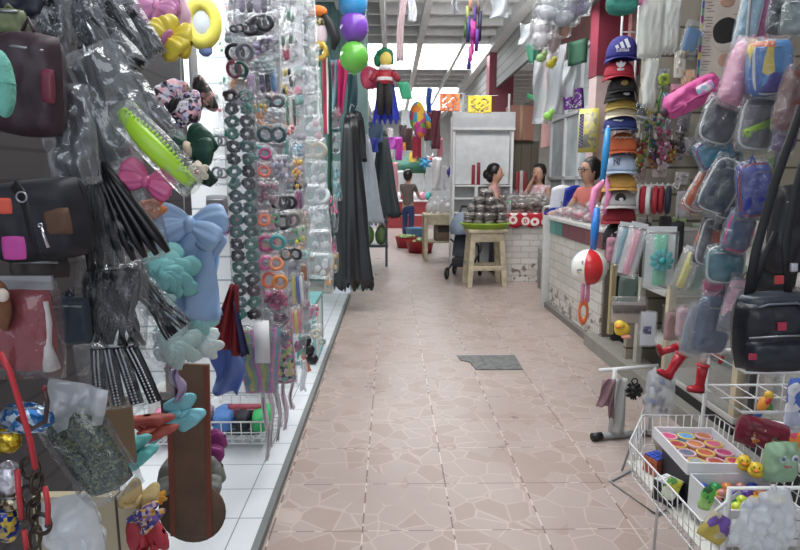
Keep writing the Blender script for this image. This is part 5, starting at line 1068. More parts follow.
p, s = at(341, 88, 5.4); t = thing('foil_scarf', 'hot pink shiny scarf hanging under the balloons', 'scarf', p); obj('cloth', MB().grid(lambda u, v: ((-2*v + (u - .5)*(17 - 11*v))*s, .02*math.sin(u*12), (24 - 50*v + 3*math.sin(u*3))*s), 16, 12), M((206, 44, 110), .3), t, solid=.006); obj('knot', MB().ell((-3*s, 0, -26*s), (3*s, 3*s, 4*s)), M((190, 40, 100), .3), t)
for i, (px, y, c, lb) in enumerate(((336, 118, (90, 60, 70), 'brown and white beads on the last string, topmost'), (336, 143, (60, 50, 54), 'black ring on the last string'), (336, 172, (60, 150, 166), 'teal fringed tie on the last string, upper'), (337, 190, (50, 140, 150), 'teal fringed tie on the last string, lower'), (333, 205, (214, 50, 110), 'hot pink tie on the last string, upper'), (334, 222, (40, 40, 60), 'black tie on the last string'), (332, 246, (210, 50, 120), 'hot pink tie on the last string, lower'), (334, 262, (190, 150, 80), 'gold beaded tie on the last string'), (329, 280, (230, 160, 90), 'orange and white tie, lowest on the last string'))):
    pack(lb, px, y, 9, 20, 5.3, blobs([c, tuple(min(255, x + 40) for x in c)], 4), group='ties on the last string')
# black rain capes on the column
def cape(label, cx, y0, y1, w0, w1, Y, mat, lean=0, ragged=10, n=9, name='rain_cape'):
    p, s = at(cx, y0, Y); H = (y1 - y0)*s; t = thing(name, label, 'cape', p); q = random.random()*6
    def fn(u, v):
        a = 2*PI*u; wv = (w0 + (w1 - w0)*v**.8)*s/2; k = 1 + (.05 + .2*v)*math.sin(a*5 + q + v*2) + (.12*v)*math.sin(a*11 + 2*q - v*3)
        return (wv*math.cos(a)*k + lean*s*v, wv*.55*math.sin(a)*k, -H*v + (ragged*s*math.sin(a*11 + q)*.5 if v > .97 else 0))
    obj('cloth', MB().grid(fn, 60, 16, cu=True), mat, t, solid=.004)
    obj('shoulder', MB().ell((0, 0, 0), (w0*s*.5, w0*s*.3, w0*s*.5), 14, 8, amp=.15), mat, t)
    obj('hanger_hook', MB().tube([(0, 0, 0), (0, 0, .1), (.02, 0, .15), (.05, 0, .12)], .006, 6), STEEL, t)
    return t
CB = M((30, 32, 36), .33, spec=.6, bump=.15, nscale=8)
cape('long black plastic rain cape with ragged hem, nearest of the capes', 350, 118, 288, 11, 37, 6.6, CB, 2, 12)
cape('pale silver plastic cape between the two dark capes', 366, 138, 224, 7, 16, 7.2, M((150, 158, 168), .3), 8, 4, 7)
cape('dark grey green cape, right of the silver one', 383, 134, 216, 8, 28, 8.9, M((46, 58, 62), .5), 2, 4, 8)
cape('small black cape bundled above the long black cape', 356, 118, 160, 14, 18, 7.0, M((22, 22, 26), .5), 0, 3, 6)
strip('hanging_garment', 'dark teal garment hanging high on the green column', 'hanging', 352, 74, 122, 10, 7.6, (40, 74, 84))
strip('hanging_garment', 'steel blue garment hanging below the doll', 'hanging', 374, 122, 142, 18, 8.6, (70, 92, 120))
strip('hanging_garment', 'blue and orange cloth behind the silver cape', 'hanging', 372, 138, 152, 12, 8.4, (60, 70, 170))
# rack of greens
t = thing('steel_rack', 'steel blue rack with green sacks under the dark cape', 'rack', (-.2, 10.4, 0))
for sx in (-1, 1):
    for sy in (-1, 1): obj('leg', MB().box((sx*.22 - .1, sy*.2, .72), (.04, .04, 1.44)), M((76, 92, 104), .5), t, smooth=False)
for z in (.36, .8, 1.3): obj('shelf', MB().box((-.1, 0, z), (.5, .46, .03)), M((90, 100, 108), .5), t)
for i, (z, c) in enumerate(((.375, (110, 150, 80)), (.375, (120, 150, 96)), (.815, (90, 120, 90)), (.815, (130, 150, 120)))):
    t = thing('netted_sack', 'green netted sack on the %s shelf of the steel rack, %s' % ('lower' if i < 2 else 'upper', 'left' if i % 2 == 0 else 'right'), 'sack', (-.41 + (i % 2)*.24, 10.35, z), 0, 'green sacks on the steel rack')
    obj('sack', MB().ell((0, 0, .17), (.115, .17, .17), 14, 10, amp=.12), M(c, .8, bump=.6, nscale=60), t); obj('knot', MB().tube([(0, 0, .32), (0, 0, .4)], [.03, .05], 8), M(c, .8), t)
# ================================================================ RIGHT STALL
# --- caps in a column on a wire ladder
p, s = at(628, 40, 4.05); t = thing('wire_ladder', 'white wire ladder rack behind the column of caps', 'rack', p)
lm = MB()
for dx in (-7, 9): lm.tube([(dx*s, 0, 1.0), (dx*s, 0, -1.55)], .008, 6)
for k in range(17): lm.tube([(-7*s, 0, .95 - k*.15), (9*s, 0, .95 - k*.15)], .004, 5)
obj('wires', lm, WIRE, t); obj('top_bar', MB().tube([(0, 0, 1.0), (0, 0, 2.2)], .012, 8), WIRE, t)
def cap(label, px, py, wpx, hpx, col, brim_col=None, rz=-14, emblem=None, Y=3.85, tilt=0, brim=True):
    p, s = at(px, py, Y); W = wpx*s; H = hpx*s; m = M(col, .75, bump=.15, nscale=90); t = thing('baseball_cap', label, 'cap', p, rz, 'column of caps on the wire ladder', rx=tilt)
    R = W*.46
    obj('crown', MB().ell((0, 0, -H*.42), (R, R*.92, H*.92), 26, 14, z0=0.0, e=.85), m, t, solid=.003)
    bm = M(brim_col or col, .7)
    obj('brim', MB().grid(lambda u, v: (R*(1.02 + .06*v)*math.cos(PI*(1 + u)), -R*.92*abs(math.sin(PI*u))*(1 + .62*v*math.sin(PI*u)) , -H*.42 - .018*v*(math.cos(PI*(u - .5)*2)*-.5 + .5) - .10*R*v), 22, 6), bm, t, solid=.005)
    obj('button', MB().ell((0, 0, H*.5), (.008, .008, .006), 8, 6), bm, t)
    obj('sweatband', MB().torus((0, 0, -H*.41), R*.97, .004, 'z', 24, 6, ry=.92), bm, t)
    y = -R*.86
    WT = M((226, 226, 230), .6)
    if emblem == 'three_bars':
        mb = MB()
        for k in range(3): h_ = H*(.14 + .12*k); x = (-.16 + .14*k)*W; mb.box((x, y - .006, -H*.06 + h_/2 - .03*H), (W*.09, .006, h_), rot=Matrix.Rotation(-.42, 3, 'Y'))
        obj('emblem', mb, WT, t, smooth=False); text('lettering', 'adidas', W*.15, WT, t, (0, y - .012, -H*.16))
    elif emblem == 'leaf':
        mb = MB()
        for a in (-.75, 0, .75): mb.ell((math.sin(a)*W*.09, y - .004, math.cos(a)*W*.09 + .03*H), (W*.055, .005, W*.11), 12, 8, rot=Matrix.Rotation(a, 3, 'Y'))
        mb.box((0, y - .004, -.07*H), (W*.22, .006, W*.03)).box((0, y - .004, -.13*H), (W*.2, .006, W*.03))
        obj('emblem', mb, WT, t)
    elif emblem == 'wings':
        obj('emblem', MB().ell((0, y, 0), (W*.12, .006, W*.1), 12, 8), M((150, 130, 60), .5), t); obj('emblem_wings', MB().ell((-W*.2, y + .01, -.02), (W*.1, .006, W*.025), 10, 6).ell((W*.2, y + .01, -.02), (W*.1, .006, W*.025), 10, 6), WT, t)
    elif emblem == 'oval': obj('emblem', MB().ell((W*.12, y, -H*.12), (W*.12, .008, W*.055), 14, 8), WT, t)
    elif emblem == 'NY': text('lettering', 'N', W*.26, M((60, 66, 84), .6), t, (-W*.13, y - .004, .0)); text('lettering', 'Y', W*.26, M((60, 66, 84), .6), t, (-W*.10, y - .005, .01))
    elif emblem == 'round': obj('emblem', MB().ell((0, y, -.0), (W*.14, .006, W*.14), 16, 10), M((46, 38, 38), .6), t); obj('emblem_dot', MB().ell((W*.02, y - .006, -W*.03), (W*.06, .004, W*.05), 10, 6), WT, t)
    elif emblem == 'leap': obj('emblem', MB().tube([(-W*.2, y - .002, .05*H), (-W*.12, y - .004, .1*H), (-W*.05, y - .004, .0), (0, y - .004, -.1*H)], [.002, .007, .006, .002], 8), WT, t)
    elif emblem == 'script': obj('emblem', MB().tube([(-W*.28 + W*.07*i, y + .016*abs(i - 4)/2, H*(.2 + .07*(i % 2))) for i in range(9)], .006, 6), M((196, 176, 150), .6), t)
    elif emblem == 'stripe': obj('emblem', MB().tube([(-W*.2, y + .01, .05*H), (0, y, .0), (W*.2, y + .02, .07*H)], .006, 6), WT, t)
    return t
for a in (('blue cap with three white slanted bars and white lettering, topmost in the column', 622, 49, 33, 24, (44, 44, 130), None, -18, 'three_bars'),
          ('red cap with white three leaf emblem, second in the column', 619, 70, 31, 18, (170, 34, 52), None, -14, 'leaf'),
          ('black cap with gold winged emblem, third in the column', 622, 85, 30, 16, (30, 28, 28), None, -10, 'wings'),
          ('black cap with white oval emblem, fourth in the column', 620, 94, 30, 13, (30, 28, 28), None, -10, 'oval'),
          ('olive gold cap under the two black caps', 621, 103, 30, 12, (176, 148, 66), None, -14, None),
          ('cream cap under the olive gold cap', 621, 111, 30, 12, (218, 206, 178), None, -14, None),
          ('navy blue cap with a white line emblem, middle of the column', 620, 122, 34, 16, (40, 52, 116), (50, 70, 110), -18, 'stripe'),
          ('orange cap with pale lettering in the column', 622, 143, 30, 20, (196, 92, 48), None, -10, 'script'),
          ('light blue grey cap with dark N and Y letters', 620, 163, 34, 20, (160, 176, 196), None, -16, 'NY'),
          ('mustard yellow cap under the light blue grey cap', 620, 181, 34, 16, (202, 152, 70), None, -16, None),
          ('light grey cap with a dark round patch', 619, 198, 36, 17, (178, 174, 172), None, -16, 'round'),
          ('red cap with black front under the grey cap', 619, 213, 34, 17, (150, 34, 46), None, -14, None),
          ('black cap with a small white leaping mark, lowest in the column', 618, 233, 30, 22, (26, 26, 30), None, -10, 'leap')):
    cap(*a[:5], a[5], a[6], a[7], a[8])
# inflatable toy hanging in front of the counter
IB = M((40, 140, 206), .25); IP = M((226, 130, 176), .25)
def infl(label, pts, r, mat, Y):
    q = [at(x, y, Y)[0] for x, y in pts]; s = at(pts[0][0], pts[0][1], Y)[1]; t = thing('inflatable_stick', label, 'inflatable toy', q[0])
    obj('tube', MB().tube([v - q[0] for v in q], [r*s*.7] + [r*s]*(len(q) - 2) + [r*s*.7], 12), mat, t); obj('valve', MB().ell((0, 0, r*s*.3), (r*s*.4,)*3, 8, 6), M((220, 220, 226), .4), t)
infl('sky blue inflatable stick hanging left of the caps', ((608, 128), (606, 150), (602, 185)), 3.6, IB, 3.75)
infl('pink inflatable tube curving down left of the caps', ((603, 182), (595, 190), (592, 206), (594, 224)), 3.6, IP, 3.7)
infl('bright blue inflatable stick above the beach ball', ((597, 208), (595, 228), (593, 250)), 4.2, M((40, 120, 210), .25), 3.6)
infl('pink inflatable tube behind the caps at the orange cap', ((606, 178), (609, 196), (604, 214)), 3.0, IP, 3.8)
p, s = at(589, 267, 3.6); R = 18*s
t = thing('beach_ball', 'red, white and printed inflatable beach ball hanging by the tiled counter', 'beach ball', p, -40)
def ballc(u, v): return [0, 1, 0, 2, 0, 1][int(u*6 + .35) % 6]
bb = MB(); bb.grid(lambda u, v: (R*math.sin(PI*v)*math.cos(2*PI*u), R*math.sin(PI*v)*math.sin(2*PI*u), R*math.cos(PI*v)), 48, 20, cu=True, mi=lambda u, v: ballc(u, v))
obj('ball', bb, [M((224, 222, 214), .2, var=.04), M((206, 40, 44), .2, var=.04), M((150, 180, 216), .2)], t)
obj('print', MB().ell((-.12*R, -.86*R, -.1*R), (.24*R, .16*R, .24*R), 14, 8, amp=.2).ell((.02*R, -.86*R, .3*R), (.16*R, .12*R, .14*R), 10, 6, amp=.4), spots([(110, 90, 160), (210, 200, 90), (90, 140, 90), (220, 220, 220), (120, 100, 170)], 70), t)
p, s = at(585, 296, 3.6); t = thing('loop_toy', 'pink strap with an orange loop handle hanging under the beach ball', 'toy', p)
for dx in (-2.6, 2.6): obj('strap', MB().tube([(dx*s, 0, 14*s), (dx*s, 0, -6*s)], 2*s, 8), IP, t)
obj('loop', MB().torus((-1*s, 0, -16*s), 4*s, 1.4*s, 'y', 24, 8, ry=2.6), M((232, 110, 60), .35), t)
# --- back wall goods
p, s = at(722, 38, 4.36); t = thing('hair_poster', 'cream poster with a black haired head and small text rows', 'poster', p); W = 46*s; H = 82*s
obj('sheet', MB().box((0, 0, 0), (W, .006, H)), M((206, 192, 180), .5), t, smooth=False)
obj('border', MB().box((-W*.47, -.004, 0), (W*.05, .004, H)), stripes([(60, 100, 180), (210, 190, 90), (150, 60, 140), (90, 160, 140)], 5, 'Z'), t, smooth=False)
mb = MB()
for i in range(26): mb.box((-W*.36 + random.uniform(0, .08)*W + (W*.62 if i % 5 == 0 else 0), -.0045, H*(.44 - .034*i)), (W*random.uniform(.1, .2), .002, H*.007))
obj('text_rows', mb, M((120, 104, 100), .5), t, smooth=False)
hd = MB().ell((W*.08, -.006, -H*.0), (W*.28, .006, H*.17), 20, 12); obj('face', hd, M((196, 186, 176), .5), t)
obj('hair', MB().ell((W*.06, -.010, H*.08), (W*.30, .006, H*.15), 20, 12, amp=.06, rot=Matrix.Rotation(-.5, 3, 'Y')), M((44, 42, 42), .5), t)
obj('figure', MB().ell((W*.08, -.006, -H*.26), (W*.14, .004, H*.08), 12, 8).ell((W*.04, -.006, H*.42), (W*.16, .004, H*.07), 12, 8), M((190, 150, 130), .5), t)
p, s = at(691, 40, 4.3); t = thing('table_paddle', 'blue rounded paddle in a pack left of the poster', 'paddle', p, 0, None, ry=14); obj('blade', MB().pillow(15*s, 24*s, 4*s, .5, 12), M((56, 120, 176), .5), t); obj('handle', MB().tube([(0, 0, -10*s), (0, 0, -17*s)], 2*s, 8), M((150, 110, 80), .5), t); obj('wrapper', MB().pillow(20*s, 38*s, 6*s, .2, 10, .004), FILM, t)
# veils in plastic
VM = M((216, 214, 196), .6)
for lb, px, y0, y1, wp in (('white net veil in plastic hanging at the top, left one', 651, -8, 56, 22), ('white net veil in plastic hanging at the top, right one', 671, -8, 50, 16), ('short white lace piece hanging under the left veil', 650, 60, 106, 12)):
    p, s = at(px, (y0 + y1)/2, 3.6); W = wp*s; H = (y1 - y0)*s; t = thing('veil', lb, 'veil', p, 0, 'white veils by the caps')
    obj('net', MB().sheet(W, H, lambda u, v: (.008*math.sin(v*9), .02*math.sin(u*19 + v*2), .02*math.sin(u*17) if v > .95 else 0), 20, 12, c=(0, 0, H/2)), VM, t, solid=.003); obj('bag', MB().pillow(W*1.15, H*1.05, .08, .1, 14, .012, 3), FILM_SOFT, t)
bag3('teal felt hat hanging at the top beside the wire ladder', 622, 3, 32, 24, 3.5, M((44, 124, 110), .8), 18, .8, zipper=False, strap=False, name='felt_hat', cat='hat')
bag3('pink felt piece beside the teal hat at the top', 638, -1, 22, 12, 3.6, M((206, 120, 160), .8), 8, .6, zipper=False, strap=False, name='felt_piece', cat='hat')
# small goods on the slatted wall
SG = [(664, 78, 10, 18, (120, 124, 130)), (680, 64, 12, 26, (196, 186, 170)), (688, 80, 14, 20, (206, 150, 110)), (668, 100, 12, 14, (90, 110, 160)), (641, 112, 12, 16, (60, 66, 70)), (676, 92, 12, 16, (226, 120, 150)), (656, 62, 8, 20, (150, 156, 150)), (699, 95, 10, 16, (150, 110, 130)), (648, 130, 12, 18, (90, 70, 60)), (684, 120, 14, 22, (70, 60, 70)), (692, 146, 14, 18, (100, 90, 96)), (675, 150, 12, 20, (56, 50, 56)), (705, 165, 12, 20, (80, 76, 84)), (660, 170, 16, 14, (170, 150, 146)), (640, 172, 12, 14, (150, 120, 120)), (682, 178, 14, 12, (160, 150, 150)), (672, 30, 8, 18, (130, 130, 126)), (668, 122, 10, 16, (60, 50, 60)), (655, 150, 14, 16, (90, 60, 70)), (700, 190, 12, 30, (90, 90, 96))]
GN = ['slate grey', 'cream', 'peach', 'dusty blue', 'charcoal', 'rose pink', 'sage grey', 'mauve', 'brown', 'plum', 'ash grey', 'black plum', 'smoke grey', 'pale pink', 'pink brown', 'light grey', 'grey', 'dark violet', 'wine', 'steel grey']
for (px, py, wp, hp, c), nm in zip(SG, GN):
    pack('%s card pack on the cream slatted wall' % nm, px, py, wp, hp, 4.3, (lambda cc: lambda t, s, W, H: (obj('card', MB().box((0, .006, 0), (W*.95, .002, H)), M(tuple(min(255, x + 40) for x in cc), .6), t, smooth=False), blobs([cc], 5)(t, s, W, H)))(c), group='card packs on the cream slatted wall', name='card_pack', cat='card pack')
# bead toys
for i, (px, y0, y1, cols, lb) in enumerate(((640, 140, 172, [(80, 150, 70), (200, 190, 60), (190, 60, 70)], 'green and yellow'), (650, 96, 150, [(70, 160, 80), (230, 210, 80), (60, 110, 170)], 'leaf green and lime'), (654, 138, 168, [(130, 60, 130), (200, 130, 60), (80, 130, 80)], 'purple and orange'), (664, 128, 166, [(230, 120, 170), (236, 210, 220), (200, 60, 120)], 'pink and white'), (671, 140, 162, [(190, 120, 60), (90, 60, 50), (220, 180, 80)], 'amber and brown'), (633, 130, 160, [(190, 170, 170), (150, 100, 110), (200, 200, 200)], 'silver and rose'), (660, 118, 140, [(226, 90, 150), (240, 240, 230), (90, 170, 120)], 'magenta and cream'), (679, 132, 158, [(60, 56, 66), (120, 110, 120), (180, 170, 176)], 'dark and silver'))):
    p, s = at(px, (y0 + y1)/2, 3.9 + .03*(i % 3)); t = thing('bead_garland', '%s string of bead toys hanging right of the caps' % lb, 'bead string', p, 0, 'strings of bead toys')
    for c in cols:
        mb = MB()
        for k in range(15): mb.ell((random.uniform(-4.5, 4.5)*s, random.uniform(-3, 3)*s, random.uniform(-.5, .5)*(y1 - y0)*s), (2.0*s, 1.9*s, 2.1*s), 8, 6)
        obj('beads', mb, M(tuple(x*.72 for x in c), .35), t)
    obj('cord', MB().tube([(0, 0, (y1 - y0)*.7*s), (0, 0, -(y1 - y0)*.5*s)], .5*s, 5), STR, t)
t = thing('sunflower_toy', 'lime green wire flower toy above the bead strings', 'toy', at(664, 80, 3.95)[0]); s = at(664, 80, 3.95)[1]
obj('petals', MB().torus((0, 0, 0), 4*s, 2.4*s, 'y', 18, 8, lump=.6), M((170, 190, 70), .5), t); obj('stem', MB().tube([(0, 0, -4*s), (-4*s, 0, -22*s), (-3*s, 0, -34*s)], 1.1*s, 6), M((80, 140, 60), .5), t); obj('bulb', MB().ell((-3*s, 0, -36*s), (4*s, 4*s, 4*s)), M((206, 180, 70), .5), t)
p, s = at(640, 117, 3.95); t = thing('wire_hook', 'white double wire hook arm beside the caps', 'hook', p)
obj('arm', MB().tube([(-8*s, 0, 2*s), (14*s, 0, -3*s), (16*s, 0, -1*s)], 1.1*s, 6).tube([(-8*s, 0, -5*s), (8*s, 0, -6*s)], 1.1*s, 6), WIRE, t); obj('plate', MB().box((-9*s, 0, -1*s), (2*s, 2*s, 12*s)), WIRE, t)
# rail with padded hairbands
p, s = at(655, 186, 3.95); t = thing('hook_rail', 'white rail of wire hooks above the red and white hairbands', 'rail', p); obj('rail', MB().tube([(-22*s, .02, 0), (24*s, .02, 1*s)], 1.2*s, 8), WIRE, t)
for k in range(8): obj('hook', MB().tube([((-19 + 5.6*k)*s, .02, 0), ((-20 + 5.6*k)*s, -.06, -3*s), ((-21 + 5.6*k)*s, -.09, 3*s)], .7*s, 6), WIRE, t)
for i, (px, c, lb) in enumerate(((637, (214, 212, 212), 'white padded hairband, leftmost on the hook rail'), (643, (172, 34, 48), 'red padded hairband, second on the hook rail'), (648, (220, 218, 218), 'white padded hairband, third on the hook rail'), (655, (176, 36, 50), 'red padded hairband, fourth on the hook rail'), (661, (150, 30, 46), 'dark red padded hairband, fifth on the hook rail'), (668, (36, 40, 62), 'navy padded hairband, rightmost on the hook rail'))):
    p, s = at(px, 200, 3.85); t = thing('padded_hairband', lb, 'hairband', p, 62, 'padded hairbands on the hook rail', ry=8 - 4*(i % 2)); obj('band', MB().torus((0, 0, 0), 9*s, 2.6*s, 'y', 22, 8, ry=1.25), M(c, .7), t); obj('inner_lining', MB().torus((0, 0, 0), 7.6*s, 1.6*s, 'y', 22, 6, ry=1.25), M((60, 40, 44) if c[0] < 200 else (180, 176, 176), .7), t)
for lb, px, py, wp, hp, c in (('grey card pack right of the hairbands', 683, 205, 14, 28, (160, 158, 162)), ('black cloth pouch right of the grey card pack', 697, 196, 16, 34, (36, 38, 48)), ('dark pouch below the hook rail', 665, 224, 12, 16, (50, 46, 50)), ('pale folded cloth below the white hairbands', 644, 224, 16, 14, (170, 166, 160)), ('green and cream card below the grey card pack', 679, 222, 14, 10, (140, 160, 110))):
    bag3(lb, px, py, wp, hp, 4.0, M(c, .6), 6, .1, zipper=False, name='small_pouch', cat='pouch')
# pink hooded bag
p, s = at(692, 96, 3.0); t = thing('pink_bag', 'bright pink printed bag hanging slanted below the poster', 'bag', p, 0, None, ry=-28)
obj('body', MB().pillow(62*s, 27*s, 16*s, .55, 18, .022, 3), M((206, 78, 146), .5), t); obj('print', MB().pillow(18*s, 10*s, 4*s, .4, 8, 0, 4, c=(10*s, -9*s, 2*s)), spots([(220, 150, 200), (150, 190, 210), (230, 210, 220)], 40), t); obj('dark_tip', MB().ell((-31*s, 0, -2*s), (4*s, 4*s, 5*s)), M((70, 30, 50), .6), t); obj('fold', MB().tube([(-28*s, -8*s, -4*s), (0, -10*s, -2*s), (26*s, -9*s, -7*s)], 1.4*s, 6), M((180, 60, 124), .5), t)
# headband packs
def hb_pack(label, px, py, wp, hp, Y, col, fl=None, ry=0, card=(214, 216, 216)):
    p, s = at(px, py, Y); W = wp*s; H = hp*s; t = thing('headband_pack', label, 'headband', p, -8, 'headband packs on the right', ry=ry)
    obj('card', MB().box((0, .01, 0), (W*.9, .003, H*.92)), M(card, .5), t, smooth=False)
    obj('band', MB().pillow(W*.42, H*.92, .03, .1, 8, .003), M(col, .6, bump=.3, nscale=70), t)
    if fl:
        mb = MB()
        for k in range(9):
            a = k*2*PI/9; mb.ell((math.cos(a)*W*.24, -.03, math.sin(a)*W*.24), (W*.15, .012, W*.1), 10, 6, amp=.2, rot=Matrix.Rotation(-a, 3, 'Y'))
        obj('petals', mb, M(fl, .5), t); obj('centre', MB().ell((0, -.04, 0), (W*.12, .02, W*.12), 12, 8, amp=.2), M(tuple(x*.85 for x in fl), .4), t)
    obj('wrapper', MB().pillow(W*1.08, H*1.06, .09, .05, 12, .008, 4), FILM_CLEAR, t); obj('top_flap', MB().box((0, .0, H*.55), (W*.9, .003, H*.1)), M((206, 208, 210), .4), t, smooth=False)
hb_pack('clear pack with a turquoise flower headband on a white card', 660, 260, 31, 56, 3.1, (120, 206, 170), (50, 176, 180))
hb_pack('clear pack with a pale pink headband, tilted', 632, 252, 18, 50, 3.2, (226, 160, 176), None, 12)
hb_pack('clear pack with a light blue headband left of the pink one', 622, 246, 14, 40, 3.35, (120, 160, 180), None, 8)
hb_pack('clear pack with a yellow and grey headband beside the turquoise flower', 686, 270, 18, 40, 2.9, (206, 196, 110), None, 16, (170, 168, 160))
bag3('pink and grey small bag behind the pale pink headband', 611, 250, 10, 26, 3.6, M((190, 130, 150), .6), 6, .3, name='small_pouch', cat='pouch')
bag3('dark sage folded cloth below the headband packs, left', 628, 292, 20, 34, 3.7, M((96, 116, 108), .7), 8, .3, zipper=False, name='folded_cloth', cat='cloth')
bag3('black cloth hanging between the two headband packs', 645, 250, 10, 56, 3.5, M((30, 30, 36), .7), 6, .2, zipper=False, name='folded_cloth', cat='cloth')
bag3('black bag hanging behind the turquoise flower pack', 676, 246, 14, 50, 3.5, M((26, 26, 32), .7), 6, .2, zipper=False, name='folded_cloth', cat='cloth')
# wall shelves
t = thing('wall_shelf', 'white shelf unit on the cream slatted wall under the headbands', 'shelf', (2.55, 4.14, 0))
for z in (.35, .72, 1.02): obj('shelf_board', MB().box((0, 0, z), (1.3, .44, .03)), M((190, 190, 186), .4), t, bevel=.003)
for x in (-.64, .0, .64): obj('upright', MB().box((x, .18, .6), (.04, .06, 1.2)), M((176, 172, 160), .5), t, smooth=False)
for i, (x, z, w_, h_, c, lb) in enumerate(((2.05, 1.036, .22, .12, (150, 146, 142), 'grey box on the top wall shelf, left'), (2.35, 1.036, .24, .14, (150, 176, 150), 'green grey box on the top wall shelf, middle'), (2.7, 1.036, .26, .16, (176, 170, 166), 'pale box on the top wall shelf, right'), (2.1, .736, .26, .16, (96, 90, 90), 'dark box on the middle wall shelf, left'), (2.5, .736, .3, .18, (190, 180, 176), 'cream box on the middle wall shelf, right'), (2.2, .366, .3, .2, (120, 120, 116), 'grey box on the low wall shelf, left'), (2.65, .366, .3, .22, (160, 140, 146), 'mauve box on the low wall shelf, right'))):
    t = thing('storage_box', lb, 'box', (x, 4.12, z), 0, 'boxes on the wall shelf'); obj('box', MB().box((0, 0, h_/2), (w_, .26, h_)), M(c, .6), t, bevel=.004); obj('lid', MB().box((0, 0, h_ + .008), (w_ + .01, .27, .016)), M(tuple(min(255, q + 20) for q in c), .5), t, bevel=.003)
# hairpiece card, duck, white label card
p, s = at(629, 310, 3.35); t = thing('fringe_hairpiece', 'brown fringe hairpiece on a cream card below the headbands', 'hairpiece', p, -8); obj('card', MB().box((0, .012, -3*s), (32*s, .004, 22*s)), M((206, 192, 184), .6), t, smooth=False)
mb = MB()
for k in range(22): mb.tube([((-15 + 1.43*k)*s, 0, 5*s), ((-15 + 1.43*k + math.sin(k)*.6)*s, -.01, -3.5*s)], [1.1*s, .7*s], 6)
obj('hair', mb, M((84, 62, 54), .5), t); obj('wrapper', MB().pillow(36*s, 28*s, 8*s, .1, 10, .006), FILM_CLEAR, t)
p, s = at(622, 329, 3.3); t = thing('duck_toy', 'yellow and orange plush duck toy low on the right stall', 'toy', p); obj('body', MB().ell((0, 0, 0), (8*s, 6*s, 7*s), 14, 10, amp=.1), M((230, 190, 50), .7), t); obj('head', MB().ell((-4*s, -3*s, 5*s), (5*s, 5*s, 4.6*s), 12, 8), M((236, 200, 60), .7), t); obj('beak', MB().ell((-7*s, -7*s, 4*s), (2.6*s, 2*s, 1.4*s)), M((230, 120, 50), .6), t); obj('feet', MB().ell((3*s, -4*s, -7*s), (5*s, 4*s, 2.4*s)), M((220, 150, 120), .6), t)
p, s = at(648, 329, 3.15); t = thing('label_card', 'white hanging card with a small blue printed square', 'card', p, -6); obj('card', MB().box((0, 0, 0), (14*s, .004, 34*s)), M((214, 216, 220), .5), t, smooth=False); obj('printed_square', MB().box((-1*s, -.004, -1*s), (8*s, .003, 8*s)), spots([(60, 66, 130), (150, 150, 180), (40, 40, 90)], 60), t, smooth=False); obj('clear_tube', MB().pillow(18*s, 38*s, 6*s, .2, 10, .004), FILM_CLEAR, t)
bag3('tan and pink small bags behind the label card', 672, 326, 16, 30, 3.2, M((170, 140, 136), .6), 8, .3, name='small_pouch', cat='pouch')
bag3('pale pink small pack right of the label card', 683, 322, 14, 30, 3.1, M((214, 180, 190), .6), 8, .3, name='small_pouch', cat='pouch', wrap=True)
p, s = at(607, 300, 4.75); t = thing('post', 'dark narrow post at the near end of the tiled counter', 'post', (2.0, 4.95, 0)); obj('post', MB().box((0, 0, .55), (.1, .06, 1.1)), M((40, 40, 42), .6), t, smooth=False); obj('yellow_strip', MB().box((-.07, -.01, .62), (.04, .05, .9)), M((170, 156, 110), .6), t, smooth=False)
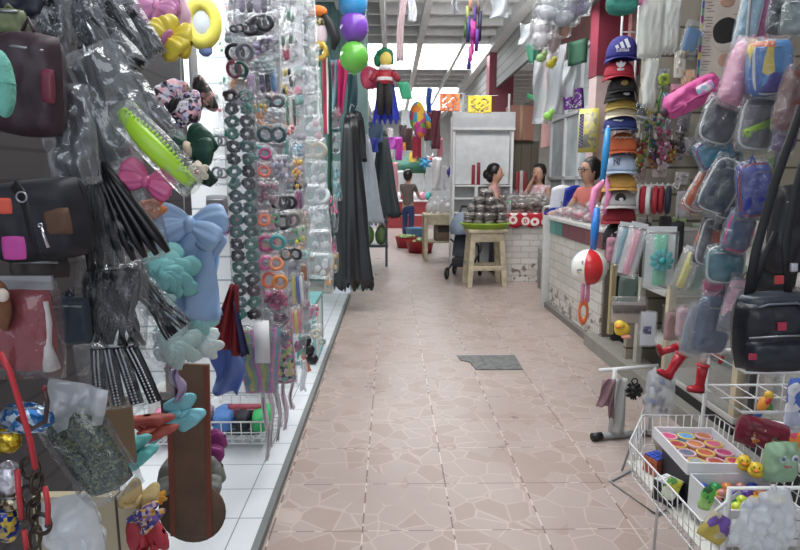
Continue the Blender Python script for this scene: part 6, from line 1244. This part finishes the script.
# --- wrapped pencil cases and bags, near right
PIPE = M((206, 208, 206), .4); NAVY = M((46, 58, 84), .6); DK = M((40, 42, 50), .6)
CS = [('pale blue cloth pouch in plastic at the top beside the poster', 748, 20, 20, 56, 1.95, M((150, 186, 206), .6), 12, .2, 8, PIPE),
 ('magenta pouch hanging at the top of the wrapped cases', 760, 22, 20, 60, 2.0, M((150, 40, 110), .6), 14, .2, 10, None),
 ('pink cylinder pencil case in plastic', 742, 74, 30, 62, 1.8, M((206, 130, 164), .5), 26, .3, 14, None),
 ('blue cube pouch with yellow and orange print in plastic', 769, 68, 38, 54, 1.7, spots([(50, 110, 180), (60, 130, 190), (220, 190, 60), (216, 110, 60), (40, 90, 170), (70, 60, 150)], 18), 30, .2, -6, PIPE),
 ('dark slate pouch hanging at the top right', 780, 14, 22, 40, 1.6, M((56, 62, 72), .6), 12, .3, 4, None),
 ('grey green pouch at the top right corner', 796, 16, 26, 36, 1.5, M((116, 132, 130), .6), 14, .3, 4, None),
 ('clear fronted oval case with white piping, left of two', 719, 121, 36, 46, 1.9, M((96, 98, 106), .5), 12, .6, 16, PIPE),
 ('grey case with a lime green band in plastic', 758, 124, 38, 52, 1.75, M((124, 122, 124), .5), 14, .5, 6, PIPE),
 ('sky blue case with a purple edge under the oval case', 714, 152, 36, 28, 1.95, M((70, 150, 180), .5), 12, .4, -28, M((140, 50, 130), .5)),
 ('orange case behind the slate zip case', 704, 188, 24, 50, 2.0, M((206, 96, 52), .5), 10, .4, 28, PIPE),
 ('large slate zip case with white piping, leaning', 721, 186, 32, 56, 1.85, M((64, 74, 88), .5), 14, .3, 22, PIPE),
 ('denim blue case between the slate and the royal blue cases', 734, 190, 18, 62, 1.9, M((58, 76, 104), .6), 10, .3, 24, PIPE),
 ('royal blue triangular case with a red side', 754, 190, 32, 54, 1.7, M((48, 62, 156), .5), 16, .25, -8, M((150, 46, 54), .5)),
 ('lime green case behind the royal blue case', 771, 176, 16, 34, 1.75, M((130, 176, 60), .5), 10, .3, 10, None),
 ('blue grey case with a magenta stripe', 738, 232, 28, 40, 1.75, M((84, 104, 134), .5), 12, .25, 14, M((206, 56, 130), .5)),
 ('dark pouch behind the blue grey case', 726, 214, 16, 34, 1.95, M((40, 42, 58), .6), 10, .3, 10, None),
 ('grey and orange patterned case in plastic', 709, 242, 26, 48, 2.0, spots([(96, 96, 104), (190, 90, 60), (70, 70, 80), (110, 106, 110), (84, 86, 96)], 22), 12, .25, 12, PIPE),
 ('teal round case in crackling plastic', 724, 264, 36, 38, 1.8, M((46, 116, 134), .5), 18, .9, 0, PIPE),
 ('pink and grey patterned case left of the black backpack', 737, 304, 24, 54, 1.75, spots([(190, 150, 166), (140, 136, 146), (206, 170, 180), (120, 120, 130)], 26), 10, .2, 10, None),
 ('rose pink case behind the plastic covered denim bag', 716, 288, 26, 22, 2.0, M((206, 90, 130), .5), 8, .3, -10, None),
 ('denim bag covered in clear plastic above the red boots', 712, 325, 36, 58, 1.9, M((72, 88, 116), .6), 18, .3, 10, None),
 ('light denim bag in plastic, left of the darker denim bag', 698, 330, 26, 50, 2.0, M((130, 142, 158), .6), 12, .3, 10, None),
 ('teal pencil pouch low behind the oval case', 732, 160, 22, 24, 2.0, M((50, 116, 126), .6), 10, .4, -20, None),
 ('red brown case behind the blue cube pouch', 790, 100, 24, 60, 1.6, M((110, 60, 56), .6), 14, .3, 12, None),
 ('violet pouch behind the lime banded case', 786, 132, 22, 40, 1.65, M((84, 60, 110), .6), 12, .3, 8, None)]
for (lb, px, py, wp, hp, Y, m, dp, rn, ry, pipe) in CS:
    t = bag3(lb, px, py, wp, hp, Y, m, dp, rn, ry=ry, rz=random.uniform(-12, 12), name='pencil_case', cat='pencil case', wrap=True, piping=pipe, group='wrapped pencil cases and pouches')
    if 'lime green band' in lb: p, s = at(px, py, Y); obj('green_band', MB().box((0, -5.6*s, -4*s), (33*s, 4*s, 9*s), rot=Matrix.Rotation(-.5, 3, 'Y')), M((150, 196, 60), .5), t)
t = thing('hanging_rail', 'steel rail over the wrapped pencil cases', 'rail', (1.12, 0, 2.62)); obj('rail', MB().tube([(0, .7, 0), (0, 2.6, 0)], .014, 8), WIRE, t)
for y in (.8, 2.5): obj('bracket', MB().tube([(0, y, 0), (0, y, 1.5)], .012, 8), WIRE, t)
for i, y in enumerate((1.5, 1.7, 1.9)): obj('drop_chain', MB().tube([(0, y, 0), (0, y, -1.5)], .005, 6), STEEL, t)
# black backpack
p, s = at(770, 333, 1.3); t = thing('backpack', 'glossy black backpack with small red labels, hanging at the right edge', 'backpack', p, -6, None, ry=-4)
BP = M((24, 26, 34), .35, bump=.15, nscale=60)
obj('body', MB().pillow(72*s, 76*s, 40*s, .35, 18, .004, 5), BP, t); obj('front_pocket', MB().pillow(60*s, 34*s, 22*s, .35, 14, .003, 5, c=(-2*s, -16*s, -18*s)), M((30, 33, 42), .35), t)
obj('pocket_zip', MB().tube([(-30*s, -22*s, 2*s), (0, -26*s, 4*s), (28*s, -22*s, 2*s)], 1*s, 6), STEEL, t); obj('piping', MB().tube([(-28*s, -12*s, 26*s), (-10*s, -16*s, 33*s), (16*s, -16*s, 33*s), (32*s, -12*s, 24*s)], 1.2*s, 6), M((96, 104, 116), .3), t)
for x, z, w_, h_ in ((0, 12, 8, 8), (-26, -16, 10, 6)): obj('red_label', MB().box((x*s, (-20 if z > 0 else -24)*s, z*s), (w_*s, 2*s, h_*s)), M((176, 40, 70), .5), t, smooth=False)
obj('top_flap', MB().pillow(64*s, 20*s, 30*s, .5, 12, .003, 4, c=(0, 2*s, 32*s)), M((52, 58, 68), .35), t)
for pts, r in (((-22, 36, 0), (-14, 80, 4), (6, 150, 10), (30, 220, 14)), 4.6), (((16, 38, 0), (14, 90, 4), (24, 140, 8), (34, 180, 10)), 4), (((-16, 40, 6), (-4, 74, 8), (8, 100, 10)), 3.4):
    obj('strap', MB().tube([(x*s, y*s, z*s) for x, z, y in pts], r*s, 8, flat=.3), M((26, 26, 30), .6), t)
obj('buckle', MB().box((18*s, -4*s, 66*s), (6*s, 4*s, 8*s)), M((190, 190, 196), .3, .6), t, bevel=.001); obj('red_tag', MB().box((6*s, -2*s, 54*s), (8*s, 2*s, 8*s)), M((190, 50, 50), .5), t, smooth=False)
bag3('black handbag behind the backpack straps', 790, 230, 40, 90, 1.55, M((28, 27, 32), .5), 20, .3, ry=4)
bag3('pink printed pouch at the right edge behind the straps', 798, 235, 14, 44, 1.7, M((200, 120, 140), .6), 10, .3)
bag3('black shoulder bag above the backpack', 776, 270, 40, 46, 1.6, M((24, 24, 29), .45), 18, .3)
# red boots
def boot(label, px, py, hpx, Y, ry=0, leg=False):
    p, s = at(px, py, Y); h = hpx*s; t = thing('toy_boot', label, 'boot', p, 0, 'red toy boots', ry=ry); m = M((168, 22, 36), .25)
    obj('shaft', MB().lathe([(0, h*.5), (h*.2, h*.5), (h*.17, h*.1), (h*.15, -h*.2), (h*.19, -h*.42), (h*.16, -h*.5), (0, -h*.5)], n=16), m, t); obj('toe', MB().ell((-h*.2, -h*.06, -h*.4), (h*.3, h*.18, h*.13), 14, 8), m, t); obj('sole', MB().ell((-h*.14, -h*.04, -h*.5), (h*.34, h*.19, h*.03), 14, 6), M((110, 20, 30), .5), t); obj('cuff', MB().torus((0, 0, h*.48), h*.18, h*.05, 'z'), M((186, 30, 44), .3), t)
    if leg: obj('stocking', MB().tube([(0, 0, h*.5), (0, 0, h*1.0)], h*.12, 10), M((196, 176, 166), .7), t)
boot('glossy red toy boot hanging lower, under the denim bag', 701, 378, 28, 2.3, 4, True)
boot('glossy red toy boot hanging slanted, left one', 674, 366, 28, 2.4, 28)
boot('glossy red toy boot turned sideways behind the slanted one', 668, 350, 20, 2.6, 70)
boot('red toy boot tip right of the lower boot', 716, 356, 14, 2.45, -70)
# --- glass showcase and kerbside
def showcase(label, y0, y1, x0, post_m):
    t = thing('glass_showcase', label, 'showcase', (x0, (y0 + y1)/2, 0)); L = y1 - y0
    obj('plinth', MB().box((.3, 0, .09), (.6, L, .16)), M((26, 26, 28), .5), t, smooth=False)
    obj('bottom_board', MB().box((.3, 0, .19), (.6, L, .04)), M((186, 184, 180), .4), t, bevel=.004)
    for z in (.52, .82): obj('glass_shelf', MB().box((.32, 0, z), (.5, L - .06, .012)), film((180, 206, 200), .3, .2, 3, .05, .02), t, smooth=False)
    obj('back_panel', MB().box((.6, 0, .6), (.02, L, .84)), M((150, 152, 150), .5), t, smooth=False)
    obj('front_glass', MB().box((.01, 0, .62), (.008, L - .06, .82)), film((200, 214, 212), .08, .25, 2, .03, .02), t, smooth=False)
    obj('top', MB().box((.3, 0, 1.04), (.64, L + .02, .04)), M((170, 168, 162), .35), t, bevel=.004)
    for y in (-L/2 + .03, L/2 - .03):
        for x in (.03, .57): obj('corner_post', MB().box((x, y, .6), (.05, .05, .86)), post_m, t, bevel=.003)
    return t
showcase('long glass showcase with cream posts along the right kerb', 3.0, 3.88, 1.88, M((206, 192, 160), .5))
showcase('nearer glass showcase with black posts behind the toy basket', 1.62, 2.9, 1.88, M((30, 30, 32), .5))
for i, (x, y, z, r, c) in enumerate(((2.15, 3.2, .53, .1, (206, 214, 220)), (2.2, 3.5, .53, .09, (150, 180, 176)), (2.15, 3.72, .53, .1, (190, 196, 200)), (2.2, 3.3, .215, .11, (214, 214, 214)), (2.2, 3.62, .215, .11, (120, 150, 146)), (2.2, 2.1, .53, .1, (206, 200, 150)), (2.2, 2.5, .53, .1, (180, 190, 200)), (2.2, 2.2, .215, .11, (170, 176, 190)))):
    t = thing('glass_bowl', '%s bowl on the %s shelf of the %s showcase, %s' % (('white', 'sage', 'pale grey', 'plain white', 'dark sage', 'cream', 'blue grey', 'lavender grey')[i], 'middle' if z > .3 else 'bottom', 'long' if y > 2.95 else 'nearer', 'near end' if y in (3.2, 3.3, 2.1, 2.2) else 'further along'), 'bowl', (x, y, z)); obj('bowl', MB().lathe([(0, 0), (r*.5, 0), (r, r*.9), (r*.95, r*.92), (r*.46, .02), (0, .02)], n=20), M(c, .25), t); obj('foot', MB().torus((0, 0, .006), r*.46, .006, 'z'), M(c, .25), t)
# low stand with cloths
t = thing('cloth_stand', 'low white stand with a black tipped foot near the kerb', 'stand', (1.33, 3.2, 0))
obj('top_bar', MB().tube([(-.13, 0, .42), (.22, .02, .44)], .012, 8), WIRE, t); obj('post', MB().tube([(-.04, 0, .02), (-.04, 0, .43)], .016, 8), WIRE, t); obj('far_post', MB().tube([(.2, .02, .02), (.2, .02, .44)], .014, 8), WIRE, t)
obj('foot', MB().tube([(-.13, -.02, .025), (.22, .05, .02)], .02, 8), GREYM, t); obj('foot_tip', MB().tube([(-.16, -.03, .026), (-.10, -.015, .026)], .024, 8), BLACK, t)
for lb, px, y0, y1, wp, c, ln in (('mauve cloth hanging on the left end of the low stand', 609, 379, 408, 12, (150, 116, 124), -5), ('narrow dusty mauve cloth beside the grey one on the low stand', 613.5, 379, 420, 6, (130, 104, 112), 0), ('long grey cloth hanging on the low stand', 621, 378, 438, 12, (168, 170, 168), 1)): strip('hanging_cloth', lb, 'cloth', px, y0, y1, wp, 3.16, c, 'cloths on the low stand', wob=.012, lean=ln)
p, s = at(634, 391, 3.14); t = thing('spiky_ball', 'black spiky hair tie ball hanging on the low stand', 'hair tie', p); mb = MB().ell((0, 0, 0), (5.5*s, 5*s, 6*s), 14, 10)
for k in range(44):
    a = random.random()*6.3; b2 = math.asin(random.uniform(-1, 1)); d = Vector((math.cos(a)*math.cos(b2), math.sin(a)*math.cos(b2), math.sin(b2))); mb.tube([d*4*s, d*9*s], [1.3*s, .8*s], 5)
obj('spikes', mb, M((20, 20, 22), .6), t); obj('loop', MB().torus((0, 0, 10*s), 3*s, .7*s), BLACK, t)
p, s = at(660, 394, 2.75); t = thing('jewel_pouch', 'clear pouch of blue and silver trinkets beside the red boots', 'pouch', p); mb = MB()
for k in range(12): mb.ell((random.uniform(-9, 9)*s, random.uniform(-2, 2)*s, random.uniform(-18, 12)*s), (2.6*s,)*3, 8, 6, amp=.3)
obj('trinkets', mb, spots([(120, 130, 150), (60, 110, 190), (150, 130, 130), (90, 80, 90)], 40), t); obj('pouch', MB().pillow(30*s, 52*s, 12*s, .3, 12, .01, 3), FILM_SOFT, t)
t = thing('wire_floor_frame', 'grey wire foot frame under the low stand by the basket', 'frame', (1.3, 2.7, 0)); obj('wires', MB().tube([(-.2, 0, .008), (.15, .25, .008), (.25, -.1, .008), (-.1, -.3, .008)], .006, 6, closed=True).tube([(-.1, .1, .01), (0, .1, .38)], .006, 6), GREYM, t); obj('hub', MB().ell((0, .1, .4), (.02, .02, .03)), GREYM, t)
# --- wire toy basket on legs
t = thing('wire_toy_basket', 'white wire basket stand of small toys at the lower right', 'basket', (1.07, 1.81, 0))
wire_basket(t, -.21, .21, -.35, .35, .46, .58, 14, 22, .0022, .012, cut=.15)
for x in (.0, .15):
    for y in (-.33, .33): obj('leg', MB().tube([(x, y, .462), (x, y, 0)], .006, 8), WIRE, t)
obj('end_frame', MB().tube([(-.15, -.35, .0), (-.15, -.36, .675), (.25, -.36, .675), (.25, -.35, 0)], .008, 8), WIRE, t); obj('brace', MB().tube([(-.21, -.36, .585), (-.12, -.36, .665)], .005, 6), WIRE, t)
obj('liner', MB().box((0, -.06, .4645), (.38, .54, .003)), M((206, 204, 196), .6), t, smooth=False)
p, s = at(705, 446, 1.8)
t = thing('disc_tray', 'white tray with rows of coloured round discs, in the toy basket', 'tray', (1.03, 1.80, .60), -3); TW = M((222, 222, 226), .4)
obj('tray', MB().box((0, 0, 0), (.2, .26, .012)).box((-.1, 0, .016), (.006, .27, .04)).box((.1, 0, .016), (.006, .27, .04)).box((0, -.133, .016), (.2, .006, .04)).box((0, .133, .016), (.2, .006, .04)), TW, t, smooth=False)
tag(obj('support_box', MB().box((1.03, 1.80, .530), (.15, .22, .126)), M((60, 58, 64), .6), bevel=.004), 'dark box under the white disc tray', 'box')
DC = [(206, 70, 120), (90, 150, 200), (180, 110, 70), (170, 60, 70), (196, 120, 70), (206, 90, 130), (100, 110, 130), (190, 90, 70), (180, 60, 110), (150, 150, 160), (170, 80, 60), (200, 60, 90)]
for i in range(12):
    x = -.062 + .062*(i % 3); y = .095 - .063*(i//3); wx, wy = 1.03 + x, 1.80 + y
    d = thing('toy_disc', '%s toy disc in the white tray, %s row, %s' % (('rose', 'sky blue', 'amber', 'dark red', 'tan', 'pink', 'slate', 'rust', 'magenta', 'grey', 'brown', 'crimson')[i], ('far', 'second', 'third', 'near')[i//3], ('left', 'middle', 'right')[i % 3]), 'toy', (wx, wy, .607), 0, 'discs in the white tray')
    obj('disc', MB().lathe([(0, 0), (.028, 0), (.029, .012), (.018, .016), (0, .012)], n=20), M(DC[i], .35), d); obj('rim', MB().torus((0, 0, .013), .026, .004, 'z'), M((206, 176, 84) if i % 2 else (206, 160, 170), .4), d)
t = thing('ball_box', 'white open box of small coloured balls, in the toy basket', 'box', (1.03, 1.56, .5), 0); obj('box', MB().box((0, 0, .0), (.21, .2, .01)).box((-.104, 0, .05), (.005, .2, .11)).box((.104, 0, .05), (.005, .2, .11)).box((0, -.1, .05), (.21, .005, .11)).box((0, .1, .05), (.21, .005, .11)), TW, t, smooth=False); obj('packing', MB().box((0, 0, .03), (.19, .18, .05)), M((90, 84, 120), .7), t, smooth=False)
BC = [((50, 80, 190), 'blue'), ((90, 60, 160), 'purple'), ((40, 150, 80), 'green'), ((200, 220, 60), 'lime'), ((226, 130, 60), 'orange'), ((60, 60, 150), 'navy'), ((190, 120, 110), 'copper'), ((70, 160, 200), 'sky blue')]
for r in range(5):
    for c in range(5):
        cc, nm = BC[(r*3 + c*2 + (r*c) % 3) % 8]; x = 1.03 + (c - 2)*.037 + random.uniform(-.004, .004); y = 1.56 + (2 - r)*.036
        b_ = thing('toy_ball', '%s marbled ball in the white box, %s row from the back, %s from left' % (nm, NTH[r], NTH[c]), 'ball', (x, y, .572), random.uniform(0, 90), 'coloured balls in the white box'); rr = random.uniform(.0165, .018)
        obj('ball', MB().ell((0, 0, 0), (rr,)*3, 14, 10), M(cc, .15, var=.3, nscale=60), b_); obj('swirl', MB().torus((0, 0, 0), rr*.99, .0016, 'z', 16, 5), M(tuple(min(255, q + 60) for q in cc), .2), b_)
for lb, px, py, Y in (('yellow rubber duck at the back of the ball box, left', 744, 462, 1.66), ('yellow rubber duck at the back of the ball box, right and lower', 756, 469, 1.61)):
    p, s = at(px, py, Y); t = thing('rubber_duck', lb, 'rubber duck', p, -30, 'yellow rubber ducks'); DY = M((232, 196, 44), .3)
    obj('body', MB().ell((0, .01, -4*s), (7.6*s, 9*s, 6*s), 14, 10), DY, t); obj('head', MB().ell((0, -3*s, 3*s), (6*s, 6*s, 5.6*s), 14, 10), DY, t); obj('beak', MB().ell((0, -9*s, 2*s), (2.6*s, 2*s, 1.2*s)), M((230, 120, 40), .4), t)
    for sx in (-1, 1): obj('eye', MB().ell((sx*2.2*s, -8*s, 5*s), (.8*s,)*3, 6, 5), BLACK, t)
def cube(label, loc, a, cols, rz):
    t = thing('puzzle_cube', label, 'puzzle cube', loc, rz); obj('core', MB().box((0, 0, a/2), (a, a, a)), M((20, 20, 22), .4), t, bevel=.002); q = a/3
    for face, c in zip(('top', 'front', 'left', 'right'), cols):
        mb = MB()
        for i in (-1, 0, 1):
            for j in (-1, 0, 1):
                if face == 'top': mb.box((i*q, j*q, a + .001), (q*.86, q*.86, .003))
                if face == 'front': mb.box((i*q, -a/2 - .001, a/2 + j*q), (q*.86, .003, q*.86))
                if face == 'left': mb.box((-a/2 - .001, i*q, a/2 + j*q), (.003, q*.86, q*.86))
                if face == 'right': mb.box((a/2 + .001, i*q, a/2 + j*q), (.003, q*.86, q*.86))
        obj('stickers', mb, M(c, .35), t, smooth=False)
cube('puzzle cube with blue top and orange side in the toy basket', (.95, 1.93, .468), .062, [(50, 80, 190), (160, 80, 60), (200, 100, 60), (40, 60, 60)], 24)
cube('puzzle cube with white top and black sides in the toy basket', (.905, 1.745, .468), .068, [(206, 208, 210), (36, 38, 44), (52, 54, 60), (30, 60, 40)], 30)
bag3('yellow and green toy packet beside the white topped cube', 671, 489, 16, 24, 1.70, spots([(206, 200, 70), (90, 150, 80), (220, 220, 200)], 50), 6, .2, ry=24, zipper=False, strap=False, name='toy_packet', cat='toy packet')
bag3('green bottle shaped toy packet in front of the tray', 707, 498, 12, 26, 1.52, spots([(90, 170, 70), (40, 90, 50), (150, 190, 110)], 50), 8, .4, ry=14, zipper=False, strap=False, name='toy_packet', cat='toy packet')
bag3('purple and cream toy packet at the near end of the basket', 716, 528, 30, 30, 1.44, spots([(120, 90, 170), (200, 190, 160), (196, 180, 90)], 30), 8, .2, ry=30, zipper=False, strap=False, name='toy_packet', cat='toy packet')
bag3('beige folded paper at the far end of the toy basket', 662, 452, 10, 30, 2.1, M((176, 166, 150), .7), 6, .2, ry=-20, zipper=False, strap=False, name='folded_paper', cat='paper')
p, s = at(762, 434, 1.95); t = thing('printed_bag', 'dark red plastic bag of toys behind the ducks', 'bag', p, 0, None, ry=16); obj('body', MB().pillow(54*s, 32*s, 26*s, .4, 16, .016, 3), M((130, 36, 56), .3, var=.3, nscale=14), t); mb = MB()
for k in range(12): mb.ell((random.uniform(-20, 22)*s, -12*s, random.uniform(-10, 10)*s), (2.6*s, 2*s, 2*s), 8, 6, amp=.4)
obj('printed_spots', mb, spots([(200, 120, 60), (90, 140, 80), (220, 180, 160), (120, 50, 40)], 40), t)
p, s = at(780, 462, 1.6); t = thing('face_bag', 'pale green plastic bag with a printed face, right of the ducks', 'bag', p, 0); obj('body', MB().pillow(34*s, 44*s, 18*s, .3, 14, .012, 4), M((150, 186, 150), .35), t)
for sx in (-1, 1): obj('printed_eye', MB().ell((sx*6*s + 2*s, -9.5*s, 8*s), (4*s, 1*s, 4*s), 12, 8), M((206, 214, 220), .4), t); obj('pupil', MB().ell((sx*6*s + 2*s, -10.4*s, 8*s), (2*s, 1*s, 2*s), 8, 6), M((90, 110, 140), .4), t)
obj('printed_mouth', MB().ell((2*s, -9.8*s, 0), (4*s, 1*s, 2*s), 10, 6), M((196, 90, 110), .4), t)
p, s = at(782, 430, 2.05); t = thing('paper_roll', 'white paper roll above the dark red bag', 'paper roll', p, 0, None, ry=100); obj('roll', MB().tube([(0, 0, -14*s), (0, 0, 14*s)], 8*s, 18), M((226, 226, 230), .5), t); obj('core', MB().tube([(0, 0, -14.5*s), (0, 0, 14.5*s)], 2.6*s, 10), M((180, 160, 130), .7), t)
p, s = at(764, 403, 2.15); t = thing('parrot_toy', 'small parrot toy, red and yellow with blue and green wings', 'toy', p, 0, None, ry=30); obj('body', MB().ell((0, 0, 0), (5*s, 5*s, 10*s), 14, 10), M((220, 140, 40), .5), t); obj('head', MB().ell((-2*s, -2*s, 9*s), (4.4*s, 4.4*s, 4.4*s), 12, 8), M((226, 180, 50), .5), t); obj('face_patch', MB().ell((-1*s, -5*s, 4*s), (2.6*s, 2*s, 4*s), 10, 6), M((190, 50, 50), .5), t); obj('wing', MB().ell((6*s, 0, -1*s), (7*s, 3*s, 4*s), 12, 8, rot=Matrix.Rotation(.5, 3, 'Y')), M((90, 150, 70), .5), t); obj('tail', MB().ell((2*s, 0, -12*s), (4*s, 2*s, 7*s), 10, 8), M((50, 100, 180), .5), t)
bag3('white and blue printed box at the right edge above the paper roll', 795, 404, 16, 54, 2.0, spots([(206, 212, 226), (80, 110, 190), (226, 230, 236), (190, 200, 220)], 24), 10, .05, zipper=False, strap=False, name='printed_box', cat='box')
bag3('orange and pink packet at the right edge below the paper roll', 797, 446, 14, 28, 1.8, spots([(236, 140, 50), (226, 90, 120), (240, 180, 60)], 30), 8, .2, zipper=False, strap=False, name='toy_packet', cat='toy packet')
t = thing('wire_shelf', 'white wire shelf frame holding the parrot toy', 'shelf', (1.55, 2.2, 0)); mb = MB()
for k in range(6): mb.tube([(-.15 + .1*k, -.1, .78), (-.15 + .1*k, -.1, .62), (-.15 + .1*k, .2, .62)], .003, 5)
mb.tube([(-.2, .05, .62), (.42, .05, .62)], .004, 5)
obj('wires', mb, WIRE, t); obj('rim', MB().tube([(-.2, -.1, .78), (.42, -.1, .78), (.42, .2, .78), (-.2, .2, .78)], .006, 6, closed=True).tube([(-.2, -.1, .62), (.42, -.1, .62), (.42, .2, .62), (-.2, .2, .62)], .006, 6, closed=True), WIRE, t); pass
for x in (-.19, .41): obj('leg', MB().tube([(x, .18, 0), (x, .18, .78)], .008, 8), WIRE, t)
for lb, px, py, wp, hp, ry in (('crumpled clear plastic bag at the bottom right, left part', 752, 524, 34, 56, 18), ('crumpled clear plastic bag at the bottom right, right part', 778, 516, 34, 60, -14), ('clear plastic bag at the very bottom under the crumpled bags', 764, 548, 50, 30, 4)):
    p, s = at(px, py, 1.33); t = thing('clear_bag', lb, 'bag', p, 0, None, ry=ry); obj('bag', MB().pillow(wp*s, hp*s, 18*s, .3, 16, .02, 3), film(haze=.42, gloss=.4, scale=20), t); obj('twist', MB().ell((0, 0, hp*.5*s), (3*s, 3*s, 5*s), 10, 6, amp=.3), film(haze=.5), t)
for i, (x, c) in enumerate(((0, (236, 190, 40)), (1, (226, 120, 60)), (2, (216, 200, 60)), (3, (240, 210, 80)))):
    p, s = at(757 + x*8, 499, 1.44); tag(obj('toy_chick', MB().ell((0, 0, 0), (5*s, 5*s, 4*s), 12, 8, amp=.15), M(c, .5)), '%s small toy in a row before the crumpled clear bags' % ('golden', 'orange', 'mustard', 'pale yellow')[i], 'toy', 'small toys before the clear bags').location = p
